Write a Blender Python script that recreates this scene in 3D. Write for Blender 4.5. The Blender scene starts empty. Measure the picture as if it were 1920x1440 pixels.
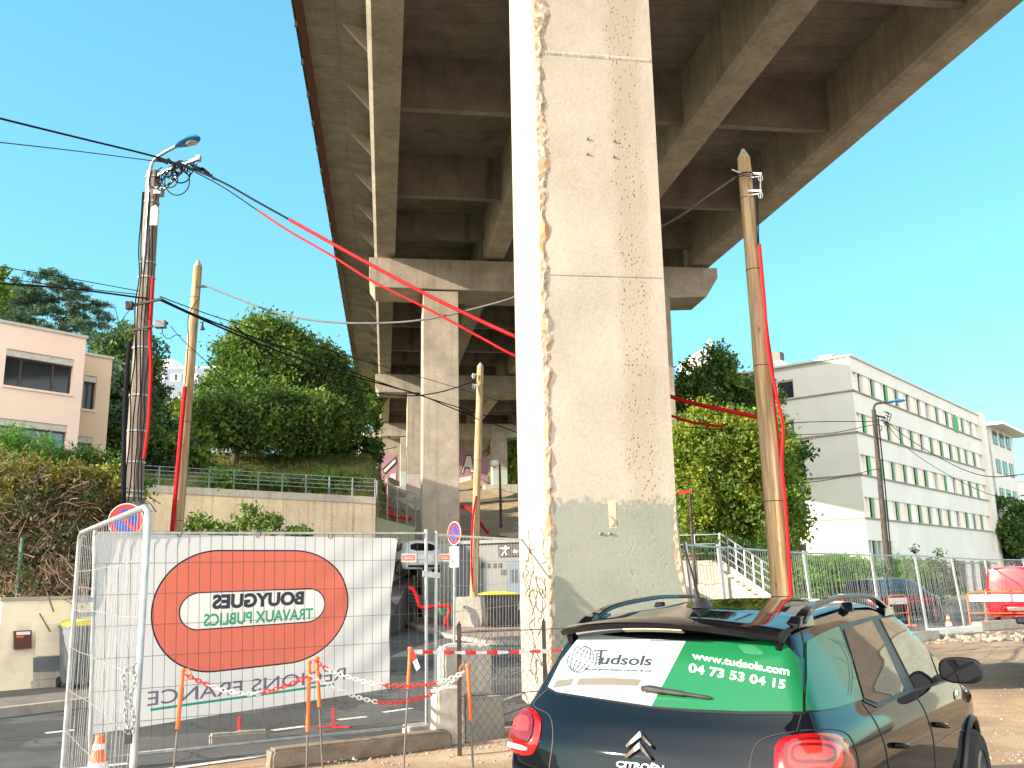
import bpy, bmesh, math, random
import numpy as np
from mathutils import Vector, Matrix
from mathutils.bvhtree import BVHTree
random.seed(7)
rng = np.random.default_rng(7)
sc = bpy.context.scene
col = sc.collection
PI = math.pi
rad = math.radians

# ---------------------------------------------------------------- camera, sky, sun, exposure
FPX = 1700.0
PITCH = math.atan(365/1700); ROLL = rad(-1.0)
EYE = Vector((0, 0, 1.85))
_cp, _sp, _ca, _sa = math.cos(PITCH), math.sin(PITCH), math.cos(ROLL), math.sin(ROLL)
CF = Vector((0, _cp, _sp)); _u0 = Vector((0, -_sp, _cp)); _r0 = Vector((1, 0, 0))
CR = _r0*_ca + _u0*_sa; CU = -_r0*_sa + _u0*_ca
cam_d = bpy.data.cameras.new('camera'); cam = bpy.data.objects.new('camera', cam_d); col.objects.link(cam)
M3 = Matrix((CR, CU, -CF)).transposed()
cam.matrix_world = Matrix.Translation(EYE) @ M3.to_4x4()
cam_d.sensor_width = 36; cam_d.lens = 36*FPX/1920; cam_d.clip_end = 3000; cam_d.clip_start = 0.05
sc.camera = cam

SUN = Vector((-0.88, -0.34, 0.335)).normalized()
w = bpy.data.worlds.new('World'); sc.world = w; w.use_nodes = True
nt = w.node_tree; nt.nodes.clear()
sky = nt.nodes.new('ShaderNodeTexSky'); sky.sky_type = 'NISHITA'; sky.sun_disc = False
sky.sun_elevation = math.asin(SUN.z); sky.sun_rotation = math.atan2(SUN.x, SUN.y)
sky.air_density = 1.0; sky.dust_density = 0.35; sky.ozone_density = 1.6
bg = nt.nodes.new('ShaderNodeBackground'); bg.inputs[1].default_value = 0.15
tint = nt.nodes.new('ShaderNodeMix'); tint.data_type = 'RGBA'; tint.blend_type = 'MULTIPLY'
tint.inputs[0].default_value = 1.0; tint.inputs[7].default_value = (0.72, 1.12, 1.0, 1)
out = nt.nodes.new('ShaderNodeOutputWorld')
nt.links.new(sky.outputs[0], tint.inputs[6]); flat = nt.nodes.new('ShaderNodeMix'); flat.data_type = 'RGBA'; flat.inputs[0].default_value = 0.62; flat.inputs[7].default_value = (0.64, 1.90, 2.42, 1)
gc = nt.nodes.new('ShaderNodeTexCoord'); gs = nt.nodes.new('ShaderNodeSeparateXYZ'); nt.links.new(gc.outputs['Generated'], gs.inputs[0])
hr = nt.nodes.new('ShaderNodeValToRGB'); he = hr.color_ramp.elements; he[0].position = 0.0; he[0].color = (0.29, 0.76, 0.87, 1); he[1].position = 0.62; he[1].color = (0.135, 0.52, 0.78, 1)
nt.links.new(gs.outputs[2], hr.inputs[0])
sm = nt.nodes.new('ShaderNodeMix'); sm.data_type = 'RGBA'; sm.blend_type = 'MULTIPLY'; sm.inputs[0].default_value = 1; sm.inputs[7].default_value = (3.0, 3.0, 3.0, 1)
nt.links.new(hr.outputs[0], sm.inputs[6]); nt.links.new(sm.outputs[2], flat.inputs[7])
# added fill glow in the sky behind the camera, to brighten the shaded sides
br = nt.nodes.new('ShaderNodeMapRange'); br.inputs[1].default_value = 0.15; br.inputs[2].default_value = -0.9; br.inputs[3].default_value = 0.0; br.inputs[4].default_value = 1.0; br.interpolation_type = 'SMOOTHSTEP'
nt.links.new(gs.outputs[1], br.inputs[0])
fill_glow = nt.nodes.new('ShaderNodeMix'); fill_glow.data_type = 'RGBA'; fill_glow.inputs[7].default_value = (9.0, 8.6, 8.0, 1)
nt.links.new(br.outputs[0], fill_glow.inputs[0]); nt.links.new(flat.outputs[2], fill_glow.inputs[6])
nt.links.new(tint.outputs[2], flat.inputs[6]); nt.links.new(fill_glow.outputs[2], bg.inputs[0]); nt.links.new(bg.outputs[0], out.inputs[0])
sd = bpy.data.lights.new('sun', 'SUN'); sd.energy = 5.0; sd.angle = rad(0.55); sd.color = (1.0, 0.86, 0.66)
so = bpy.data.objects.new('sun', sd); col.objects.link(so)
so.rotation_euler = (-SUN).to_track_quat('-Z', 'Y').to_euler(); so.location = (-20, -10, 20)
sc.view_settings.view_transform = 'Standard'; sc.view_settings.look = 'None'
sc.view_settings.exposure = 1.42; sc.view_settings.gamma = 1.0; sc.view_settings.use_curve_mapping = False
sc.cycles.max_bounces = 8; sc.cycles.transparent_max_bounces = 12

# ---------------------------------------------------------------- calibrated distances: a sight line cut at a depth or at a height
def ray(px, py): return CF + CR*((px-960)/FPX) + CU*((720-py)/FPX)
def P(px, py, D):
    d = ray(px, py); return EYE + d*(D/d.y)
def G(px, py, z=0.0):
    d = ray(px, py); return EYE + d*((z-EYE.z)/d.z)

# ---------------------------------------------------------------- mesh helpers
WM = {}
class MB:
    def __init__(s): s.v = []; s.f = []; s.m = []
    def add(s, vs, fs, mi=0):
        o = len(s.v); s.v += [tuple(v) for v in vs]; s.f += [tuple(i+o for i in f) for f in fs]; s.m += [mi]*len(fs); return s
    def hexa(s, b, t, mi=0):
        return s.add(list(b)+list(t), [(3,2,1,0),(4,5,6,7),(0,1,5,4),(1,2,6,5),(2,3,7,6),(3,0,4,7)], mi)
    def box(s, c, d, rz=0.0, mi=0, M=None):
        hx, hy, hz = d[0]/2, d[1]/2, d[2]/2; cs, sn = math.cos(rz), math.sin(rz); vs = []
        for z in (-hz, hz):
            for x, y in ((-hx,-hy),(hx,-hy),(hx,hy),(-hx,hy)):
                p = Vector((c[0]+x*cs-y*sn, c[1]+x*sn+y*cs, c[2]+z))
                vs.append(M @ p if M else p)
        return s.hexa(vs[:4], vs[4:], mi)
    def tube(s, pts, r, n=8, mi=0, cap=True, closed=False):
        pts = [Vector(p) for p in pts]; rs = r if isinstance(r, (list, tuple)) else [r]*len(pts)
        N = len(pts); vs = []; up = None
        for i, p in enumerate(pts):
            if closed: t = (pts[(i+1) % N]-pts[i-1])
            else: t = (pts[min(i+1, N-1)]-pts[max(i-1, 0)])
            t = t.normalized() if t.length > 1e-9 else Vector((0,0,1))
            if up is None: up = Vector((0,0,1)) if abs(t.z) < .9 else Vector((1,0,0))
            a = t.cross(up)
            if a.length < 1e-4: a = t.orthogonal()
            a.normalize(); b = a.cross(t).normalized(); up = b
            for k in range(n):
                q = 2*PI*(k+.5)/n; vs.append(p + (a*math.cos(q)+b*math.sin(q))*rs[i])
        fs = []
        for i in range(N if closed else N-1):
            j = (i+1) % N
            for k in range(n): fs.append((i*n+k, i*n+(k+1) % n, j*n+(k+1) % n, j*n+k))
        if cap and not closed: fs += [tuple(range(n-1, -1, -1)), tuple((N-1)*n+k for k in range(n))]
        return s.add(vs, fs, mi)
    def bar(s, p, q, wd, ht=None, mi=0, up=(0,0,1)):
        p, q = Vector(p), Vector(q); ht = ht or wd; t = (q-p).normalized(); up = Vector(up)
        a = t.cross(up)
        if a.length < 1e-3: a = t.orthogonal()
        a.normalize(); b = a.cross(t).normalized()
        f = lambda o: [o-a*wd/2-b*ht/2, o+a*wd/2-b*ht/2, o+a*wd/2+b*ht/2, o-a*wd/2+b*ht/2]
        return s.hexa(f(p), f(q), mi)
    def prism(s, outl, z0, z1, mi=0, M=None):
        n = len(outl); T = (lambda p: M @ Vector(p)) if M else (lambda p: Vector(p))
        vs = [T((x,y,z0)) for x,y in outl]+[T((x,y,z1)) for x,y in outl]
        return s.add(vs, [tuple(range(n-1,-1,-1)), tuple(range(n,2*n))]+[(i,(i+1)%n,n+(i+1)%n,n+i) for i in range(n)], mi)
    def lathe(s, prof, n=16, M=None, mi=0):
        vs = []; T = (lambda p: M @ Vector(p)) if M else (lambda p: Vector(p))
        for r, z in prof:
            for k in range(n): vs.append(T((r*math.cos(2*PI*k/n), r*math.sin(2*PI*k/n), z)))
        fs = [(i*n+k, i*n+(k+1)%n, (i+1)*n+(k+1)%n, (i+1)*n+k) for i in range(len(prof)-1) for k in range(n)]
        fs += [tuple(range(n-1,-1,-1)), tuple((len(prof)-1)*n+k for k in range(n))]
        return s.add(vs, fs, mi)
    def build(s, name, mats, parent=None, smooth=False, loc=None, bevel=0):
        if not isinstance(mats, (list, tuple)): mats = [mats]
        me = bpy.data.meshes.new(name)
        V = np.array(s.v, dtype=float).reshape(-1, 3)
        ob = bpy.data.objects.new(name, me); col.objects.link(ob)
        if parent is not None:
            ob.parent = parent; WM[ob.name] = WM[parent.name]; Mi = WM[parent.name].inverted()
        else:
            if loc is None:
                mn, mx = V.min(0), V.max(0); loc = ((mn[0]+mx[0])/2, (mn[1]+mx[1])/2, mn[2])
            ob.location = loc; WM[ob.name] = Matrix.Translation(Vector(loc)); Mi = WM[ob.name].inverted()
        A = np.array(Mi); V = V @ A[:3,:3].T + A[:3,3]
        me.from_pydata([tuple(v) for v in V], [], s.f)
        for m in mats: me.materials.append(m)
        if len(mats) > 1: me.polygons.foreach_set('material_index', s.m)
        bm = bmesh.new(); bm.from_mesh(me)
        if len(bm.faces) < 60000: bmesh.ops.recalc_face_normals(bm, faces=bm.faces)
        bm.to_mesh(me); bm.free()
        if smooth:
            me.polygons.foreach_set('use_smooth', [True]*len(me.polygons))
            try: me.set_sharp_from_angle(angle=rad(40))
            except Exception: pass
        if bevel:
            b = ob.modifiers.new('bevel', 'BEVEL'); b.width = bevel; b.segments = 2; b.limit_method = 'ANGLE'; b.angle_limit = rad(40)
        me.update(); return ob
def thing(name, label, cat, loc=(0,0,0), rz=0.0, group=None):
    o = bpy.data.objects.new(name, None); col.objects.link(o); o.location = loc; o.rotation_euler = (0,0,rz)
    o.empty_display_size = .2
    WM[o.name] = Matrix.Translation(Vector(loc)) @ Matrix.Rotation(rz, 4, 'Z')
    o['label'] = label; o['category'] = cat
    if group: o['group'] = group
    return o
def tag(o, label, cat, group=None):
    o['label'] = label; o['category'] = cat
    if group: o['group'] = group
    return o
def struct(o, kind='structure'): o['kind'] = kind; return o
def dup(root, loc, rz=0.0, label=None):
    def cp(o, par):
        c = o.copy(); col.objects.link(c)
        if par is not None: c.parent = par
        for ch in o.children: cp(ch, c)
        return c
    r = cp(root, None); r.location = loc; r.rotation_euler = (0,0,rz)
    if label: r['label'] = label
    WM[r.name] = Matrix.Translation(Vector(loc)) @ Matrix.Rotation(rz, 4, 'Z')
    return r
def smooth_path(pts, k=6):
    pts = [Vector(p) for p in pts]; o = []
    for i in range(len(pts)-1):
        a, b, c, d = pts[max(i-1,0)], pts[i], pts[i+1], pts[min(i+2,len(pts)-1)]
        for j in range(k):
            t = j/k
            o.append(.5*((2*b)+(c-a)*t+(2*a-5*b+4*c-d)*t*t+(3*b-a-3*c+d)*t**3))
    o.append(pts[-1]); return o

# ---------------------------------------------------------------- materials
def N(nt, typ, **kw):
    n = nt.nodes.new(typ)
    for k, v in kw.items(): setattr(n, k, v)
    return n
def ramp(nt, fac, stops):
    r = nt.nodes.new('ShaderNodeValToRGB'); e = r.color_ramp.elements
    while len(e) < len(stops): e.new(.5)
    for i, (p, c) in enumerate(stops):
        e[i].position = p; e[i].color = (c, c, c, 1) if isinstance(c, (int, float)) else (*c[:3], 1)
    nt.links.new(fac, r.inputs[0]); return r.outputs[0]
def mixc(nt, fac, a, b, bt='MIX'):
    m = nt.nodes.new('ShaderNodeMix'); m.data_type = 'RGBA'; m.blend_type = bt
    for i, v in ((0, fac), (6, a), (7, b)):
        if isinstance(v, (int, float)): m.inputs[i].default_value = v if i == 0 else (v, v, v, 1)
        elif isinstance(v, (tuple, list)): m.inputs[i].default_value = (*v[:3], 1)
        else: nt.links.new(v, m.inputs[i])
    return m.outputs[2]
def mth(nt, op, a, b=0.0, c=None):
    m = nt.nodes.new('ShaderNodeMath'); m.operation = op
    for i, v in enumerate((a, b) if c is None else (a, b, c)):
        if isinstance(v, (int, float)): m.inputs[i].default_value = v
        else: nt.links.new(v, m.inputs[i])
    return m.outputs[0]
def newmat(name):
    m = bpy.data.materials.new(name); m.use_nodes = True; nt = m.node_tree
    return m, nt, nt.nodes['Principled BSDF'], nt.nodes['Material Output']
def coords(nt, space='Object', scale=(1,1,1)):
    tc = nt.nodes.new('ShaderNodeTexCoord'); mp = nt.nodes.new('ShaderNodeMapping'); mp.inputs[3].default_value = scale
    nt.links.new(tc.outputs[space], mp.inputs[0]); return mp.outputs[0]
def noise(nt, vec, scale, detail=5, rough=.55):
    n = nt.nodes.new('ShaderNodeTexNoise'); n.inputs['Scale'].default_value = scale; n.inputs['Detail'].default_value = detail
    n.inputs['Roughness'].default_value = rough; nt.links.new(vec, n.inputs['Vector']); return n.outputs[0]
def bump(nt, b, h, strength=.3, dist=.01, prev=None):
    n = nt.nodes.new('ShaderNodeBump'); n.inputs['Strength'].default_value = strength; n.inputs['Distance'].default_value = dist
    nt.links.new(h, n.inputs['Height'])
    if prev: nt.links.new(prev, n.inputs['Normal'])
    nt.links.new(n.outputs[0], b.inputs['Normal']); return n.outputs[0]
def pm(name, c1, c2=None, scale=3.0, rough=.7, bmp=.0, bscale=None, metal=0.0, coat=0.0, stretch=(1,1,1), lo=.35, hi=.65, spec=None, c3=None, s3=.5):
    m, nt, b, o = newmat(name); c2 = c2 or tuple(x*.82 for x in c1)
    v = coords(nt, scale=stretch); n = noise(nt, v, scale, 6)
    c = ramp(nt, n, [(lo, c1), (hi, c2)])
    if c3:
        n3 = noise(nt, v, s3, 3); c = mixc(nt, ramp(nt, n3, [(.48, 0), (.62, 1)]), c, c3)
    nt.links.new(c, b.inputs['Base Color'])
    b.inputs['Roughness'].default_value = rough; b.inputs['Metallic'].default_value = metal
    b.inputs['Coat Weight'].default_value = coat; b.inputs['Coat Roughness'].default_value = .03
    if spec is not None: b.inputs['Specular IOR Level'].default_value = spec
    if bmp:
        n2 = noise(nt, v, bscale or scale*6, 6, .65); bump(nt, b, n2, bmp, .02)
    return m
def concrete(name, base, dark, streak=.5, pit=.5, board=0.0, grime=1.0):
    m, nt, b, o = newmat(name); v = coords(nt)
    n1 = noise(nt, v, .9, 8, .6); c = ramp(nt, n1, [(.3, dark), (.7, base)])
    vs = coords(nt, scale=(3.2, 3.2, .12)); n2 = noise(nt, vs, 1.6, 6)
    c = mixc(nt, mth(nt, 'MULTIPLY', ramp(nt, n2, [(.52, 0), (.75, 1)]), streak), c, tuple(x*.55 for x in dark))
    n3 = noise(nt, v, 14, 8, .7); c = mixc(nt, .35*grime, c, ramp(nt, n3, [(.3, .25), (.7, .8)]), 'OVERLAY')
    vor = N(nt, 'ShaderNodeTexVoronoi'); vor.inputs['Scale'].default_value = 9; nt.links.new(v, vor.inputs['Vector'])
    pm_ = ramp(nt, vor.outputs[0], [(.0, 1), (.16, 0)]); gate = ramp(nt, noise(nt, v, 2.2, 3), [(.55, 0), (.62, 1)])
    pits = mth(nt, 'MULTIPLY', mth(nt, 'MULTIPLY', pm_, gate), pit)
    c = mixc(nt, pits, c, tuple(x*.3 for x in dark))
    h = mth(nt, 'SUBTRACT', mth(nt, 'MULTIPLY', n3, .4), mth(nt, 'MULTIPLY', pits, 1.5))
    if board:
        wv = N(nt, 'ShaderNodeTexWave'); wv.wave_type = 'BANDS'; wv.bands_direction = 'Y'; wv.inputs['Scale'].default_value = .35
        wv.inputs['Distortion'].default_value = .15
        nt.links.new(v, wv.inputs['Vector']); ln = ramp(nt, wv.outputs[1], [(.0, 1), (.012, 0)])
        c = mixc(nt, mth(nt, 'MULTIPLY', ln, board), c, tuple(x*.4 for x in dark))
    nt.links.new(c, b.inputs['Base Color']); b.inputs['Roughness'].default_value = .88
    b.inputs['Specular IOR Level'].default_value = .25
    bump(nt, b, h, .5, .02)
    return m
def leafmat(name, c1, c2, trans=.35, sc_=.7):
    m, nt, b, o = newmat(name); v = coords(nt)
    n = noise(nt, v, sc_, 3); n2 = noise(nt, v, 9, 2)
    c = ramp(nt, mth(nt, 'ADD', mth(nt, 'MULTIPLY', n, .6), mth(nt, 'MULTIPLY', n2, .4)), [(.36, c1), (.64, c2)])
    nt.links.new(c, b.inputs['Base Color']); b.inputs['Roughness'].default_value = .55; b.inputs['Specular IOR Level'].default_value = .3
    t = nt.nodes.new('ShaderNodeBsdfTranslucent'); nt.links.new(mixc(nt, 1.0, c, (1.0, 1.0, .45), 'MULTIPLY'), t.inputs[0])
    mx = nt.nodes.new('ShaderNodeMixShader'); mx.inputs[0].default_value = trans
    nt.links.new(b.outputs[0], mx.inputs[1]); nt.links.new(t.outputs[0], mx.inputs[2]); nt.links.new(mx.outputs[0], o.inputs[0])
    return m

M = {}
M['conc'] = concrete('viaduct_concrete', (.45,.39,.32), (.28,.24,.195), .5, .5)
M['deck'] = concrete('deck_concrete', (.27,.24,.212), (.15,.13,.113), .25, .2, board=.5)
M['conc_plain'] = concrete('plain_concrete', (.50,.47,.42), (.36,.34,.30), .4, .6)
M['conc_pale'] = concrete('pale_concrete', (.46,.42,.36), (.33,.30,.25), .45, .6)
M['paint_grey'] = concrete('grey_green_paint', (.43,.47,.42), (.37,.41,.37), .15, .35)
M['paint_pink'] = concrete('pink_grey_paint', (.52,.45,.42), (.45,.38,.36), .15, .2)
M['rough_conc'] = pm('spalled_concrete', (.52,.47,.39), (.27,.22,.165), 14, .95, 1.0, 30, c3=(.42,.27,.16), s3=4, lo=.42, hi=.58)
M['asphalt'] = pm('asphalt', (.060,.062,.066), (.045,.046,.05), 2.5, .85, .5, 120, c3=(.078,.078,.08), s3=.35)
M['pave'] = pm('pavement', (.17,.15,.14), (.12,.11,.10), 2, .9, .4, 60)
M['pavepink'] = pm('pink_pavement', (.30,.22,.19), (.24,.18,.16), 1.5, .9, .3, 60)
M['kerb'] = pm('kerb_stone', (.36,.34,.31), (.27,.25,.23), 5, .9, .3)
M['soil'] = pm('bare_soil', (.34,.215,.13), (.24,.15,.09), 1.8, .95, 1.0, 14, c3=(.42,.30,.19), s3=.5)
M['slope'] = pm('embankment_soil', (.30,.22,.13), (.20,.15,.09), 1.0, .95, .8, 9)
M['turf'] = pm('turf', (.13,.17,.05), (.22,.21,.09), .6, .95, .5, 20, lo=.4, hi=.6)
M['line'] = pm('road_paint', (.62,.62,.60), (.42,.42,.41), 12, .8)
M['galv'] = pm('galvanised_steel', (.50,.53,.55), (.34,.37,.39), 8, .42, metal=.7)
M['railgrey'] = pm('grey_rail_paint', (.24,.25,.26), (.18,.19,.2), 8, .6, spec=.2)
M['wire'] = pm('fence_wire', (.34,.36,.38), (.22,.24,.26), 20, .6, metal=.3, spec=.2)
M['wiredark'] = pm('rusty_and_backlit_wire', (.13,.12,.12), (.08,.07,.07), 20, .8, spec=.1)  # rust on the chain-link; on the banner panel, backlit darkness put into the colour
M['cable'] = pm('black_cable', (.012,.012,.018), (.02,.02,.026), 20, .9, spec=.05)
M['cablegrey'] = pm('grey_cable', (.15,.15,.16), (.10,.10,.11), 20, .9, spec=.1)
M['redtube'] = pm('red_conduit', (.48,.008,.012), (.36,.006,.010), 8, .6, spec=.15)
M['wood'] = pm('pole_wood', (.50,.34,.19), (.27,.17,.085), 3.0, .8, .5, 30, stretch=(7,7,.3), lo=.42, hi=.6, c3=(.42,.33,.23), s3=.5)
M['woodgrey'] = pm('weathered_pole_tip', (.40,.36,.30), (.30,.27,.22), 4, .85, stretch=(6,6,.5))
M['concpole'] = pm('concrete_pole', (.27,.23,.20), (.17,.145,.13), 5, .9, .4, 60, stretch=(4,4,.6))
M['lampblue'] = pm('lamp_blue', (.02,.20,.52), (.015,.15,.42), 4, .35, coat=.5)
M['lampglass'] = pm('lamp_glass', (.55,.55,.52), (.42,.42,.40), 10, .2)
M['darksteel'] = pm('dark_steel', (.035,.025,.022), (.06,.04,.035), 8, .6, metal=.3)
M['white'] = pm('white_paint', (.80,.80,.78), (.70,.70,.69), 6, .5)
M['whitewall'] = pm('white_wall', (.78,.77,.72), (.68,.67,.63), 1.2, .85, .15)
M['cream'] = pm('cream_render', (.88,.80,.62), (.78,.71,.56), 1.5, .9, .25, 40, c3=(.50,.46,.36), s3=1.0)
M['pinkwall'] = pm('pink_render', (.86,.67,.59), (.82,.63,.56), .6, .9, .15, 40)
M['peachwall'] = pm('peach_render', (.72,.54,.41), (.66,.49,.37), .6, .9, .15, 40)
M['beigewall'] = concrete('beige_wall', (.72,.58,.42), (.50,.40,.28), .9, .25)
M['olive'] = pm('olive_wall', (.40,.38,.25), (.34,.32,.21), .8, .9, .2)
M['glass'] = pm('window_glass', (.02,.022,.027), (.03,.033,.04), 1, .06, spec=.5)
M['glassblue'] = pm('reflecting_glass', (.05,.16,.30), (.04,.13,.26), 1, .05, spec=.9)
M['darkframe'] = pm('dark_window_frame', (.05,.035,.03), (.07,.05,.045), 6, .5)
M['shutterbox'] = pm('shutter_box', (.55,.53,.50), (.45,.43,.41), 6, .6)
M['lampdark'] = pm('dark_weathered_pole', (.07,.055,.05), (.035,.03,.028), 6, .8, stretch=(3,3,.6), lo=.4, hi=.55)
M['green'] = pm('green_shutter', (.16,.30,.17), (.12,.24,.14), 4, .6, stretch=(1,1,8))
M['green2'] = pm('bright_green_shutter', (.08,.36,.12), (.07,.30,.10), 4, .6, stretch=(1,1,8))
M['aptwall'] = pm('apartment_wall', (.69,.685,.64), (.62,.615,.58), .35, .9, .1, c3=(.64,.63,.585), s3=.2)
M['aptpanel'] = pm('infill_panel', (.78,.70,.58), (.70,.63,.52), 1.2, .85)
M['ledge'] = pm('weathered_ledge', (.30,.29,.26), (.20,.20,.18), 4, .9)
M['bluegrey'] = pm('blue_grey_facade', (.20,.235,.31), (.18,.215,.285), 1, .85)
M['orange'] = pm('orange_plastic', (.85,.16,.035), (.72,.13,.03), 6, .5)
M['red'] = pm('red_plastic', (.75,.03,.025), (.62,.025,.02), 6, .4)
M['redpaint'] = pm('red_vehicle_paint', (.72,.012,.03), (.66,.012,.025), 1, .25, coat=1)
M['whiteplastic'] = pm('white_plastic', (.80,.80,.80), (.72,.72,.72), 6, .4)
M['steelrod'] = pm('steel_rod', (.22,.21,.20), (.15,.13,.12), 10, .5, metal=.6)
M['yellow'] = pm('yellow_plastic', (.72,.58,.05), (.62,.50,.04), 5, .45)
M['binblack'] = pm('black_bin_plastic', (.03,.032,.035), (.045,.047,.05), 4, .5)
M['bingrey'] = pm('grey_bin_plastic', (.16,.18,.20), (.12,.14,.155), 4, .5)
M['kiosk'] = pm('grey_metal_cladding', (.13,.14,.155), (.11,.12,.13), 1, .55, stretch=(6,6,.3))
M['doorblue'] = pm('blue_grey_door', (.07,.11,.16), (.06,.095,.14), 2, .5)
M['black'] = pm('black_matt', (.015,.015,.017), (.025,.025,.027), 6, .6)
M['blue'] = pm('sign_blue', (.02,.06,.42), (.02,.05,.36), 4, .4)
M['signred'] = pm('sign_red', (.66,.02,.02), (.55,.02,.02), 4, .4)
M['bark'] = pm('bark', (.11,.085,.06), (.06,.045,.03), 5, .95, .6, 20, stretch=(3,3,.6))
M['greensteel'] = pm('green_steel', (.06,.16,.10), (.05,.13,.08), 6, .6)
M['brown'] = pm('brown_paint', (.11,.03,.025), (.08,.022,.02), 4, .5)
M['paint'] = pm('black_car_paint', (.003,.004,.007), (.003,.004,.007), 1, .15, coat=1.0, spec=.0)
M['paintgrey'] = pm('grey_car_paint', (.10,.11,.13), (.10,.11,.13), 1, .25, metal=.5, coat=1)
M['paintblue'] = pm('dark_blue_car_paint', (.004,.009,.025), (.004,.009,.025), 1, .2, coat=1)
M['paintwhite'] = pm('white_car_paint', (.62,.64,.68), (.58,.60,.64), 1, .25, coat=1)
M['carglass'] = pm('car_glass', (.012,.014,.016), (.012,.014,.016), 1, .02, spec=.6)
M['wrapwhite'] = pm('white_window_film', (.40,.46,.50), (.37,.43,.47), .8, .3, coat=.3)
M['wrapgreen'] = pm('green_window_film', (.004,.125,.045), (.004,.11,.04), .8, .3, coat=.35)
M['wrapline'] = pm('pale_green_print', (.03,.18,.09), (.025,.16,.08), 2, .3, coat=.3)
M['ink'] = pm('dark_print', (.012,.02,.035), (.015,.022,.04), 2, .4)
M['taupe'] = pm('taupe_print', (.13,.12,.10), (.12,.11,.09), 2, .4)
M['trim'] = pm('black_trim', (.02,.02,.022), (.03,.03,.032), 12, .45)
M['chrome'] = pm('chrome', (.78,.79,.80), (.72,.73,.74), 3, .12, metal=1)
M['lightred'] = pm('tail_light_red', (.36,.003,.006), (.28,.002,.005), 3, .18, coat=.6)
M['lightdark'] = pm('tail_light_dark_red', (.16,.002,.006), (.10,.002,.004), 3, .15, coat=1)
M['lightbright'] = pm('tail_light_bright_red', (.85,.03,.02), (.75,.02,.015), 3, .2, coat=1)
M['lightclear'] = pm('clear_lens', (.65,.60,.60), (.55,.50,.50), 20, .15, coat=1)
M['tyre'] = pm('tyre_rubber', (.02,.02,.02), (.03,.03,.03), 20, .85, .3, 60)
M['rim'] = pm('alloy_rim', (.35,.36,.37), (.28,.29,.30), 5, .3, metal=.8)
M['graf_pink'] = pm('pink_painted_wall', (.42,.22,.30), (.34,.19,.26), 1, .9)
M['stone'] = pm('rubble_stone', (.42,.36,.30), (.27,.23,.19), 4, .95, .6)
M['twig'] = pm('dry_twigs', (.20,.13,.09), (.11,.07,.05), 5, .95)
L = {}
L['dark'] = leafmat('dark_green_leaves', (.03,.075,.018), (.11,.20,.04))
L['mid'] = leafmat('mid_green_leaves', (.06,.13,.022), (.20,.31,.06))
L['yellow'] = leafmat('yellow_green_leaves', (.08,.15,.02), (.34,.40,.05), .42)
L['cedar'] = leafmat('blue_green_needles', (.04,.085,.06), (.11,.19,.13), .2)
L['juniper'] = leafmat('bright_juniper_green', (.05,.15,.02), (.16,.34,.05), .3)
L['hedge'] = leafmat('hedge_leaves', (.025,.045,.015), (.09,.10,.035), .25)
L['autumn'] = leafmat('yellowing_leaves', (.10,.13,.025), (.22,.15,.04), .35)
L['grass'] = leafmat('grass_blades', (.12,.18,.04), (.30,.30,.11), .4)

M['lowwall'] = pm('rough_low_wall', (.26,.21,.16), (.16,.13,.10), 5, .95, 1.0, 25)

def woodmat():
    m, nt, b, o = newmat('pole_wood_grain'); c = ramp(nt, noise(nt, coords(nt, scale=(7,7,.3)), 3, 6), [(.40,(.52,.37,.21)),(.60,(.33,.215,.115))])
    fine = noise(nt, coords(nt, scale=(60,60,1.2)), 1.0, 4, .6); c = mixc(nt, .5, c, ramp(nt, fine, [(.35,.22),(.62,.72)]), 'OVERLAY')
    crack = ramp(nt, noise(nt, coords(nt, scale=(22,22,.35)), 1.0, 3), [(.485,0),(.5,1),(.515,0)]); c = mixc(nt, mth(nt,'MULTIPLY',crack,.55), c, (.12,.07,.035))
    vk = N(nt, 'ShaderNodeTexVoronoi'); vk.inputs['Scale'].default_value = 1.6; nt.links.new(coords(nt, scale=(2.5,2.5,1)), vk.inputs['Vector']); c = mixc(nt, ramp(nt, vk.outputs[0], [(.06,.8),(.11,0)]), c, (.16,.09,.045))
    c = mixc(nt, ramp(nt, noise(nt, coords(nt), .6, 3), [(.45,0),(.7,.5)]), c, (.44,.37,.28))
    nt.links.new(c, b.inputs['Base Color']); b.inputs['Roughness'].default_value = .85; b.inputs['Specular IOR Level'].default_value = .2
    bump(nt, b, mth(nt,'SUBTRACT',fine,crack), .5, .01); return m
M['wood'] = woodmat()
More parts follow.
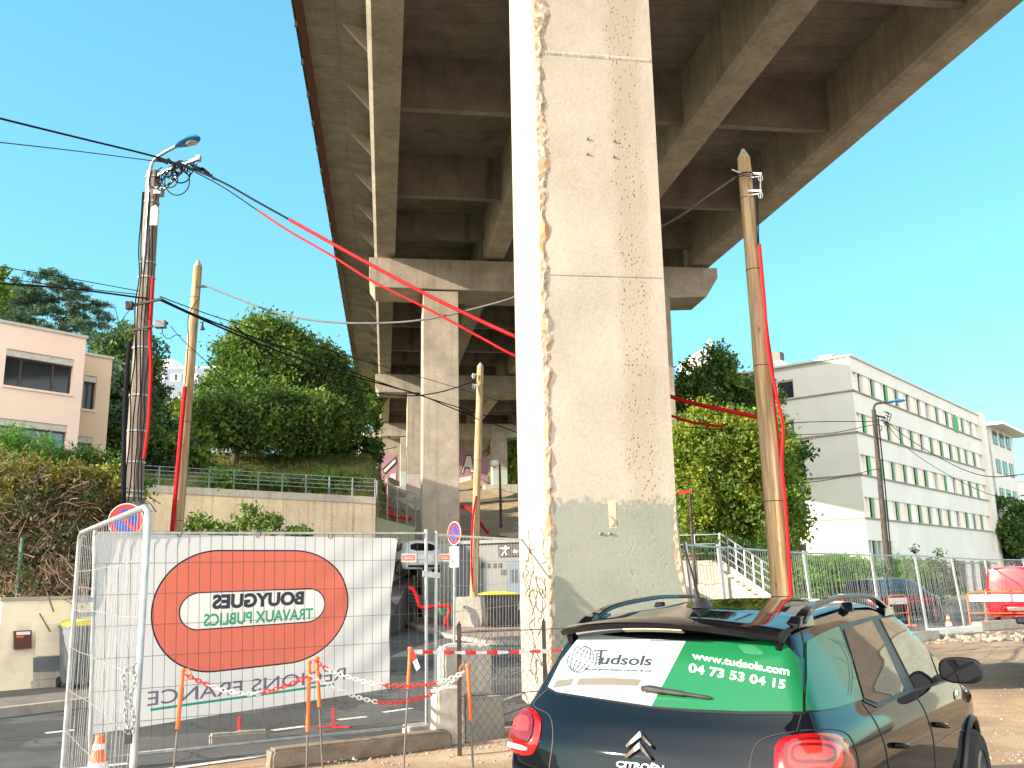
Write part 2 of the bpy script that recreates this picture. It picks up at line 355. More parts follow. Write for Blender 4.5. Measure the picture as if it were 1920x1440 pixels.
def groundmat(name, stops, stone, sc_=1.0, crack=False):
    m, nt, b, o = newmat(name); v = coords(nt); c = ramp(nt, noise(nt, v, .8*sc_, 8, .65), stops)
    n2 = noise(nt, v, 45, 6, .75); c = mixc(nt, .55, c, ramp(nt, n2, [(.32,.2),(.68,.8)]), 'OVERLAY')
    vo = N(nt, 'ShaderNodeTexVoronoi'); vo.inputs['Scale'].default_value = 28; nt.links.new(v, vo.inputs['Vector'])
    st_ = mth(nt,'MULTIPLY', ramp(nt, vo.outputs[0], [(.14,1),(.24,0)]), ramp(nt, noise(nt, v, 1.3, 3), [(.5,0),(.6,1)])); c = mixc(nt, mth(nt,'MULTIPLY',st_,.7), c, stone)
    h = mth(nt,'ADD', n2, mth(nt,'MULTIPLY', st_, .8))
    if crack:
        ve = N(nt, 'ShaderNodeTexVoronoi'); ve.feature = 'DISTANCE_TO_EDGE'; ve.inputs['Scale'].default_value = .35; nt.links.new(mixv(nt, v), ve.inputs['Vector'])
        c = mixc(nt, ramp(nt, ve.outputs[0], [(.0,.7),(.012,0)]), c, (.02,.02,.02))
        c = mixc(nt, ramp(nt, noise(nt, coords(nt, scale=(.5,.4,1)), .9, 2), [(.52,0),(.535,.5)]), c, (.035,.036,.038))
    nt.links.new(c, b.inputs['Base Color']); b.inputs['Roughness'].default_value = .92; b.inputs['Specular IOR Level'].default_value = .2; bump(nt, b, h, .6, .02); return m
def mixv(nt, v):
    a = nt.nodes.new('ShaderNodeVectorMath'); a.operation = 'ADD'; n = nt.nodes.new('ShaderNodeTexNoise'); n.inputs['Scale'].default_value = 1.5; nt.links.new(v, n.inputs['Vector']); nt.links.new(v, a.inputs[0]); nt.links.new(n.outputs[1], a.inputs[1]); return a.outputs[0]
M['asphalt'] = groundmat('asphalt', [(.35,(.085,.088,.094)),(.65,(.125,.127,.13))], (.2,.2,.195), 1, True)
M['soil'] = groundmat('bare_soil', [(.3,(.24,.165,.115)),(.5,(.38,.275,.195)),(.7,(.50,.39,.29))], (.52,.46,.40))

# ---------------------------------------------------------------- terrain
BD = Vector((-.1405, .990, 0)).normalized(); BC = Vector((BD.y, -BD.x, 0))
def qs(x, y): return x*BC.x+y*BC.y, x*BD.x+y*BD.y
def xy(q, s): return q*BC.x+s*BD.x, q*BC.y+s*BD.y
_border = [(-75,-30),(-14.9,34.7),(-5.65,37),(-4.9,43.5),(-4.4,48.5),(-1,49),(3,48),(6,46),(9,41),(14,44.5),(22,53),(60,95),(160,200)]
_bq = [qs(*p) for p in _border]; _bqq = [a for a,_ in _bq]; _bss = [b for _,b in _bq]
PL = ([0,5,9,20,40,80,200], [4.9,5.0,5.6,9.4,11,13,24])
PB = ([0,3,14,32,66,83,160], [.3,3.2,5.2,8.2,12.6,15.6,18])
PR = ([0,4,20,60,140], [.25,2.8,3.3,3.6,6])
def sstep(a, b, x): t = np.clip((x-a)/(b-a), 0, 1); return t*t*(3-2*t)
def hill_qs(q, s):
    t = np.maximum(s-np.interp(q, _bqq, _bss), 0)
    wl = 1-sstep(-1.2, .6, q); wr = sstep(13, 18, q)
    x_, y_ = q*BC.x+s*BD.x, q*BC.y+s*BD.y; low = 1-.97*sstep(.375, .40, x_/np.maximum(y_, 1))*sstep(10, 20, q)
    return wl*np.interp(t, *PL)+wr*np.interp(t, *PR)*low+(1-wl)*(1-wr)*np.interp(t, *PB)
def hz(x, y):
    q, s = qs(x, y); return float(hill_qs(np.array(q), np.array(s)))
b = MB(); n = 10
S_ = 900
b.add([(-S_,-S_,0),(S_,-S_,0),(S_,S_,0),(-S_,S_,0)], [(0,1,2,3)])
struct(b.build('ground', M['soil'], loc=(0,0,0)))
# uneven bare soil of the building site, a low sheet over the ground
def soil_h(x, y): return .012+.035*(math.sin(x*1.7+y*.6)+math.sin(y*2.3-x*.9)*.6+1.6)*.5*(1 if True else 0)
b = MB(); nx, ny = 90, 120; vs = []; fs = []
for j in range(ny+1):
    for i in range(nx+1):
        a = i/nx; y = -6+ j/ny*34
        # near edge of the street as a function of y
        xl = float(np.interp(y, [-6, 5, 8.6, 10.0, 11.6, 12.6, 20, 28], [-6, -5.2, -3.4, -1.8, -.6, 2.3, 7.0, 12.0])) + .1
        x = xl+(34-xl)*(a**1.3); e = min(1, a*12)
        vs.append((x, y, .006+e*(soil_h(x, y)+.03*random.random()-.01)))
for j in range(ny):
    for i in range(nx): fs.append((j*(nx+1)+i, j*(nx+1)+i+1, (j+1)*(nx+1)+i+1, (j+1)*(nx+1)+i))
b.add(vs, fs); struct(b.build('bare_soil', M['soil'], smooth=True))
def sheet(name, pts, z, mat):
    b = MB(); b.add([(x,y,z) for x,y in pts], [tuple(range(len(pts)))]); return struct(b.build(name, mat))
sheet('road', [(-30,-30),(-4.6,9.3),(-1.1,11.5),(2.2,14.2),(6,20.5),(11.9,27.2),(17,33.2),(42,62),(36,70),(12,46),(2,60),(-12,60),(-40,30),(-60,-10)], .004, M['asphalt'])
def kerbed(name, pts, h, mat, edge):
    b = MB(); b.prism(pts, .0, h); o = struct(b.build(name, mat)); k = MB()
    for i in edge:
        p, q = Vector((*pts[i], h/2+.004)), Vector((*pts[(i+1)%len(pts)], h/2+.004)); k.bar(p, q, .16, h+.012)
    k.build('kerb', M['kerb'], o); return o
kerbed('pavement', [(-30,-14),(-7.5,13.95),(-6.2,15.6),(-6.0,17.5),(-8.2,17.6),(-9.6,16.2),(-34,-13)], .13, M['pave'], [0,1,2])
kerbed('pavement', [(-5.9,43.7),(-3.8,36),(-2.2,30.5),(-.8,27.2),(1,26.2),(4,28.4),(8.5,33.8),(14,40.6),(10,44),(-3,46)], .12, M['pavepink'], [0,1,2,3,4,5,6])
sheet('path', [(15.5,40.5),(34,50),(80,96),(60,110),(26,64),(17,44)], .02, M['pave'])
# hillside
qq = np.concatenate([np.linspace(-70,-9,24), np.linspace(-8.4,19,70), np.linspace(20,170,30)])
tt = np.concatenate([np.linspace(0,20,34), np.linspace(21.5,100,46), np.linspace(106,420,30)])
b = MB(); vs = []; fs = []
for t in tt:
    for q in qq:
        s = np.interp(q, _bqq, _bss)+t; x, y = xy(q, s)
        z = float(hill_qs(q, s)) + (.12*math.sin(x*.9)*math.sin(y*.7)+.07*random.random() if t > 1 else 0)
        vs.append((x,y,z))
nq = len(qq)
b.add([(v[0],v[1],-.5) for v in vs[:nq]]+vs, [(i,i+1,nq+i+1,nq+i) for i in range(nq-1)] + [((j+1)*nq+i,(j+1)*nq+i+1,(j+2)*nq+i+1,(j+2)*nq+i) for j in range(len(tt)-1) for i in range(nq-1)])
for k, f in enumerate(b.f):
    qv = np.mean([qs(*b.v[i][:2])[0] for i in f]); b.m[k] = 0 if (qv < -1.0 or qv > 18) else 1
struct(b.build('hillside', [M['turf'], M['slope']], smooth=True))
# garden terrace behind the cream wall
b = MB(); fr = [(-34,-13,1.3),(-9.3,16.3,1.3),(-6.6,19.0,1.3)]; bk = [(-48,0,2.2),(-15.2,34.2,2.2),(-7.6,35.8,2.2)]
def lp(A, t):
    t *= len(A)-1; i = min(int(t), len(A)-2); f = t-i; return Vector(A[i]).lerp(Vector(A[i+1]), f)
vs = []; fs = []
for j in range(13):
    for i in range(25):
        p = lp(fr, i/24).lerp(lp(bk, i/24), j/12); p.z = 1.3+.9*sstep(0,1,j/12)+(.1*random.random() if 0<j<12 and i<24 else 0); vs.append(p)
fs = [(j*25+i, j*25+i+1, (j+1)*25+i+1, (j+1)*25+i) for j in range(12) for i in range(24)]
o_ = len(vs); vs += [(vs[j*25+24][0], vs[j*25+24][1], -.3) for j in range(13)]
fs += [(j*25+24, o_+j, o_+j+1, (j+1)*25+24) for j in range(12)]
b.add(vs, fs); struct(b.build('garden_terrace', M['turf'], smooth=True))
# dashed road line and edge line
def dash(p, q, wd):
    b = MB(); p, q = Vector(p), Vector(q); t = (q-p).normalized(); a = Vector((t.y,-t.x,0))*wd/2
    b.add([p-a, p+a, q+a, q-a], [(0,1,2,3)]); return struct(b.build('road_marking', M['line']))
for (x0,y0),(x1,y1) in [((85,1376),(140,1370)),((255,1414),(328,1406)),((510,1371),(572,1363)),((634,1351),(687,1345)),((718,1337),(772,1329)),((806,1324),(838,1319))]:
    p, q = G(x0,y0), G(x1,y1); p.z = q.z = .010; dash(p, q, .13)
for i in range(8):
    p = Vector((3.2+i*3.2*.62, 21+i*3.2*.78, .010)); dash(p, p+Vector((.62,.78,0))*1.5, .13)
p, q = G(10,1458), G(240,1433); p.z = q.z = .010; dash(p, q, .12)
q2 = Vector((q.x-.1,q.y+.4,.01)); dash(G(300,1446)+Vector((0,0,.01)), G(820,1372)+Vector((0,0,.01)), .12)

# ---------------------------------------------------------------- viaduct
VO = Vector((0,0,0)); o2 = P(824, 700, 46.0)
VQ0 = qs(o2.x, o2.y)[0]; S2 = qs(o2.x, o2.y)[1]       # lateral and along position of the left column of the second bent
KB = 45/37
CLX = 5.66                                     # left column to the centre line
VC = VQ0+CLX
GRADE = .04
zg = lambda s: 18.4+GRADE*(s-S2)                     # girder underside
def vp(q, s, z): x, y = xy(VC+q, s); return Vector((x, y, z))
via = thing('viaduct', 'tall grey concrete road viaduct on paired columns crossing above the street', 'viaduct', (o2.x,o2.y,0.3))
S0, S1 = S2-62, S2+86
GX = [-8.56, -2.85, 2.85, 8.56]; GW = .53; GH = 2.3
OH = 11.2
def loftbox(b, sec, s0, s1, n=1, mi=0):
    for k in range(n):
        a, c = s0+(s1-s0)*k/n, s0+(s1-s0)*(k+1)/n
        A = [vp(q, a, z+zg(a)) for q, z in sec]; C_ = [vp(q, c, z+zg(c)) for q, z in sec]; m = len(sec)
        fs = [(i, (i+1) % m, m+(i+1) % m, m+i) for i in range(m)]
        if k == 0: fs.append(tuple(range(m-1,-1,-1)))
        if k == n-1: fs.append(tuple(range(m,2*m)))
        b.add(A+C_, fs, mi)
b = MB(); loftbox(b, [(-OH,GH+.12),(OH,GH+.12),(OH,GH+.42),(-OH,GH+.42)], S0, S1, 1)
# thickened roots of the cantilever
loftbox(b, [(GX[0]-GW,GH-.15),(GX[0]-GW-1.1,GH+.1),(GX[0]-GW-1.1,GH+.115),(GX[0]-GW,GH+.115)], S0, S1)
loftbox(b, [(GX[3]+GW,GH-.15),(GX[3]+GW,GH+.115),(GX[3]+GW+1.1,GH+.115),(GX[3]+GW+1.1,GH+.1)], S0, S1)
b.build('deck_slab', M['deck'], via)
b = MB(); loftbox(b, [(-OH-.22,GH-.12),(-OH-.003,GH-.12),(-OH-.003,GH+1.15),(-OH-.22,GH+1.15)], S0, S1)
b.build('parapet', M['brown'], via)
b = MB(); loftbox(b, [(OH+.003,GH+.0),(OH+.22,GH+.0),(OH+.22,GH+1.15),(OH+.003,GH+1.15)], S0, S1); b.build('parapet', M['deck'], via)
b = MB()
for k in range(0, 60):
    s = S0+k*2.4; b.box(vp(-OH-.27, s, zg(s)+GH-.05), (.10,.06,.5), math.atan2(BC.y,BC.x))
for zz in (GH+.35, GH-.05): loftbox(b, [(-OH-.33,zz),(-OH-.25,zz),(-OH-.25,zz+.07),(-OH-.33,zz+.07)], S0, S1)
b.build('service_rail', M['darksteel'], via)
SP = 33.0; bents = [S2-SP, S2, S2+SP, S2+2*SP]
for gi, gx in enumerate(GX):
    c = .14
    b = MB()
    for j in range(-1, 3):
        a0, a1 = S2+j*SP+.35, S2+(j+1)*SP-.35
        if j == -1: a0 = S0
        if j == 2: a1 = S2+3*SP-12
        loftbox(b, [(gx-GW+c,0),(gx+GW-.02,0),(gx+GW,.02),(gx+GW,GH+.1),(gx-GW,GH+.1),(gx-GW,c)], a0, a1)
    b.build('girder', M['conc'], via)
for j in range(-1, 3):
    for k in range(1, 4):
        s = S2+(j+k/4)*SP
        if s > S1-4: continue
        b = MB()
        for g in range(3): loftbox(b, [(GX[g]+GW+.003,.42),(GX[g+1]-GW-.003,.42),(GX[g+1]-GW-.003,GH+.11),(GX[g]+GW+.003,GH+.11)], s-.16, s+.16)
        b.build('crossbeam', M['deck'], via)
    for k in range(8):
        s = S2+(j+(k+.5)/8)*SP
        for sg in ((-1, 1) if k % 2 else (-1,)):
            x0 = GX[0]-GW if sg < 0 else GX[3]+GW
            b = MB(); b_sec = [(x0+sg*.003, GH-.95), (x0+sg*.95, GH+.11), (x0+sg*.003, GH+.11)]
            loftbox(b, b_sec, s-.11, s+.11); b.build('bracket', M['conc'], via)
    b = MB(); s = S2+(j+1)*SP
    for g in range(3):
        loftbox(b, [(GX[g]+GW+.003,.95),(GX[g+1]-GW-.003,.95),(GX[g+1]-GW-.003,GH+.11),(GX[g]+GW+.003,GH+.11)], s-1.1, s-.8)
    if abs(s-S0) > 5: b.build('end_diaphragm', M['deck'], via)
HW = 9.33
CD = 1.25
for j, s in enumerate([S2-SP, S2, S2+SP, S2+2*SP]):
    zt = zg(s)-.24; b = MB()
    H = 1.75
    # bearings' blocks
    prof = [(-HW, zt), (HW, zt), (HW, zt-.55), (HW-.7, zt-H+.1), (HW-2.6, zt-H), (-HW+.3, zt-H+.15), (-HW, zt-H+.6)]
    A = [vp(q, s-CD, z) for q, z in prof]; C_ = [vp(q, s+CD, z) for q, z in prof]; m = len(prof)
    b.add(A+C_, [tuple(range(m)), tuple(range(2*m-1,m-1,-1))]+[((i+1)%m,i,m+i,m+(i+1)%m) for i in range(m)])
    cap = b.build('pier_cap', M['conc'], via, bevel=.03); 
    for gx in GX: bb = MB(); bb.box(vp(gx, s, zt+.1), (.7,.9,.2), math.atan2(BC.y,BC.x)); bb.build('bearing', M['darksteel'], cap)
    for sd_ in (-1, 1):
        q = sd_*CLX
        if j == 0 and sd_ == -1: continue
        x, y = xy(VC+q, s); zb = hz(x, y)-.4 if qs(x,y)[1] > np.interp(qs(x,y)[0], _bqq, _bss) else -.2
        p = MB(); wd, dp = .91, 1.25
        zp = {1:3.6, 2:zb+3.2, 3:zb+3.0}.get(j, 3)
        for (z0, z1, mi) in ((zb, zp, 1), (zp+.002, zt-H+.02, 0)):
            B_ = [vp(q-wd, s-dp, z0), vp(q+wd, s-dp, z0), vp(q+wd, s+dp, z0), vp(q-wd, s+dp, z0)]
            p.hexa(B_, [v+Vector((0,0,z1-z0)) for v in B_], mi)
        p.build('pier', [M['conc'], M['paint_pink'] if j == 2 else M['paint_grey']], via, bevel=.03)
        if j > 1:
            p = MB(); B_ = [vp(q-2, s-2.2, zb-1), vp(q+2, s-2.2, zb-1), vp(q+2, s+2.2, zb-1), vp(q-2, s+2.2, zb-1)]
            p.hexa(B_, [v+Vector((0,0,2.1)) for v in B_]); p.build('pier_footing', M['conc_plain'], via)

# main pier: board-marked concrete with formwork joints, voids and a painted foot
def piermat():
    m, nt, b, o = newmat('near_pier_concrete'); tc = N(nt, 'ShaderNodeTexCoord'); g = tc.outputs['UV']
    sx = N(nt, 'ShaderNodeSeparateXYZ'); nt.links.new(g, sx.inputs[0]); U, V_ = sx.outputs[0], sx.outputs[1]
    ob = coords(nt); n1 = noise(nt, ob, .8, 6); c = ramp(nt, n1, [(.32,(.37,.335,.285)),(.68,(.47,.43,.375))])
    vs = coords(nt, scale=(4,4,.07)); n2 = noise(nt, vs, 1.5, 5)
    c = mixc(nt, mth(nt,'MULTIPLY',ramp(nt, n2, [(.5,0),(.72,1)]),.45), c, (.42,.37,.32))
    c = mixc(nt, mth(nt,'MULTIPLY',ramp(nt, noise(nt, coords(nt, scale=(3,3,.1)), 1.1, 3), [(.52,0),(.66,1)]),.35), c, (.55,.42,.36))
    n3 = noise(nt, ob, 22, 8, .7); c = mixc(nt, .3, c, ramp(nt, n3, [(.3,.3),(.7,.75)]), 'OVERLAY')
    band = mth(nt,'MULTIPLY', ramp(nt, mth(nt,'ADD',U,mth(nt,'MULTIPLY',mth(nt,'SUBTRACT',noise(nt,ob,1.2,4),.5),.25)), [(.60,0),(.68,1),(.84,1),(.92,0)]), 1.0)
    c = mixc(nt, mth(nt,'MULTIPLY',band,.5), c, (.33,.29,.21))
    vor = N(nt,'ShaderNodeTexVoronoi'); vor.inputs['Scale'].default_value = 19; nt.links.new(coords(nt, scale=(1,1,.8)), vor.inputs['Vector'])
    wob = noise(nt, ob, 9, 3)
    pits = mth(nt,'MULTIPLY', ramp(nt, mth(nt,'ADD',vor.outputs[0],mth(nt,'MULTIPLY',mth(nt,'SUBTRACT',wob,.5),.5)), [(.15,1),(.25,0)]), mth(nt,'MULTIPLY',band, ramp(nt, noise(nt, ob, 2.4, 4), [(.37,0),(.45,1)])))
    c = mixc(nt, mth(nt,'MULTIPLY',pits,.75), c, (.13,.115,.085))
    paint = ramp(nt, mth(nt,'ADD',V_,mth(nt,'MULTIPLY',mth(nt,'SUBTRACT',noise(nt,ob,14,4),.5),.05)), [(.4970,1),(.5030,0)])
    pc = ramp(nt, noise(nt, ob, 1.2, 5), [(.35,(.225,.25,.215)),(.65,(.265,.285,.245))])
    pc = mixc(nt, .25, pc, ramp(nt, n3, [(.3,.35),(.7,.7)]), 'OVERLAY')
    c = mixc(nt, paint, c, pc)
    nt.links.new(c, b.inputs['Base Color']); b.inputs['Roughness'].default_value = .85; b.inputs['Specular IOR Level'].default_value = .25
    h = mth(nt,'SUBTRACT', mth(nt,'MULTIPLY', n3, .35), mth(nt,'MULTIPLY', pits, 1.2)); bump(nt, b, h, .55, .02); return m
PM = piermat()
PFL = P(1024, 940, 12.4); pq, ps = qs(PFL.x, PFL.y); PW, PD = 1.83, 2.6
ZPT = zg(S2-SP)-1.9
def pv(a, d, z): x, y = xy(pq+a, ps+d); return Vector((x, y, z))
ZPAINT = P(1150, 938, 12.4).z
def pier_right(z): return PW+(.35*max(0, 1-(z+.1)/3.0)**1.6 if z < 2.9 else 0)
random.seed(3)
b = MB(); zs = np.concatenate([np.linspace(-.2, 3, 17), np.linspace(3.3, ZPT, 60)]); us = np.linspace(0, 1, 13)
for (fn, wgt) in (('front', 0), ('right', 1), ('back', 2), ('left', 3)):
    vs = []
    for z in zs:
        R_ = pier_right(z); jt = .02*math.sin(z*3)
        for u in us:
            if fn == 'front': p = pv(.05+(R_-.05)*u, 0, z)
            elif fn == 'right': p = pv(R_, PD*u, z)
            elif fn == 'back': p = pv(R_*(1-u), PD, z)
            else: p = pv(0, PD*(1-u)+.05*u, z)
            vs.append(p)
    k = len(us); b.add(vs, [(j*k+i, j*k+i+1, (j+1)*k+i+1, (j+1)*k+i) for j in range(len(zs)-1) for i in range(k-1)], 0 if fn != 'left' else 1)
NPF = len(b.f)
mp_ = b.build('pier', [PM, M['conc_pale']], via)
mp_['label'] = 'nearest pier with a grey-green painted foot and a broken left corner'
me = mp_.data; uv = me.uv_layers.new(name='UVMap'); Wl = WM[via.name]
for poly in me.polygons:
    for li in poly.loop_indices:
        vtx = Wl @ me.vertices[me.loops[li].vertex_index].co; q_, s_ = qs(vtx.x, vtx.y)
        uu = (q_-pq)/PW if abs(poly.normal.dot(BC)) < .5 else (s_-ps)/PD*.4
        uv.data[li].uv = (uu, .5+(vtx.z-ZPAINT)*.1)
# broken, spalled arris
b = MB(); n = 160; ring = []; random.seed(5); wdt = .07
for i in range(n+1):
    z = -.1+(ZPT+.1)*i/n; wdt = max(.05, min(.21, wdt+random.uniform(-.06,.06)))
    if 2.2 < z < 4.2: wdt = min(wdt, .05)
    if z < 2.2: wdt = min(wdt, .03)
    ja = random.uniform(-.012,.012)
    rj = lambda a: random.uniform(-a, a)
    ring.append([pv(.002, .06+wdt*.9, z), pv(-.010+rj(.008), .05+wdt*.4, z), pv(.004+rj(.014), .004+rj(.014), z), pv(.03+wdt*.5+rj(.025), -.014+rj(.012), z), pv(.055+wdt+rj(.012), .002, z)])
vs = [p for r in ring for p in r]; fs = [(i*5+k, i*5+k+1, (i+1)*5+k+1, (i+1)*5+k) for i in range(n) for k in range(4)]
b.add(vs, fs); b.build('spalled_edge', M['rough_conc'], mp_)
# formwork joints: rough lips
for zpx, hh, dep in ((96, .075, .03), (513, .02, .012)):
    z = P(1130, zpx, 12.4).z; b = MB(); vs = []; k = 48
    for i in range(k+1):
        u = .08+.90*i/k; a = PW*u; j = random.uniform(0, .18)*hh; o_ = dep*random.uniform(.7, 1)*.6
        dz = -.03*u if hh > .05 else 0
        vs += [pv(a, -.001, z+hh*.6+dz), pv(a, -o_, z+hh*.2+j+dz), pv(a, -o_*.8, z-hh*.1+j*.4+dz), pv(a, .001, z-hh*.35-j+dz)]
    b.add(vs, [(i*4+m_, i*4+m_+1, (i+1)*4+m_+1, (i+1)*4+m_) for i in range(k) for m_ in range(3)]); b.build('formwork_joint', M['conc_plain'] if hh > .05 else M['ledge'], mp_)
for px, py in ((1104,254),(1156,255),(1104,283),(1156,285),(1148,1000),(1130,1000)):
    b = MB(); p = P(px, py, 12.4); q_, _ = qs(p.x, p.y)
    b.lathe([(.022,0),(.022,.012),(.012,.02)], 10, Matrix.Translation(pv(q_-pq, -.002, p.z)) @ Matrix.Rotation(PI/2, 4, 'X'))
    b.build('anchor_bolt', M['steelrod'], mp_)
# bare concrete patch in the paint where a plate was removed
b = MB(); p = P(1153, 964, 12.4); a_ = qs(p.x,p.y)[0]-pq
b.hexa([pv(a_-.05,-.002,p.z-.18),pv(a_+.05,-.002,p.z-.18),pv(a_+.05,.02,p.z-.18),pv(a_-.05,.02,p.z-.18)],[pv(a_-.06,-.002,p.z+.19),pv(a_+.05,-.002,p.z+.19),pv(a_+.05,.02,p.z+.19),pv(a_-.06,.02,p.z+.19)])
b.build('bare_patch', M['beigewall'], mp_)
b = MB(); b.tube([pv(a_-.035,-.004,p.z-.02), pv(a_+.01,-.004,p.z-.06), pv(a_+.03,-.004,p.z-.11), pv(a_-.03,-.004,p.z-.16)], .010, 4); b.build('dark_stain', M['ledge'], mp_)
# broken right arris low down
b = MB(); vs = []; k = 26
for i in range(k+1):
    z = P(1270, 940+i*8, 12.4).z; R_ = pier_right(z); f = max(0, math.sin(PI*i/k))**.6
    vs += [pv(R_-.012-.11*f*random.uniform(.6,1), -.005, z), pv(R_-.03*f, -.004-.008*f, z), pv(R_+.006, .05, z)]
b.add(vs, [(i*3+m_, i*3+m_+1, (i+1)*3+m_+1, (i+1)*3+m_) for i in range(k) for m_ in range(2)]); b.build('spalled_edge', M['rough_conc'], mp_)
# scribbled graffiti low on the sunlit side
b = MB(); random.seed(11)
for i in range(16):
    d0 = random.uniform(.3, 2.2); z0 = random.uniform(.3, 2.1); pts = []
    for k in range(6): pts.append(pv(-.006, d0+random.uniform(-.3,.3), z0+k*.1+random.uniform(-.1,.12)))
    b.tube(smooth_path(pts, 4), .007, 4)
b.build('graffiti', M['taupe'], mp_)

# far abutment, painted
sA = S2+81; zA = 15.0; b = MB(); x0, x1 = -13, 13
B_ = [vp(x0, sA, zA-3), vp(x1, sA, zA-3), vp(x1, sA+1.5, zA-3), vp(x0, sA+1.5, zA-3)]
ab = thing('abutment', 'far end wall under the viaduct covered in pink and white graffiti', 'abutment', vp(0, sA, zA-3))
b.hexa(B_, [v+Vector((0,0,10.6)) for v in B_]); b.build('wall', M['conc'], ab)
def awall(pts, mat, name, t=.03):
    b = MB(); A = [P(px, py, 10) for px, py in pts]; W_ = []
    for p in A:
        d = p-EYE; k = (sA-t-qs(EYE.x,EYE.y)[1])/qs(d.x,d.y)[1]; W_.append(EYE+d*k)
    n_ = len(W_); back = [w_+BD*t*.9 for w_ in W_]
    b.add(W_+back, [tuple(range(n_)), tuple(range(2*n_-1,n_-1,-1))]+[(i,(i+1)%n_,n_+(i+1)%n_,n_+i) for i in range(n_)]); return b.build(name, mat, ab)
awall([(684,858),(745,852),(745,906),(682,905)], M['graf_pink'], 'painted_panel', .02)
awall([(858,846),(915,842),(916,908),(858,908)], M['graf_pink'], 'painted_panel', .02)
awall([(716,880),(742,856),(744,868),(722,890)], M['black'], 'graffiti', .05)
awall([(719,882),(741,860),(742,866),(722,886)], M['whitewall'], 'graffiti', .08)
awall([(864,888),(874,853),(884,853),(890,886),(882,886),(879,878),(871,878),(868,888)], M['black'], 'graffiti', .05)
awall([(866,887),(875,855),(883,855),(888,885),(883,885),(880,876),(870,876),(868,887)], M['whitewall'], 'graffiti', .08)
awall([(860,896),(884,892),(884,905),(860,907)], M['whitewall'], 'graffiti', .05)
awall([(685,888),(709,886),(709,905),(683,905)], M['bluegrey'], 'graffiti', .05)
awall([(732,890),(742,887),(742,904),(731,904)], M['whitewall'], 'graffiti', .05)
awall([(709,860),(714,860),(714,905),(709,905)], M['black'], 'graffiti', .05)

# ---------------------------------------------------------------- car bodies: rounded intersection of curved surfaces
def table(xs, ys, r=.05):
    g = np.linspace(xs[0]-.5, xs[-1]+.5, 600); v = np.interp(g, xs, ys)
    k = max(1, int(r/(g[1]-g[0]))); ker = np.hanning(2*k+3); ker /= ker.sum()
    vp_ = np.pad(v, k+1, mode='edge'); v = np.convolve(vp_, ker, 'valid'); return lambda x: np.interp(x, g, v)
def smaxk(k, *a):
    A = np.stack(a); m = A.max(0); return m+k*np.log(np.exp((A-m)/k).sum(0))
SUV = dict(L=4.15, W=table([.2,.4,.6,.85,.97,1.06,1.13,1.3,1.5,1.65], [.80,.86,.885,.895,.885,.86,.82,.74,.655,.60], .05),
    T=table([-.2,.3,.8,1.5,2.1,2.6,2.95,3.25,3.45,3.8,4.05,4.2], [1.46,1.56,1.62,1.655,1.645,1.55,1.33,1.13,1.08,1.01,.92,.78], .12),
    R=table([.2,.4,.55,.8,.95,1.06,1.13,1.5,1.65], [.12,.03,0,0,.03,.09,.15,.40,.52], .05), ax=(.73,3.33), wr=.345, c=(2.0,0,.85), pl=.11)
SED = dict(L=4.3, W=table([.2,.4,.6,.8,.9,1.0,1.2,1.4,1.5], [.80,.86,.89,.88,.85,.80,.71,.62,.58], .05),
    T=table([-.2,.3,.8,1.5,2.1,2.6,3.0,3.3,3.8,4.2,4.4], [1.34,1.41,1.46,1.49,1.47,1.38,1.16,.98,.92,.80,.7], .12),
    R=table([.2,.4,.55,.8,.9,1.0,1.4,1.5], [.10,.03,0,.02,.06,.12,.50,.62], .05), ax=(.8,3.45), wr=.32, c=(2.1,0,.8), pl=.15)
VAN = dict(L=4.9, W=table([.2,.4,.7,1.0,1.3,1.8,2.0], [.86,.92,.94,.94,.90,.84,.80], .08),
    T=table([-.2,.2,1.5,3.0,3.6,4.1,4.3,4.7,5.0], [1.93,1.95,1.97,1.95,1.75,1.30,1.15,1.02,.85], .12),
    R=table([.2,.5,1.0,1.5,2.0], [.06,0,0,.04,.1], .1), ax=(.95,3.95), wr=.33, c=(2.3,0,.9), pl=.06)
def car_F(T, X):
    x, y, z = X[...,0], X[...,1], X[...,2]; ay = np.abs(y)
    pln = 1-.05*np.clip((.9-x)/.9, 0, 1.3)**2-.14*np.clip((x-(T['L']-1.0))/1.0, 0, 1.3)**2
    W_ = T['W'](z)*pln
    for a in T['ax']: W_ = W_+.028*np.exp(-(((x-a)/.42)**2+((z-.38)/.36)**2)**2)
    side = ay-W_
    roof = (z-T['T'](x)+.05*(y/.6)**2)*.95
    rear = (T['R'](z)+T['pl']*(ay/.85)**3-x)*.9
    front = x-(T['L']-.32*(ay/.85)**2.6-.10*np.clip(z-.6, 0, 1)*2)
    bot = .24-z
    return smaxk(.022, side, roof, rear, front, bot)
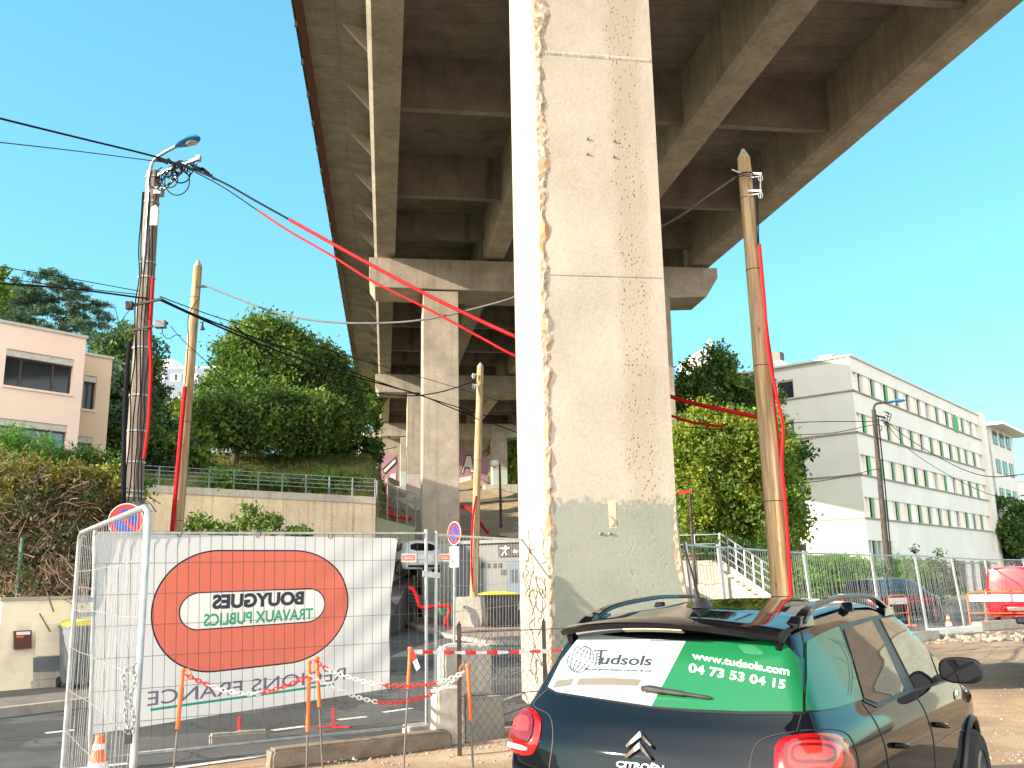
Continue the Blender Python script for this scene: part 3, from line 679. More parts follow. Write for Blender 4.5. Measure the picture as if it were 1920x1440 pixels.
def body_mesh(T, n=60, m=60):
    c = np.array(T['c']); sc_ = np.array([T['L']/2, .9, .75]); vs = []; fs = []
    def face(ax, sg, nu, nv):
        u = np.linspace(-1,1,nu+1); v = np.linspace(-1,1,nv+1); Ug, Vg = np.meshgrid(u, v)
        d = np.zeros(Ug.shape+(3,)); o = [i for i in range(3) if i != ax]
        d[...,ax] = sg; d[...,o[0]] = Ug; d[...,o[1]] = Vg; return d
    for ax, sg in ((0,-1),(0,1),(1,-1),(1,1),(2,-1),(2,1)):
        nu = m if ax != 0 else n; nv = n; nu = int(nu*(1.6 if ax else 1)) if ax else n
        D = face(ax, sg, nu, nv)*sc_; lo = np.full(D.shape[:2], .2); hi = np.full(D.shape[:2], 1.7)
        for _ in range(34):
            mid = (lo+hi)/2; f = car_F(T, c+D*mid[...,None]); ins = f < 0; lo = np.where(ins, mid, lo); hi = np.where(ins, hi, mid)
        Pp = c+D*lo[...,None]; o0 = len(vs); vs += [tuple(p) for p in Pp.reshape(-1,3)]
        for j in range(nv):
            for i in range(nu): fs.append((o0+j*(nu+1)+i, o0+j*(nu+1)+i+1, o0+(j+1)*(nu+1)+i+1, o0+(j+1)*(nu+1)+i))
    bm = bmesh.new(); V = [bm.verts.new(v) for v in vs]
    for f in fs:
        try: bm.faces.new([V[i] for i in f])
        except ValueError: pass
    bmesh.ops.remove_doubles(bm, verts=bm.verts, dist=.0008); bmesh.ops.recalc_face_normals(bm, faces=bm.faces)
    return bm
def cut_grid(outl, du, dv):
    bm = bmesh.new(); bm.faces.new([bm.verts.new((x,y,0)) for x,y in outl]); xs = [p[0] for p in outl]; ys = [p[1] for p in outl]
    for a, lo, hi, d in (((1,0,0),min(xs),max(xs),du),((0,1,0),min(ys),max(ys),dv)):
        k = lo+d
        while k < hi-1e-6:
            bmesh.ops.bisect_plane(bm, geom=bm.verts[:]+bm.edges[:]+bm.faces[:], plane_co=Vector(a)*k, plane_no=a); k += d
    bm.verts.index_update()
    V = [(v.co.x, v.co.y) for v in bm.verts]; F = [tuple(v.index for v in f.verts) for f in bm.faces]
    B_ = [(e.verts[0].index, e.verts[1].index) for e in bm.edges if e.is_boundary]; bm.free(); return V, F, B_
def chaikin(pts, k=2, closed=True):
    for _ in range(k):
        o = []; n = len(pts)
        for i in range(n):
            a, b_ = pts[i], pts[(i+1) % n]; o += [(a[0]*.8+b_[0]*.2, a[1]*.8+b_[1]*.2), (a[0]*.2+b_[0]*.8, a[1]*.2+b_[1]*.8)]
        pts = o
    return pts
class Car:
    def __init__(s, T, root, bm):
        s.T = T; s.root = root; s.bvh = BVHTree.FromBMesh(bm); s.Mw = WM[root.name]; s.Mi = s.Mw.inverted()
        s.eye = s.Mi @ EYE; s.R3 = s.Mi.to_3x3()
    def cam(s, px, py):
        d = (s.R3 @ ray(px, py)).normalized(); h = s.bvh.ray_cast(s.eye, d)
        if h[0] is None:
            best = None
            for t in np.linspace(3.5, 8.5, 41):
                o = s.bvh.find_nearest(s.eye+d*float(t))
                if best is None or o[3] < best[3]: best = o
            return best[0], best[1]
        return h[0], h[1]
    def side(s, x, z, sg=1):
        h = s.bvh.ray_cast(Vector((x, sg*2.5, z)), Vector((0,-sg,0)))
        if h[0] is None: o = s.bvh.find_nearest(Vector((x, sg*.8, z))); return o[0], o[1]
        return h[0], h[1]
    def rear(s, y, z):
        h = s.bvh.ray_cast(Vector((-2, y, z)), Vector((1,0,0)))
        if h[0] is None: o = s.bvh.find_nearest(Vector((.2, y, z))); return o[0], o[1]
        return h[0], h[1]
    def front(s, y, z):
        h = s.bvh.ray_cast(Vector((8, y, z)), Vector((-1,0,0)))
        if h[0] is None: o = s.bvh.find_nearest(Vector((4, y, z))); return o[0], o[1]
        return h[0], h[1]
    def patch(s, name, mat, outl, proj, du, dv, off=.004, parent=None, bulge=0, sink=.012, mirror=False, smooth=True):
        V, F, B_ = cut_grid(outl, du, dv); vs = []; cx = sum(p[0] for p in outl)/len(outl); cy = sum(p[1] for p in outl)/len(outl)
        base = []
        bd = np.array(outl+[outl[0]])
        for (a, c) in V:
            p, n_ = proj(a, c); e = off
            if bulge:
                A_, B2 = bd[:-1], bd[1:]; dd = B2-A_; t = np.clip(((np.array([a,c])-A_)*dd).sum(1)/np.maximum((dd**2).sum(1),1e-12),0,1)
                dist = np.sqrt(((A_+dd*t[:,None]-np.array([a,c]))**2).sum(1)).min(); sz = min(max(bd[:,0])-min(bd[:,0]), max(bd[:,1])-min(bd[:,1]))*.35
                e = off+bulge*min(1, dist/sz)**.5
            vs.append(p+n_*e); base.append(p-n_*sink)
        k = len(vs); idx = {}; vv = list(vs); fs = list(F)
        for (a, c) in B_:
            for i in (a, c):
                if i not in idx: idx[i] = len(vv); vv.append(base[i])
            fs.append((a, c, idx[c], idx[a]))
        mb = MB(); vv = [s.Mw @ Vector(v) for v in vv]; mb.add(vv, fs); o = mb.build(name, mat, parent or s.root, smooth=smooth)
        if mirror:
            mb = MB(); loc = [s.Mi @ v for v in vv]; mb.add([s.Mw @ Vector((v.x,-v.y,v.z)) for v in loc], [tuple(reversed(f)) for f in fs]); mb.build(name, mat, parent or s.root, smooth=smooth)
        return o
def text_raw(txt, bold=0.0, shear=0.0):
    cu = bpy.data.curves.new('t', 'FONT'); cu.body = txt; cu.size = 1; cu.offset = bold; cu.shear = shear; cu.resolution_u = 4
    ob = bpy.data.objects.new('t', cu); col.objects.link(ob); dg = bpy.context.evaluated_depsgraph_get()
    me = bpy.data.meshes.new_from_object(ob.evaluated_get(dg)); V = [(v.co.x, v.co.y) for v in me.vertices]; F = [tuple(p.vertices) for p in me.polygons]
    bpy.data.objects.remove(ob); bpy.data.curves.remove(cu); bpy.data.meshes.remove(me)
    A = np.array(V); mn, mx = A.min(0), A.max(0); A = (A-mn)/(mx-mn); return A, F
def text_on(name, txt, mat, parent, fn, bold=0.0, shear=0.0):
    A, F = text_raw(txt, bold, shear); b = MB(); b.add([fn(u, v) for u, v in A], F)
    me_o = b.build(name, mat, parent); return me_o
def rim_wheel(T, root, x, sg, parent_name='wheel', r=None):
    r = r or T['wr']; y = sg*(T['W'](.4)-.03); Mw = WM[root.name] @ Matrix.Translation(Vector((x, y, r))) @ Matrix.Rotation(-sg*PI/2, 4, 'X')
    b = MB(); b.lathe([(r*.62,-.11),(r*.9,-.11),(r,-.07),(r,.07),(r*.9,.11),(r*.62,.11),(r*.62,.06),(r*.60,-.10)], 36, Mw); o = b.build('wheel', M['tyre'], root, smooth=True)
    b = MB(); b.lathe([(r*.63,.07),(r*.63,.10),(r*.58,.10),(r*.57,.03),(r*.2,.02),(.01,.02)], 30, Mw)
    for k in range(5):
        a = 2*PI*k/5
        for da in (-.12,.12):
            p = Mw @ Vector((math.cos(a)*.05, math.sin(a)*.05, .06)); q = Mw @ Vector((math.cos(a+da)*r*.6, math.sin(a+da)*r*.6, .085)); b.bar(p, q, .03, .02)
    b.lathe([(.06,.03),(.06,.08),(.03,.09)], 16, Mw); b.build('rim', M['rim'], o)
def make_body(T, root, mat, n, m, arches=True):
    bm = body_mesh(T, n, m); car = Car(T, root, bm)
    me = bpy.data.meshes.new('body'); bm.to_mesh(me); bm.free(); ob = bpy.data.objects.new('body', me); col.objects.link(ob)
    if arches:
        cut = MB()
        for x in T['ax']:
            for sg in (-1,1):
                Mx = Matrix.Translation(Vector((x, sg*.80, T['wr'])))@Matrix.Rotation(PI/2, 4, 'X'); cut.lathe([(T['wr']+.055,-.22),(T['wr']+.055,.3)], 36, Mx)
        cm = cut.build('cut', M['trim'], loc=(0,0,0)); md = ob.modifiers.new('b', 'BOOLEAN'); md.object = cm; md.operation = 'DIFFERENCE'; md.solver = 'EXACT'
        dg = bpy.context.evaluated_depsgraph_get(); me2 = bpy.data.meshes.new_from_object(ob.evaluated_get(dg)); ob.modifiers.clear(); ob.data = me2; me2.name = 'body'
        cmd = cm.data; bpy.data.objects.remove(cm); bpy.data.meshes.remove(cmd)
        me = me2
    me.materials.clear(); me.materials.append(mat)
    me.polygons.foreach_set('use_smooth', [True]*len(me.polygons)); me.set_sharp_from_angle(angle=rad(35))
    ob.parent = root; WM[ob.name] = WM[root.name]
    for x in T['ax']:
        for sg in (-1,1): rim_wheel(T, root, x, sg)
    return car, ob
def side_wins(car, outls, mat=None):
    for o in outls:
        car.patch('window', mat or M['carglass'], chaikin(o, 1), lambda a, c: car.side(a, c, 1), .12, .08, .004, mirror=True)
def simple_car(name, label, T, loc, rz, paint, cat='car', side=None, rearw=None, frontw=None, tl=None, group=None):
    root = thing(name, label, cat, loc, rz, group); car, ob = make_body(T, root, paint, 26, 26)
    side_wins(car, side or [[(.75,1.0),(1.3,1.0),(1.32,1.36),(.95,1.33)],[(1.4,1.0),(2.2,.99),(2.2,1.38),(1.42,1.37)],[(2.27,.99),(3.05,.98),(2.75,1.2),(2.3,1.37)]])
    car.patch('rear_window', M['carglass'], chaikin(rearw or [(-.6,1.0),(.6,1.0),(.5,1.32),(-.5,1.32)],1), car.rear, .1, .08)
    car.patch('windscreen', M['carglass'], chaikin(frontw or [(-.66,1.03),(.66,1.03),(.52,1.36),(-.52,1.36)],1), car.front, .1, .05)
    for sg in (-1,1):
        car.patch('tail_light', M['lightred'], chaikin([(sg*.52,.72),(sg*.8,.72),(sg*.78,.88),(sg*.55,.90)] if not tl else [(sg*a,c) for a,c in tl],1), car.rear, .06, .06, .008)
        car.patch('headlight', M['lightclear'], chaikin([(sg*.45,.62),(sg*.78,.64),(sg*.76,.78),(sg*.5,.74)],1), car.front, .06, .06, .008)
        mb = MB(); Mm = WM[root.name]; mb.box((T['L']*.66, sg*(.93), T['T'](1.5)*.64), (.10,.18,.13), 0, 0, Mm); mb.build('mirror', paint, root, bevel=.03)
    car.patch('number_plate', M['whiteplastic'], [(-.26,.48),(.26,.48),(.26,.59),(-.26,.59)], car.rear, .1, .06, .008)
    car.patch('bumper', M['trim'], [(-.7,.26),(.7,.26),(.72,.42),(-.72,.42)], car.rear, .1, .08, .006)
    car.patch('door_seam', M['trim'], [(1.33,.35),(1.345,.35),(1.345,.98),(1.33,.98)], lambda a,c: car.side(a,c,1), .1, .1, .002, mirror=True)
    car.patch('door_seam', M['trim'], [(2.23,.35),(2.245,.35),(2.245,.98),(2.23,.98)], lambda a,c: car.side(a,c,1), .1, .1, .002, mirror=True)
    return root, car

# ---------------------------------------------------------------- the near car
HD = rad(90-35.8)
root = thing('parked_car', 'glossy black car in the foreground with green and white lettered rear window', 'car', (.575, 4.70, .05), HD)
car, body = make_body(SUV, root, M['paint'], 90, 84)
Mw = WM[root.name]
def cbar(b, p, q, wd, ht, mi=0): b.bar(Mw @ Vector(p), Mw @ Vector(q), wd, ht, mi)
X7 = lambda pts: [(1400+x/3.692, 1080+y/3.692) for x, y in pts]
X6 = lambda pts: [(940+x/3.84, 1080+y/3.84) for x, y in pts]
# rear window
RW = [(1084,1186),(1200,1193),(1330,1199),(1470,1200),(1509,1238),(1510,1340),(1400,1340),(1300,1336),(1223,1329),(1130,1315),(1045,1302),(1022,1291),(1048,1240)]
rw = car.patch('rear_window', M['carglass'], RW, car.cam, 10, 8, .003)
wh = car.patch('window_film', M['wrapwhite'], [(1092,1189),(1200,1198),(1287,1203),(1223,1324),(1130,1311),(1045,1298),(1029,1289),(1053,1240)], car.cam, 10, 8, .007, rw)
wh['label'] = 'white film with dark lettering'
gr = car.patch('window_film', M['wrapgreen'], [(1287.5,1203),(1466,1204),(1503,1240),(1505,1335),(1400,1335),(1300,1331),(1223.5,1324)], car.cam, 10, 8, .007, rw)
gr['label'] = 'green film with white telephone number'
def quadfn(tl, tr, bl, br, off=.0095, arc=0):
    def f(u, v):
        x = (1-v)*((1-u)*bl[0]+u*br[0])+v*((1-u)*tl[0]+u*tr[0]); y = (1-v)*((1-u)*bl[1]+u*br[1])+v*((1-u)*tl[1]+u*tr[1]) + arc*4*u*(1-u)
        p, n_ = car.cam(x, y); return Mw @ (p+n_*off)
    return f
def pxline(name, pts, w_, mat, parent, off=.0095, closed=False, ww=None):
    b = MB(); vs = []; n = len(pts)
    for i, p in enumerate(pts):
        a = Vector(pts[i-1] if (i > 0 or closed) else p); c = Vector(pts[(i+1) % n] if (i < n-1 or closed) else p); t = (c-a).normalized(); nn = Vector((-t.y, t.x))
        wi = w_ if ww is None else ww[i]
        for sg in (-1, 1):
            q = Vector(p)+nn*sg*wi/2; h, hn = car.cam(q.x, q.y); vs.append(Mw @ (h+hn*off))
    m_ = n if closed else n-1
    b.add(vs, [(2*i, 2*i+1, 2*((i+1) % n)+1, 2*((i+1) % n)) for i in range(m_)]); return b.build(name, mat, parent)
text_on('lettering', 'udsols', M['ink'], wh, quadfn((1129,1228),(1224,1231),(1126,1247),(1223,1250)), .02, .15)
pxline('letter_t', [(1114,1222),(1140,1221.5)], 2.6, M['ink'], wh); pxline('letter_t', [(1129,1222),(1125,1249)], 4.0, M['ink'], wh)
for k in range(4): pxline('drill_flight', [(1119,1229+k*5.5),(1125,1226.5+k*5.5)], 1.6, M['ink'], wh)
pxline('drill_flight', [(1121,1226),(1117,1252)], 1.2, M['ink'], wh)
text_on('lettering', "Bureau géotechnique d'études de sols", M['ink'], wh, quadfn((1099,1252.5),(1223,1256.5),(1098,1259.5),(1222,1263.5)), .01, .15)
def ell(cx, cy, rx, ry, a0, a1, rot=0, n=22):
    o = []
    for i in range(n+1):
        a = a0+(a1-a0)*i/n; x, y = rx*math.cos(a), ry*math.sin(a); o.append((cx+x*math.cos(rot)-y*math.sin(rot), cy+x*math.sin(rot)+y*math.cos(rot)))
    return o
gx_, gy_, rot = 1090, 1237, rad(25)
for dy, a0, a1 in ((-2, PI, 2*PI), (3, 0, PI)):
    for rx in (21, 13, 4): pxline('globe_line', ell(gx_+(3 if dy<0 else -3), gy_+dy, rx, 23, a0, a1, rot*1.1), 1.1, M['ink'], wh)
    for fr_ in (.35, .7): 
        c_ = math.sqrt(1-fr_**2)*21; sgn = -1 if dy < 0 else 1
        pxline('globe_line', ell(gx_+(3 if dy<0 else -3)-math.sin(rot)*sgn*23*fr_, gy_+dy+math.cos(rot)*sgn*23*fr_, c_, 3, 0, PI, rot), 1.0, M['ink'], wh)
    pxline('globe_line', ell(gx_+(3 if dy<0 else -3), gy_+dy, 21, 2.5, 0, PI, rot), 1.1, M['ink'], wh)
pxline('swoosh', [(1072,1225),(1078,1236),(1095,1243),(1130,1243),(1170,1238),(1226,1243)], 1.3, M['bluegrey'], wh)
for pts in (X6([(380,812),(400,757),(527,745),(505,792)]), X6([(545,790),(568,742),(790,738),(1012,750),(985,798),(800,790)])):
    car.patch('printed_bar', M['taupe'], pts, car.cam, 14, 14, .0095, wh, sink=0)
text_on('lettering', 'www.tudsols.com', M['whiteplastic'], gr, quadfn((1299,1224),(1480,1253),(1299,1237),(1480,1268.5)), .022)
text_on('lettering', '04 73 53 04 15', M['whiteplastic'], gr, quadfn((1294,1245),(1474,1277),(1292,1262),(1472,1294)), .02)
car.patch('printed_leaf', M['wrapline'], chaikin([(1380,1211),(1415,1211),(1438,1230),(1402,1228)],2), car.cam, 14, 14, .0095, gr, sink=0)
# wiper
b = MB()
P3 = lambda x, y, o: Mw @ (lambda h: h[0]+h[1]*o)(car.cam(x, y))
pts = [P3(x, y, o) for x, y, o in ((1209,1296,.025),(1222,1297,.035),(1250,1301,.03),(1290,1306,.025),(1336,1312,.018))]
b.tube(smooth_path(pts, 4), [.016]*4+[.018]*4+[.014]*4+[.009]*4+[.005], 8); b.build('wiper', M['trim'], root, smooth=True)
# windows on the right side
def R_(pts): return X7(pts)
tr = car.patch('window_trim', M['trim'], R_([(636,343),(760,306),(880,278),(1040,262),(1130,330),(1260,510),(1345,640),(1400,728),(1270,770),(1140,806),(1020,860),(900,912),(805,868),(720,600)]), car.cam, 7, 7, .006)
qg = car.patch('quarter_window', M['wrapgreen'], R_([(403,460),(500,405),(628,350),(720,610),(792,858),(620,915),(500,935),(408,938)]), car.cam, 7, 7, .011)
for k in range(2):
    pxline('printed_arc', [(p[0],p[1]) for p in X7([(570+k*30,440),(640+k*28,480),(690+k*22,580),(705+k*20,700),(690+k*20,830)])], 1.2, M['wrapline'], qg, .0135)
for k in range(2): pxline('printed_arc', X7([(560+k*45,440+k*130),(610+k*40,460+k*120),(650+k*28,480+k*120)]), 1.0, M['wrapline'], qg, .0135)
car.patch('rear_door_window', M['carglass'], R_([(662,375),(855,312),(938,470),(1083,798),(955,858),(890,885),(802,850),(725,580)]), car.cam, 6, 6, .012)
car.patch('front_door_window', M['carglass'], R_([(914,300),(1035,287),(1125,350),(1245,520),(1322,735),(1160,785)]), car.cam, 6, 6, .012)
car.patch('front_quarter_window', M['carglass'], R_([(1268,560),(1300,570),(1365,720),(1332,730)]), car.cam, 6, 6, .012)
# the same windows on the left side, and the windscreen
for o in ([(.42,1.14),(.8,1.13),(.82,1.45),(.62,1.42)], [(.88,1.13),(1.62,1.11),(1.64,1.50),(.92,1.46)], [(1.72,1.11),(2.72,1.08),(2.45,1.36),(1.76,1.50)]):
    car.patch('window', M['carglass'], chaikin(o,1), lambda a, c: car.side(a, c, 1), .1, .08, .005)
car.patch('windscreen', M['carglass'], chaikin([(-.66,1.16),(.66,1.16),(.54,1.50),(-.54,1.50)],1), car.front, .1, .05, .005)
for sg in (-1,1): car.patch('headlight', M['lightclear'], chaikin([(sg*.45,.72),(sg*.78,.74),(sg*.76,.86),(sg*.5,.84)],1), car.front, .06, .06, .01)
# panel gaps
for pts in ([(380,955),(345,1080)], [(1160,815),(1235,940),(1290,1120),(1308,1330),(1305,1500)], [(800,880),(890,1010),(950,1150),(985,1330),(1010,1450)], [(395,470),(400,950)], [(395,470),(375,385),(320,330)]):
    pxline('panel_gap', smooth_path([Vector((*p,0)) for p in X7(pts)], 5) and [(p.x,p.y) for p in smooth_path([Vector((*p,0)) for p in X7(pts)], 5)], 1.7, M['black'], root, .0022)
pxline('panel_gap', [(p.x,p.y) for p in smooth_path([Vector((*p,0)) for p in ((1027,1292),(1001,1322),(1030,1342),(1037,1380),(1030,1440))], 6)], 1.7, M['black'], root, .0022)
pxline('panel_gap', [(p.x,p.y) for p in smooth_path([Vector((*p,0)) for p in ((1490,1372),(1440,1382),(1415,1400),(1405,1440))], 6)], 1.7, M['black'], root, .0022)
pxline('panel_gap', [(p.x,p.y) for p in smooth_path([Vector((*p,0)) for p in ((1500,1370),(1560,1368),(1590,1378),(1606,1410),(1612,1450))], 6)], 1.7, M['black'], root, .0022)
pxline('side_crease', [(p.x,p.y) for p in smooth_path([Vector((*p,0)) for p in X7([(1310,1165),(1400,1105),(1480,1062),(1540,1110)])], 6)], 1.3, M['paintgrey'], root, .003)
# tail lights
tlr = car.patch('tail_light', M['lightred'], chaikin([(1453,1470),(1451,1405),(1462,1386),(1490,1378),(1560,1374),(1585,1386),(1600,1420),(1606,1452),(1590,1490),(1480,1495)],1), car.cam, 10, 10, .006, bulge=.03)
def rr(cx, cy, w_, h_, sk=0): return chaikin([(cx-w_/2,cy-h_/2),(cx+w_/2+sk,cy-h_/2-2),(cx+w_/2+sk,cy+h_/2),(cx-w_/2,cy+h_/2+2)],2)
car.patch('lens_ring', M['lightdark'], rr(1520,1420,98,60), car.cam, 10, 10, .041, tlr, bulge=.003)
car.patch('lens_ring', M['lightbright'], rr(1521,1420,84,48), car.cam, 10, 10, .046, tlr, bulge=.003)
car.patch('lens_ring', M['lightdark'], rr(1517,1418,66,34), car.cam, 10, 10, .051, tlr, bulge=.003)
car.patch('lens_ring', M['lightbright'], rr(1517,1418,54,22), car.cam, 10, 10, .056, tlr, bulge=.003)
tll = car.patch('tail_light', M['lightred'], chaikin(X6([(165,935),(240,955),(288,1020),(292,1090),(272,1205),(228,1292),(130,1292),(52,1242),(60,1170),(85,1060),(115,965)]),1), car.cam, 8, 8, .006, bulge=.03)
car.patch('lens_ring', M['lightdark'], chaikin(X6([(165,985),(235,1000),(262,1060),(245,1170),(210,1215),(90,1180),(100,1080),(130,1000)]),1), car.cam, 8, 8, .036, tll, bulge=.003)
car.patch('lens_ring', M['lightbright'], chaikin(X6([(170,1020),(222,1030),(235,1070),(220,1150),(120,1120),(135,1050)]),1), car.cam, 8, 8, .038, tll, bulge=.003)
car.patch('lens_strip', M['lightclear'], chaikin(X6([(62,1190),(215,1232),(210,1265),(66,1226)]),1), car.cam, 8, 8, .038, tll)
# emblem and name
for pts in ([(912,1222),(1010,1118),(1098,1225)], [(908,1292),(1005,1198),(1090,1308)]):
    A_ = X6(pts); n_ = 12; pl = []
    for i in range(n_+1):
        u = i/n_; pl.append((A_[0][0]+(A_[1][0]-A_[0][0])*u, A_[0][1]+(A_[1][1]-A_[0][1])*u))
    for i in range(1, n_+1):
        u = i/n_; pl.append((A_[1][0]+(A_[2][0]-A_[1][0])*u, A_[1][1]+(A_[2][1]-A_[1][1])*u))
    b = MB(); vs = []
    for i, p in enumerate(pl):
        th_ = 3.8+4.5*(1-abs(i-n_)/n_)
        for dy, off in ((0,.004),(0,.018),(th_*.5,.026),(th_*1.6,.018),(th_*1.6,.004)):
            h, hn = car.cam(p[0], p[1]+dy); vs.append(Mw @ (h+hn*off))
    b.add(vs, [(i*5+k, i*5+k+1, (i+1)*5+k+1, (i+1)*5+k) for i in range(len(pl)-1) for k in range(4)]); b.build('emblem', M['chrome'], root, smooth=True)
text_on('lettering', 'CITROËN', M['chrome'], root, quadfn((1158,1424),(1247,1433),(1156,1438),(1245,1448), .008), .03)
# roof: spoiler with high brake light, rails, aerial
Tz = SUV['T']
b = MB(); vs = []; n = 24
for i in range(n+1):
    y = -.63+1.26*i/n; cr = -.05*(y/.6)**2; bx = .11*(abs(y)/.63)**3
    for x, z in ((.70, float(Tz(.70))+.003), (.45, 1.588), (.24+bx, 1.573), (.215+bx, 1.560), (.222+bx, 1.535), (.30+bx, 1.515), (.44+bx*.6, 1.50), (.62, 1.52)): vs.append(Mw @ Vector((x, y, z+cr)))
k = 8; b.add(vs, [(i*k+j, i*k+(j+1) % k, (i+1)*k+(j+1) % k, (i+1)*k+j) for i in range(n) for j in range(k)]+[tuple(range(k-1,-1,-1)), tuple(n*k+j for j in range(k))])
spo = b.build('spoiler', M['paint'], root, smooth=True)
b = MB(); vs = []
for i in range(13):
    y = .17-.34*i/12; bx = .11*(abs(y)/.63)**3; cr = -.05*(y/.6)**2
    for x, z in ((.216,1.532),(.25,1.518),(.252,1.523),(.218,1.538)): vs.append(Mw @ Vector((x+bx-.004, y, z+cr-.002)))
b.add(vs, [(i*4+j, i*4+(j+1)%4, (i+1)*4+(j+1)%4, (i+1)*4+j) for i in range(12) for j in range(4)]+[(3,2,1,0),(48,49,50,51)]); b.build('brake_light', M['conc_pale'], spo)
for sg in (-1, 1):   # spoiler side fins
    b = MB(); sec = [(.34,1.52),(.62,1.545),(.60,1.47),(.44,1.38),(.41,1.38)]
    vs = [Mw @ Vector((x, sg*(y0), z)) for y0 in (.59,.622) for x, z in sec]; m_ = 5
    b.add(vs, [tuple(range(m_-1,-1,-1)), tuple(range(m_,2*m_))]+[(i,(i+1)%m_,m_+(i+1)%m_,m_+i) for i in range(m_)]); b.build('spoiler_fin', M['paint'], root, bevel=.008)
for sg in (-1, 1):
    vs = []; n = 26; xs = np.linspace(.66, 2.45, n+1)
    for i, x in enumerate(xs):
        u = i/n; lift = .055*(1-abs(2*u-1)**5)+.006; y = sg*(.625-.02*math.sin(PI*u)); z = float(Tz(x))-.052+lift
        wd = .052 if u > .12 else .085-.27*u; hh = .026
        for dy, dz in ((-wd/2,-hh/2),(wd/2,-hh/2),(wd/2*.8,hh/2),(-wd/2*.8,hh/2)): vs.append(Mw @ Vector((x, y+dy*1.0, z+dz)))
    b = MB(); b.add(vs, [(i*4+j, i*4+(j+1)%4, (i+1)*4+(j+1)%4, (i+1)*4+j) for i in range(n) for j in range(4)]+[(3,2,1,0), tuple(n*4+j for j in range(4))])
    for xf, dl in ((.70,.14),(1.55,.03),(2.36,.14)):
        z = float(Tz(xf))-.06; lf = .035
        A_ = [(-dl*1.2,-.045),(dl,-.03),(dl,.03),(-dl*1.2,.045)]; B2 = [(-dl*.5,-.03),(dl*1.1,-.018),(dl*1.1,.018),(-dl*.5,.03)]
        b.hexa([Mw @ Vector((xf+a, sg*.62+c, z-.02)) for a,c in A_], [Mw @ Vector((xf+a, sg*.62+c, z+lf)) for a,c in B2])
    b.build('roof_rail', M['paint'], root, smooth=True, bevel=.006)
b = MB(); sc8 = [(0,0),(.05,.012),(.09,.02),(.14,.03),(.2,.02),(.24,0)]
b.lathe([(.055,0),(.05,.02),(.03,.045),(.012,.055)], 16, Mw @ Matrix.Translation(Vector((.86,0,float(Tz(.86))-.004))) @ Matrix.Diagonal(Vector((1.9,.85,1,1))))
ae = b.build('aerial_base', M['trim'], root, smooth=True)
b = MB(); z0 = float(Tz(.82)); b.tube([Mw @ Vector((.83,0,z0+.03)), Mw @ Vector((.80,0,z0+.09)), Mw @ Vector((.66,.0,z0+.36))], [.009,.007,.004], 8); b.build('aerial_rod', M['trim'], ae)
# mirror
for sg in (-1, 1):
    c0 = Mw @ Matrix.Translation(Vector((2.62, sg*1.0, 1.16))); b = MB(); vs = []; nu, nv = 20, 12
    for j in range(nv+1):
        a = -PI/2+PI*j/nv
        for i in range(nu):
            t = 2*PI*i/nu; x = math.sin(a); r_ = math.cos(a)**.55
            ex = .085*x if x > 0 else .02*x
            vs.append(c0 @ Vector((ex, math.copysign(abs(math.cos(t))**.7, math.cos(t))*.135*r_, math.copysign(abs(math.sin(t))**.7, math.sin(t))*.085*r_)))
    b.add(vs, [(j*nu+i, j*nu+(i+1)%nu, (j+1)*nu+(i+1)%nu, (j+1)*nu+i) for j in range(nv) for i in range(nu)])
    b.hexa([c0 @ Vector(p) for p in ((-.01,-sg*.20,-.09),(.06,-sg*.20,-.09),(.05,-sg*.06,-.06),(.0,-sg*.06,-.06))], [c0 @ Vector(p) for p in ((-.01,-sg*.20,-.05),(.06,-sg*.20,-.05),(.05,-sg*.06,-.01),(.0,-sg*.06,-.01))])
    mo = b.build('mirror', M['trim'], root, smooth=True)
    b = MB(); o_ = [(math.copysign(abs(math.cos(t))**.7, math.cos(t))*.118, math.copysign(abs(math.sin(t))**.7, math.sin(t))*.07) for t in [2*PI*i/28 for i in range(28)]]
    b.add([c0 @ Vector((-.0225, y, z)) for y, z in o_], [tuple(range(28))]); b.build('mirror_glass', M['carglass'], mo)
# handles
for (ax_, ay_, bx_, by_) in ((1020,1165,1085,1175),(1300,1020,1368,1035)):
    p0, p1 = X7([(ax_,ay_)])[0], X7([(bx_,by_)])[0]; b = MB()
    pts = [P3(p0[0]+(p1[0]-p0[0])*u, p0[1]+(p1[1]-p0[1])*u+1, o) for u, o in ((0,.0),(.12,.03),(.5,.045),(.88,.03),(1,.0))]; b.tube(smooth_path(pts,4), .014, 8); b.build('door_handle', M['paint'], root, smooth=True)
for x in (.95, 1.9):
    b = MB(); pts = [Mw @ (lambda h: h[0]+h[1]*o)(car.side(x+dx, .86, 1)) for dx, o in ((0,0),(.03,.03),(.10,.04),(.17,.03),(.2,0))]; b.tube(smooth_path(pts,4), .013, 8); b.build('door_handle', M['paint'], root, smooth=True)
b = MB(); p, nn = car.side(2.95, .92, -1); car.patch('side_badge', M['chrome'], chaikin([(2.9,.93),(3.06,.95),(3.04,1.0),(2.92,.98)],1), lambda a,c: car.side(a,c,-1), .05, .03, .006, bulge=.008)
car.patch('bumper', M['trim'], [(-.78,.30),(.78,.30),(.76,.56),(-.76,.56)], car.rear, .08, .06, .012)
car.patch('number_plate', M['whiteplastic'], [(-.26,.60),(.26,.60),(.26,.71),(-.26,.71)], car.rear, .1, .06, .01)
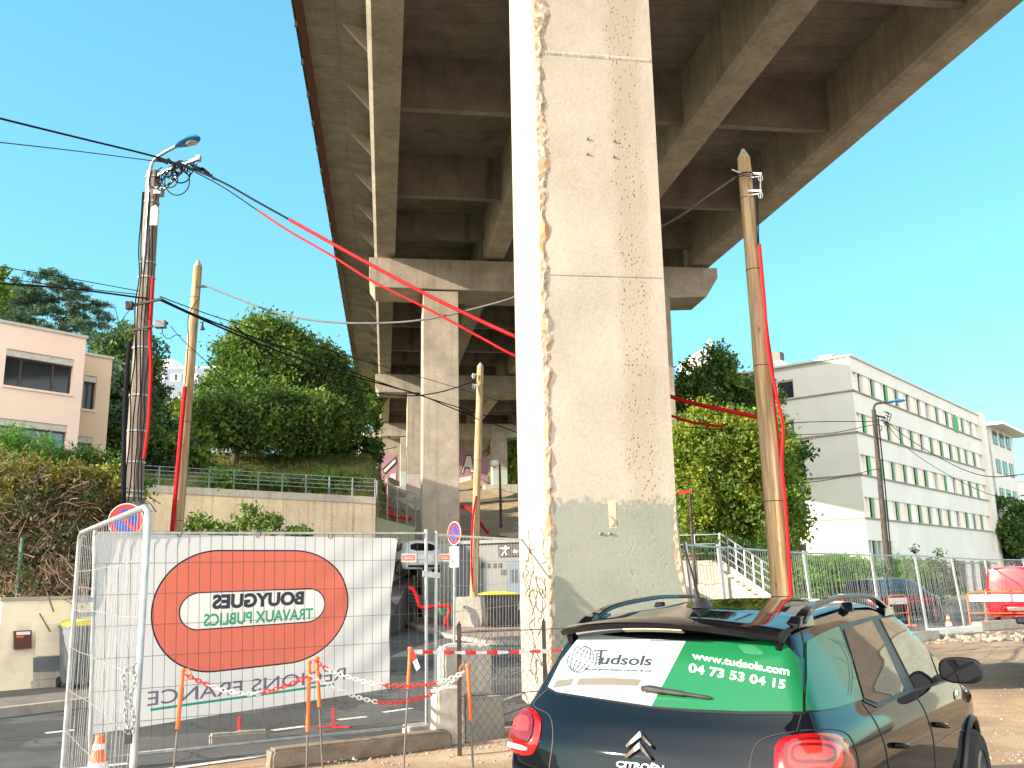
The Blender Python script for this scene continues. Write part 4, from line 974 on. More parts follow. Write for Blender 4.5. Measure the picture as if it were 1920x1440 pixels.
for sg in (-1,1):
    for x in SUV['ax']:
        b = MB(); pts = []
        for i in range(19):
            a = rad(-12+204*i/18); h, hn = car.side(x+math.cos(a)*(SUV['wr']+.075), SUV['wr']+math.sin(a)*(SUV['wr']+.075), sg); pts.append(Mw @ (h+hn*.006))
        b.tube(pts, .024, 6); b.build('arch_trim', M['trim'], root, smooth=True)
    car.patch('sill_trim', M['trim'], [(1.15,.27),(2.9,.27),(2.9,.42),(1.15,.42)], lambda a,c,s_=sg: car.side(a,c,s_), .15, .08, .01)

# other vehicles
gp = G(1985, 1372, 0)
rt, _ = simple_car('parked_car', 'grey car cut off by the right edge of the picture', SED, (8.40, 13.6, .03), rad(62), M['paintgrey'])
rt2, _ = simple_car('parked_car', 'dark blue car with a red tail light parked on the street beside the juniper bed', SUV, (12.3, 33.8, .02), rad(32), M['paintblue'])
rt3, _ = simple_car('red_van', 'red delivery van parked at the far right behind the orange barriers', VAN, (17.0, 31.8, .02), rad(49.7), M['redpaint'], 'van',
    side=[[(3.0,1.15),(3.85,1.15),(3.7,1.62),(3.02,1.68)]], rearw=[(-.78,.5),(-.70,.5),(-.70,.62),(-.78,.62)], frontw=[(-.7,1.2),(.7,1.2),(.62,1.7),(-.62,1.7)], tl=[(.74,.85),(.86,.85),(.84,1.2),(.74,1.2)])
p = P(764, 1066, 39.5)
rt4, _ = simple_car('parked_car', 'pale blue and white car parked up the side street beyond the fence banner', SED, (p.x+.9, 38.2, max(p.z-.3,.3)), rad(118), M['paintwhite'])
b = MB(); b.hexa([(-8,29,-.3),(-4.3,29,-.3),(-4.5,41,-.3),(-8,41,-.3)], [(-8,29,-.01),(-4.3,29,-.01),(-4.5,41,p.z-.2),(-8,41,p.z-.2)]); struct(b.build('road_ramp', M['asphalt']))

# ---------------------------------------------------------------- temporary fencing
def interp(A, B_, u): return A.lerp(B_, u)
def fence_panel(a0, b0, a1, b1, label, name='mesh_fence', group='temporary mesh fence panels', step=.12, wr=.0035, tr=.021, rows=6, round_top=False, wav=.0, mw='wire'):
    a0, b0, a1, b1 = map(Vector, (a0, b0, a1, b1)); r = thing(name, label, 'fence panel', (a0+b0)/2, 0, group)
    b = MB()
    dirh = (b1-a1).normalized()
    if round_top:
        pts = [a0, a1-(a1-a0)*.06]+[a1+dirh*.03-(a1-a0)*.015]+[a1+dirh*.14]+[b1-dirh*.14]+[b1-dirh*.03-(b1-b0)*.015]+[b1-(b1-b0)*.06, b0]
        b.tube(pts, tr, 12)
        b.bar(a0+(a1-a0)*.06, b0+(b1-b0)*.06, tr*1.6)
    else:
        b.tube([a0, a1+(a1-a0)*.02], tr, 10); b.tube([b0, b1+(b1-b0)*.02], tr, 10)
        b.tube([a1, b1], tr*.8, 8); b.tube([a0+(a1-a0)*.05, b0+(b1-b0)*.05], tr*.8, 8)
    b.build('frame', M['galv'], r, smooth=True)
    b = MB(); Lh = (b0-a0).length; nv = int(Lh/step); nrm = (b0-a0).cross(Vector((0,0,1))).normalized()
    for i in range(1, nv):
        u = i/nv; p0, p1 = interp(a0,b0,u), interp(a1,b1,u); lo_ = p0.lerp(p1,.05)
        w1 = nrm*random.uniform(-wav,wav); w2 = nrm*random.uniform(-wav,wav)+(b0-a0).normalized()*random.uniform(-wav,wav)
        b.tube([lo_, p0.lerp(p1,.35)+w1, p0.lerp(p1,.7)+w2, p1], wr, 4, cap=False)
    for k in range(1, rows+1):
        v = .05+.95*k/(rows+1); pts = [interp(a0,b0,u).lerp(interp(a1,b1,u), v)+Vector((0,0,random.uniform(-wav,wav)*1.2)) for u in np.linspace(0,1,7)]
        b.tube(pts, wr*1.1, 4, cap=False)
    b.build('wire_mesh', M[mw], r); return r
def foot(x, y, rz, label, z=0):
    r = thing('concrete_weight', label, 'concrete weight', (x,y,z), rz, 'concrete feet of the mesh fence')
    b = MB(); Mm = WM[r.name]; s = [(-.34,-.11),(-.30,-.12),(.30,-.12),(.34,-.11),(.34,.11),(.30,.12),(-.30,.12),(-.34,.11)]
    b.prism(s, 0, .13, 0, Mm); b.build('block', M['conc_plain'], r, bevel=.015)
    b = MB()
    for k in (-.16, 0, .16): b.lathe([(.03,.131),(.022,.133)], 10, Mm @ Matrix.Translation(Vector((k,0,0))))
    b.build('socket', M['black'], r); return r
BL0, BR0 = G(168, 1447), G(800, 1378); 
BL1, BR1 = P(178, 999, BL0.y), P(799, 1000, BR0.y)
fence_panel(BL0, BR0, BL1, BR1, 'mesh fence panel with the large hanging banner tied to it', mw='wiredark', step=.115, wr=.003)  # wires coloured dark to look backlit
GN0 = Vector((P(256,1300,6.3).x, 6.3, .0)); GN0.x = P(243, 1560, 6.3).x; GN1 = P(279, 948, 6.3)
GF1 = P(150, 1000, 9.3); GF0 = Vector((P(118,1440,9.3).x, 9.3, 0.0))
gt = fence_panel(GF0, GN0, GF1, GN1, 'round-cornered mesh gate panel standing open at the far left', 'mesh_gate', step=.13, tr=.024, round_top=True, wav=.012, rows=5, wr=.0026)
b = MB()
for zz in (.72,.66): 
    p = GF0.lerp(GF1, zz); q = BL0.lerp(BL1, zz-.01); b.bar(p, q, .03, .05)
b.build('hinge_clamp', M['galv'], gt)
C0, C1 = G(816, 1376), None; C1 = P(818, 1003, C0.y); D0 = G(990, 1312); D1 = P(990, 1013, D0.y)
fence_panel(C0, D0, C1, D1, 'mesh fence panel between the banner panel and the big pier', step=.115)
b = MB(); p = BR0.lerp(BR1,.79); q = C0.lerp(C1,.79); b.bar(p-(q-p)*.3, q+(q-p)*.3, .05, .07); b.build('clamp', M['galv'], bpy.data.objects['mesh_fence'])
rp = [(3.0,15.4,1284,1022),(3.75,16.5,1347,1026),(6.55,20.5,1507,1037),(9.35,24.0,1633,1041)]
tops = []
for x, y, px, py in rp: tops.append((Vector((x,y,0)), P(px, py, y)))
for px0, py0, px1, py1 in ((1741,1195,1715,1042),(1810,1181,1784,1046),(1870,1170,1846,1049),(1948,1163,1918,1050)):
    g0 = G(px0, py0); tops.append((g0, P(px1, py1, g0.y)))
names = ['short mesh fence piece just right of the big pier','mesh fence panel in front of the white stair ramp','mesh fence panel behind the right wooden pole',
 'mesh fence panel in front of the dark blue car','mesh fence panel left of the small far cone','mesh fence panel behind the orange barriers','mesh fence panel in front of the red van']
for i in range(len(tops)-1):
    (a0,a1),(b0,b1) = tops[i], tops[i+1]; t = (b0-a0).normalized()*.035
    fence_panel(a0+t, b0-t, a1+t, b1-t, names[i], step=.13, wr=.0045, tr=.028, wav=.02)
for i, (a0, a1) in enumerate(tops[3:7]):
    foot(a0.x, a0.y, math.atan2(.78,.62), ['concrete foot hidden beside the dark blue car','concrete foot under the first leaning post','concrete foot between cone and rubble','long pale concrete foot near the orange barriers','concrete foot nearest the red van'][i])
foot(BR0.x+.05, BR0.y+.05, .5, 'concrete foot under the doubled fence posts by the banner')

# banner, seen from its back: the light shines through
def bannermat():
    m, nt, b, o = newmat('banner_cloth'); tc = N(nt, 'ShaderNodeTexCoord'); s = N(nt, 'ShaderNodeSeparateXYZ'); nt.links.new(tc.outputs['UV'], s.inputs[0])
    W_, H_ = 3.45, 2.1
    x = mth(nt,'MULTIPLY',mth(nt,'SUBTRACT',s.outputs[0],.50),W_); y = mth(nt,'MULTIPLY',mth(nt,'SUBTRACT',s.outputs[1],.575),H_)
    def sdf(a, cx=0, cy=0, bul=0):
        dx = mth(nt,'MAXIMUM',mth(nt,'SUBTRACT',mth(nt,'ABSOLUTE',mth(nt,'SUBTRACT',x,cx)),a),0); dy = mth(nt,'SUBTRACT',y,cy)
        return mth(nt,'SQRT',mth(nt,'ADD',mth(nt,'MULTIPLY',dx,dx),mth(nt,'MULTIPLY',dy,dy)))
    R1 = .70; d1 = sdf(.42); d2 = sdf(.62, .0, .0)
    c = mixc(nt, mth(nt,'LESS_THAN',d1,R1+.018), (.80,.80,.82), (.03,.02,.04)); c = mixc(nt, mth(nt,'LESS_THAN',d1,R1), c, (.80,.20,.14))
    c = mixc(nt, mth(nt,'LESS_THAN',d2,.222), c, (.03,.02,.04)); c = mixc(nt, mth(nt,'LESS_THAN',d2,.207), c, (.93,.92,.93))
    bar = mth(nt,'MULTIPLY', mth(nt,'LESS_THAN',mth(nt,'ABSOLUTE',mth(nt,'ADD',y,1.045)),.014), mth(nt,'LESS_THAN',mth(nt,'ABSOLUTE',mth(nt,'SUBTRACT',x,-.05)),1.05))
    c = mixc(nt, bar, c, (.02,.34,.26))
    nt.links.new(c, b.inputs['Base Color']); b.inputs['Roughness'].default_value = .6
    t = N(nt, 'ShaderNodeBsdfTranslucent'); nt.links.new(c, t.inputs[0]); mx = N(nt, 'ShaderNodeMixShader'); mx.inputs[0].default_value = .62
    nt.links.new(b.outputs[0], mx.inputs[1]); nt.links.new(t.outputs[0], mx.inputs[2]); nt.links.new(mx.outputs[0], o.inputs[0]); return m
fn_ = (BR0-BL0).cross(Vector((0,0,1))).normalized()
if fn_.y > 0: fn_ = -fn_
def plane_pt(px, py, off=.0):
    d = ray(px, py); n_ = fn_; o_ = BL0 - fn_*off; k = (o_-EYE).dot(n_)/d.dot(n_); return EYE+d*k
TL, TR, BLc, BRc = plane_pt(178,1000,.05), plane_pt(746,1009,.05), plane_pt(164,1378,.05), plane_pt(731,1291,.05)
def ban(u, v, off=0.0):
    v2 = v; p = TL.lerp(TR, u).lerp(BLc.lerp(BRc, u), 1-v2)
    edge = .045*math.sin(PI*v)*(1 if u > .5 else -.4)*abs(2*u-1)**4
    p = p - (TR-TL).normalized()*edge
    wv = .012*math.sin(7*u+1.5*v)*math.sin(PI*v)+.007*math.sin(9*(u*1.3-(1-v)*1.1)+1)*(1-v)*1.2+.006*math.sin(31*(u*.9-v*.7))*max(0,u-.55)*2.6+.03*math.sin(PI*v)*math.sin(PI*u)+.004*math.sin(23*(u+v*1.1))*max(0,.35-u)*2.8
    return p - fn_*(wv) + fn_*off
b = MB(); nu, nv = 110, 70; b.add([ban(i/nu, j/nv) for j in range(nv+1) for i in range(nu+1)], [(j*(nu+1)+i, j*(nu+1)+i+1, (j+1)*(nu+1)+i+1, (j+1)*(nu+1)+i) for j in range(nv) for i in range(nu)])
bn = b.build('banner', bannermat(), smooth=True)
tag(bn, 'white cloth banner with an orange-red ring and mirrored lettering hung on the mesh fence', 'banner')
uvl = bn.data.uv_layers.new(name='UVMap')
for poly in bn.data.polygons:
    for li in poly.loop_indices:
        vi = bn.data.loops[li].vertex_index; uvl.data[li].uv = ((vi % (nu+1))/nu, (vi//(nu+1))/nv)
def ban_text(txt, mat, u0, u1, v0, v1, bold):
    text_on('lettering', txt, mat, bn, lambda u, v: ban(u1-(u1-u0)*u, v0+(v1-v0)*v, .006), bold)
# mirrored because the cloth is seen from behind
ban_text('BOUYGUES', M['ink'], .36, .665, .580, .664, .05)
inkg = pm('green_print', (.02,.36,.20), (.02,.32,.18), 3, .5)
ban_text('TRAVAUX PUBLICS', inkg, .335, .70, .488, .558, .025)
inkp = pm('faded_print', (.16,.13,.24), (.13,.11,.20), 3, .5)
ban_text('REGIONS FRANCE', inkp, .17, .83, .098, .172, .005)
for u, v in ((0,1),(1,1),(0,0),(.5,1),(1,.0),(.25,1),(.75,1)):
    b = MB(); p = ban(u, v); pts = [p+Vector((math.cos(a)*.03,-.02,math.sin(a)*.04+.02)) for a in np.linspace(0,2*PI,9)]; b.tube(pts, .005, 5, closed=False)
    b.build('tie', M['black'], bn)
# plates on the fence
for (x0, y0, x1, y1, lab, fp) in ((753,1038,780,1054,'left one of two small orange and white plates on the mesh fence',(BL0,BR0)),(822,1038,845,1053,'right one of two small orange and white plates on the mesh fence',(C0,D0))):
    D_ = 11.55 if x0 < 800 else 11.95; q = [P(x0,y1,D_), P(x1,y1,D_+.1), P(x1,y0,D_+.1), P(x0,y0,D_)]; r = thing('small_plate', lab, 'plate', (q[0]+q[1])/2, 0, 'small plates on the mesh fence')
    b = MB(); b.hexa(q, [v+Vector((0,.006,0)) for v in q]); b.build('plate', M['whiteplastic'], r)
    c_ = sum(q, Vector())/4; q2 = [c_+(v-c_)*.86-Vector((0,.004,0)) for v in q]; q2 = [Vector((v.x,v.y,c_.z+(v.z-c_.z)*.72)) for v in q2]
    b = MB(); b.hexa(q2, [v+Vector((0,.003,0)) for v in q2]); ins = b.build('orange_field', M['orange'], r)
    text_on('lettering', 'CBASAC', M['whiteplastic'], ins, lambda u, v: q2[0].lerp(q2[1], .08+.84*u).lerp(q2[3].lerp(q2[2], .08+.84*u), .2+.6*v)-Vector((0,.003,0)), .03)
# gate chain and padlock
def link(b, c, t, side, L_, W_, r, mi=0):
    pts = []
    for i in range(12):
        a = 2*PI*i/12; x = math.cos(a)*L_/2; y = math.sin(a)*W_/2; pts.append(c+t*x*(1.0)+side*y)
    b.tube(pts, r, 6, mi, closed=True)
def chain(b, path, pitch, W_, r, colf=lambda u: 0):
    path = [Vector(p) for p in path]; seg = [0]
    for i in range(1, len(path)): seg.append(seg[-1]+(path[i]-path[i-1]).length)
    n = int(seg[-1]/pitch)
    for k in range(n+1):
        s = seg[-1]*k/n; i = min(max(1, int(np.searchsorted(seg, s))), len(path)-1); f = (s-seg[i-1])/max(1e-6, seg[i]-seg[i-1]); c = path[i-1].lerp(path[i], f)
        t = (path[i]-path[i-1]).normalized(); sd_ = t.cross(Vector((0,0,1)) if abs(t.z) < .9 else Vector((1,0,0))).normalized()
        if k % 2: sd_ = t.cross(sd_)
        link(b, c, t, sd_, pitch*1.5, W_, r, colf(k/n))
b = MB(); chain(b, smooth_path([P(x, y, 6.15) for x, y in ((250,1248),(236,1258),(231,1275),(236,1305),(234,1335),(240,1362),(247,1372),(250,1340),(244,1310),(252,1280),(250,1255)) ], 5), .035, .028, .0045)
ch = b.build('steel_chain', M['galv'], smooth=True); tag(ch, 'steel locking chain hanging from the near gate post', 'chain')
b = MB(); c = P(241,1386,6.12); b.box(c, (.045,.02,.055)); b.tube([c+Vector((math.cos(a)*.017,0,math.sin(a)*.03+.027)) for a in np.linspace(0,PI,9)], .004, 6); tag(b.build('padlock', M['black'], bevel=.006), 'black padlock at the lower end of the gate chain', 'padlock')

# stakes with chains and tape
def stake(xt, yt, xs, ys, xb, D, label, hook=0):
    t = P(xt, yt, D); s = P(xs, ys, D); bt = P(xb, 1440, D); d = (bt-s); bt = s+d*((s.z)/(s.z-bt.z)) if s.z != bt.z else bt
    r = thing('barrier_stake', label, 'stake', bt, 0, 'orange-topped steel stakes')
    b = MB(); b.tube([s.lerp(t, -.05), bt], .009, 8); b.build('rod', M['steelrod'], r)
    b = MB(); b.tube([s, s.lerp(t,.02), t.lerp(s,.05), t], [.017,.017,.016,.012], 10)
    b.lathe([(.02,0),(.024,.012),(.02,.03)], 10, Matrix.Translation(t-Vector((0,0,.01))))
    if hook: c = t-Vector((0,0,.07)); b.tube([c+Vector((hook*(.02+.05*math.sin(a)),-.01,.045-.045*math.cos(a))) for a in np.linspace(0,PI*.9,8)], .006, 6)
    b.build('sleeve', M['orange'], r, smooth=True); return t
stake(343,1258,333,1367,326,7.5,'orange-topped stake at the left end of the plastic chain',1)
stake(580,1243,577,1371,575,7.8,'left one of the two close orange-topped stakes in the middle',1)
stake(594,1236,599,1325,605,8.1,'right one of the two close orange-topped stakes in the middle')
stake(769,1217,765,1291,757,9.0,'orange-topped stake that holds the red and white tape')
stake(877,1249,883,1351,887,8.3,'orange-topped stake at the right end of the chains by the mesh fence',-1)
chs = [([(350,1266),(400,1288),(455,1301),(500,1297),(540,1284),(579,1268)],7.5,7.8,(.2,.6),0,'red and white plastic chain hanging left of the middle stakes'),
 ([(592,1240),(620,1258),(680,1277),(735,1286),(800,1284),(845,1272),(866,1261)],8.05,8.3,(.08,.47,.84),0,'upper red and white plastic chain right of the middle stakes'),
 ([(585,1268),(630,1291),(680,1310),(730,1318),(790,1308),(830,1290),(866,1264)],7.8,8.3,(.42,.80),1,'lower red and white plastic chain right of the middle stakes')]
for pts, d0, d1, br_, st_, lab in chs:
    n = len(pts); path = smooth_path([P(x, y, d0+(d1-d0)*i/(n-1)) for i, (x, y) in enumerate(pts)], 6); b = MB()
    chain(b, path, .034, .030, .0048, lambda u: (sum(u > q for q in br_)+st_) % 2)
    o = b.build('plastic_chain', [M['red'], M['whiteplastic']], smooth=True); tag(o, lab, 'plastic chain', 'red and white plastic chains')
b = MB(); n = 44
for i in range(n):
    f = lambda u: P(772+295*u, 1222-3*u+5*math.sin(PI*u)*.6, 9.0+1.15*u)
    a, c = f(i/n), f((i+1)/n); w0 = .022*(.8+.2*math.sin(i*.9)); b.add([a+Vector((0,0,-w0)), c+Vector((0,0,-w0)), c+Vector((0,.012*math.sin(i),w0)), a+Vector((0,.012*math.sin(i-1),w0))], [(0,1,2,3)], (i//3) % 2)
f = lambda u: P(771+13*u, 1222+34*u, 8.97)
for i in range(4):
    a, c = f(i/4), f((i+1)/4); b.add([a+Vector((-.02,0,-.01)), a+Vector((.02,0,.02)), c+Vector((.02,0,.02)), c+Vector((-.015,0,-.01))], [(0,1,2,3)], 0 if i > 1 else 1)
tag(b.build('barrier_tape', [M['whiteplastic'], M['red']]), 'red and white striped barrier tape stretched between stake and black car', 'barrier tape')

# chain-link fence with dark posts
cl = thing('chain_link_fence', 'low rusty chain-link fence between two dark posts beside the big pier', 'fence', (-.1,10.5,0))
A0 = G(862, 1421); A0.z = 0; B0 = Vector((P(1020,1200,10.9).x, 10.9, 0)); hC = P(862,1170,A0.y).z
for p, top in ((A0, hC), (B0, P(1020,1164,10.9).z)):
    b = MB(); b.box((p.x,p.y,top/2), (.045,.045,top)); b.box((p.x,p.y,top+.01), (.02,.045,.03)); b.build('post', M['darksteel'], cl)
b = MB(); zt = hC-.09; zb = .08; V0 = Vector((A0.x,A0.y,0)); V1 = Vector((B0.x+1.6,B0.y+.35,0)); Lw = (V1-V0).length; st = .085
for b_z in (zt, .62): 
    b.tube([V0+Vector((0,0,b_z)), V1+Vector((0,0,b_z))], .006, 5)
hh = zt-zb; k = -int(hh/st)-1
while k*st < Lw:
    for sg in (1, -1):
        s0, s1 = (k*st, k*st+hh*.75) if sg > 0 else (k*st+hh*.75, k*st); z0, z1 = zb, zt
        if s1 == s0: continue
        u0, u1 = 0., 1.
        def atc(u): return s0+(s1-s0)*u
        us_ = [u for u in np.linspace(0,1,2)]
        lo_, hi_ = sorted(((0-s0)/(s1-s0), (Lw-s0)/(s1-s0))); u0 = max(0, lo_); u1 = min(1, hi_)
        if u1 > u0+.02:
            pp = [V0.lerp(V1, atc(u)/Lw)+Vector((0,0,z0+(z1-z0)*u)) for u in (u0,u1)]; b.tube(pp, .0022, 4, cap=False)
    k += 1
b.build('wire_mesh', M['wiredark'], cl)

# concrete blocks, low wall
def block(name, label, x0, y0, x1, y1, th_, h, mat, cat='concrete block', group=None, top_in=.03, z=0.0):
    p, q = Vector((x0,y0,z)), Vector((x1,y1,z)); t = (q-p).normalized(); a = Vector((-t.y,t.x,0))*th_
    b = MB(); A_ = [p, q, q+a, p+a]; c = sum(A_, Vector())/4; bm = bmesh.new(); Lb = (q-p).length
    vs_ = [bm.verts.new(v) for v in A_]+[bm.verts.new(c+(v-c)*(1-top_in)+Vector((0,0,h))) for v in A_]
    for f in [(3,2,1,0),(4,5,6,7),(0,1,5,4),(1,2,6,5),(2,3,7,6),(3,0,4,7)]: bm.faces.new([vs_[i] for i in f])
    bmesh.ops.bevel(bm, geom=bm.edges[:], offset=.025, segments=2, affect='EDGES')
    for ax_v, lo, hi in ((t, 0, Lb), (a.normalized(), 0, th_), (Vector((0,0,1)), 0, h)):
        k = lo+.07
        while k < hi-.03: bmesh.ops.bisect_plane(bm, geom=bm.verts[:]+bm.edges[:]+bm.faces[:], plane_co=p+ax_v*k, plane_no=ax_v); k += .07
    for v in bm.verts:
        s_ = v.co; jj = .010*(math.sin(s_.x*23+s_.y*17)*math.sin(s_.z*31+s_.x*11))+random.uniform(-.004,.004); dirv = (s_-(c+Vector((0,0,h/2)))).normalized(); v.co = s_+dirv*jj
    bm.verts.index_update(); b.add([v.co.copy() for v in bm.verts], [tuple(v.index for v in f.verts) for f in bm.faces]); bm.free()
    o = b.build(name, mat, smooth=True); return tag(o, label, cat, group)
wl = G(570,1440); block('low_wall', 'rough low concrete wall at the foot of the mesh fence', -2.5, 9.7, -.72, 10.75, .22, .20, M['lowwall'], 'wall')
block('concrete_block', 'upright concrete block at the end of the low wall', -.92, 10.85, -.60, 10.95, .5, .62, M['conc_plain'])
p0, p1 = G(868,1402), G(940,1396); block('concrete_block', 'dark concrete block behind the chain-link fence', p0.x, 11.0, p1.x+.05, 11.25, .5, .50, M['ledge'])
p0 = P(832,1300,12.0); p1 = P(925,1300,12.3)
block('concrete_slab', 'tall pale concrete slab standing behind the tape', p0.x, 12.0, p1.x, 12.35, .25, P(870,1214,12.0).z, M['conc_plain'], 'concrete slab')
b = MB(); b.tube(smooth_path([P(828,1300,11.85), P(828,1225,11.85), P(832,1212,11.85), P(850,1208,11.9), P(895,1209,12.0), P(899,1214,12.0)], 4), .018, 8)
tag(b.build('bent_pipe', M['whiteplastic'], smooth=True), 'white bent pipe leaning on the tall pale slab', 'pipe')
p0, p1 = G(392,1402), G(505,1392); bm_ = block('concrete_beam', 'stained concrete beam lying on the road edge below the banner', p0.x, p0.y, p1.x, p1.y, .16, .14, M['ledge'], 'concrete beam')
def stub(px, py0, py1, D, label, legs=False):
    t = P(px, py0, D); bt = P(px, py1, D); r = thing('marker_post', label, 'marker post', bt, 0, 'short red marker posts'); b = MB(); b.bar(bt, t, .05, .03); b.build('post', M['red'], r)
    b = MB(); 
    for s in (-1, 1): b.bar(bt+Vector((0,0,.01)), bt+Vector((s*.22,-.05,.01)), .04, .015)
    b.bar(bt+Vector((0,0,.01)), bt+Vector((0,.2,.01)), .04, .015); b.build('base', M['red'] if legs else M['whiteplastic'], r)
stub(449, 1344, 1379, 11.6, 'short red marker post on the concrete beam'); g_ = G(625,1365); stub(625, 1328, 1364, g_.y, 'short red marker post on splayed feet on the road', True)
def cone(x, y, h, label, z=0):
    r = thing('traffic_cone', label, 'cone', (x,y,z), .3, 'orange and white traffic cones'); Mm = WM[r.name]; b = MB(); s = h*.33
    b.prism([(-s,-s*.8),(-s*.8,-s),(s*.8,-s),(s,-s*.8),(s,s*.8),(s*.8,s),(-s*.8,s),(-s,s*.8)], 0, h*.05, 0, Mm); b.build('base', M['orange'], r)
    f = lambda v: h*(.25-.19*v)
    for nm, v0, v1, mt in (('cone',.05,.40,'orange'),('band',.40,.62,'whiteplastic'),('cone',.62,.8,'orange'),('band',.8,.88,'whiteplastic'),('cone',.88,1,'orange')):
        b = MB(); e = .002 if nm == 'band' else 0; b.lathe([(f(v0)+e,h*v0),(f(v1)+e,h*v1)], 24, Mm); b.build(nm, M[mt], r, smooth=True)
c = P(188,1378,8.4); cone(c.x, 8.4, c.z, 'orange and white traffic cone behind the open gate panel at bottom left')
c = G(1781,1188); cone(c.x, c.y, .56, 'small far orange and white cone in front of the right mesh fence')

# orange barriers by the van
def barrier(x, y, rz, label, w_=1.5, h=1.0, z=0):
    r = thing('site_barrier', label, 'barrier', (x,y,z), rz, 'orange tube barriers'); Mm = WM[r.name]; b = MB()
    b.tube([Mm @ Vector(p) for p in ((-w_/2,0,0),(-w_/2,0,h-.1),(-w_/2+.1,0,h),(w_/2-.1,0,h),(w_/2,0,h-.1),(w_/2,0,0))], .025, 8); b.tube([Mm @ Vector((-w_/2,0,.45)), Mm @ Vector((w_/2,0,.45))], .02, 8)
    for s in (-1,1): b.bar(Mm @ Vector((s*w_/2,-.3,.03)), Mm @ Vector((s*w_/2,.3,.03)), .04)
    b.build('frame', M['orange'], r, smooth=True); b = MB(); b.box((0,-.005,h*.82), (w_*.94,.03,.22), 0, 0, Mm); b.build('board', M['whiteplastic'], r); return r
c = G(1700,1176); barrier(c.x, c.y+.5, .45, 'small orange barrier in front of the dark blue car', .9, 1.05)
c = G(1880,1176); barrier(c.x, c.y, -.5, 'orange barrier in front of the red van, nearer one', 1.9, 1.15)
c = G(1905,1168); barrier(c.x+.6, c.y+1.2, -.2, 'orange barrier beside the red van, farther one', 1.9, 1.15)
p0 = G(1800,1192); block('concrete_kerb_block', 'long pale concrete block with two slots in front of the rubble', p0.x-1.1, p0.y-.9, p0.x+.9, p0.y+.4, .35, .25, M['whitewall'])
p0 = G(1880,1180); block('concrete_kerb_block', 'pale concrete block beside the fence at the far right', p0.x-1.1, p0.y-.9, p0.x+.9, p0.y+.4, .35, .28, M['conc_pale'])
p0 = G(1742,1202); block('concrete_kerb_block', 'darker concrete block left of the rubble at the first leaning post', p0.x-1.0, p0.y-1.2, p0.x+.2, p0.y-.3, .4, .3, M['conc_plain'])
# rubble
b = MB(); random.seed(21)
for i in range(420):
    u = random.random(); base = G(1745+190*u, 1203-8*u+random.uniform(-7,9)); s = random.uniform(.03,.16)*(1.4 if random.random() < .1 else 1)
    vs = [base+Vector((random.uniform(-s,s), random.uniform(-s,s), random.uniform(-.3*s, s))) for _ in range(8)]
    bmh = bmesh.new(); V = [bmh.verts.new(v) for v in vs]; bmesh.ops.convex_hull(bmh, input=V); bmh.verts.index_update(); used = {v for f_ in bmh.faces for v in f_.verts}
    ids = {v: k for k, v in enumerate(used)}; b.add([v.co.copy() for v in used], [tuple(ids[v] for v in f_.verts) for f_ in bmh.faces]); bmh.free()
struct(b.build('rubble', M['stone']), 'stuff')

# loose gravel on the bare soil and small weeds along the low wall
b = MB(); random.seed(31)
for i in range(1300):
    if i % 4: base = G(random.uniform(1640,1920), random.uniform(1212,1440))
    else: base = G(random.uniform(600,960), random.uniform(1404,1440))
    s = random.uniform(.006,.020)*(2 if random.random() < .05 else 1); base.z = soil_h(base.x, base.y)
    vs = [base+Vector((math.cos(a)*s*random.uniform(.6,1.1), math.sin(a)*s*random.uniform(.6,1.1), random.uniform(-.2,.3)*s)) for a in (0,1.3,2.5,3.8,5.0)]+[base+Vector((random.uniform(-.3,.3)*s, random.uniform(-.3,.3)*s, s*.9))]
    b.add(vs, [(0,1,5),(1,2,5),(2,3,5),(3,4,5),(4,0,5)])
struct(b.build('gravel', M['stone']), 'stuff')

# ---------------------------------------------------------------- poles, lamps, cables
def zb0(x, y):
    q, s = qs(x, y); return float(hill_qs(np.array(q), np.array(s))) if s > np.interp(q, _bqq, _bss) else 0.0
# concrete pole with lamp, at the far pavement
LP = thing('utility_pole', 'tall tapered concrete pole with a blue street lamp and tangled black cables', 'utility pole', (P(240,940,18.5).x, 18.5, 0))
def lpp(px, py, dy=0): return P(px, py, 18.5+dy)
top = lpp(288, 322); bot = lpp(247, 960); bot = bot + (bot-top)*(bot.z/(top.z-bot.z))
b = MB()
ax_ = (top-bot); wv0, wv1 = .40, .26
def hsec(c, w_, d_): return [c+Vector((x*w_/2, y*d_/2, 0)) for x, y in ((-1,-.55),(-.55,-1),(.55,-1),(1,-.55),(1,.55),(.55,1),(-.55,1),(-1,.55))]
vs = []
for i in range(9):
    u = i/8; vs += hsec(bot.lerp(top, u), wv0+(wv1-wv0)*u, (wv0+(wv1-wv0)*u)*.9)
b.add(vs, [(i*8+k, i*8+(k+1)%8, (i+1)*8+(k+1)%8, (i+1)*8+k) for i in range(8) for k in range(8)]+[tuple(64+k for k in range(8))])
b.build('pole', M['concpole'], LP)
b = MB()
for k in range(16):
    c = bot.lerp(top, .58+k*.024); b.lathe([(.013,0),(.013,.004)], 8, Matrix.Translation(c+Vector((.055,-(wv0+(wv1-wv0)*(.58+k*.024))*.45-.003,0)))@Matrix.Rotation(PI/2,4,'X'))
b.build('climbing_hole', M['black'], LP)
for u in (.985,.93,.80,.77,.66,.625,.53,.46,.40,.345,.335,.29,.24,.235,.18):
    b = MB(); c = bot.lerp(top, u); ww = wv0+(wv1-wv0)*u; b.add(hsec(c, ww+.03, ww*.9+.03)+hsec(c+Vector((0,0,.035)), ww+.03, ww*.9+.03), [(k,(k+1)%8,8+(k+1)%8,8+k) for k in range(8)]+[tuple(range(7,-1,-1)), tuple(range(8,16))])
    b.build('steel_band', M['galv'], LP)
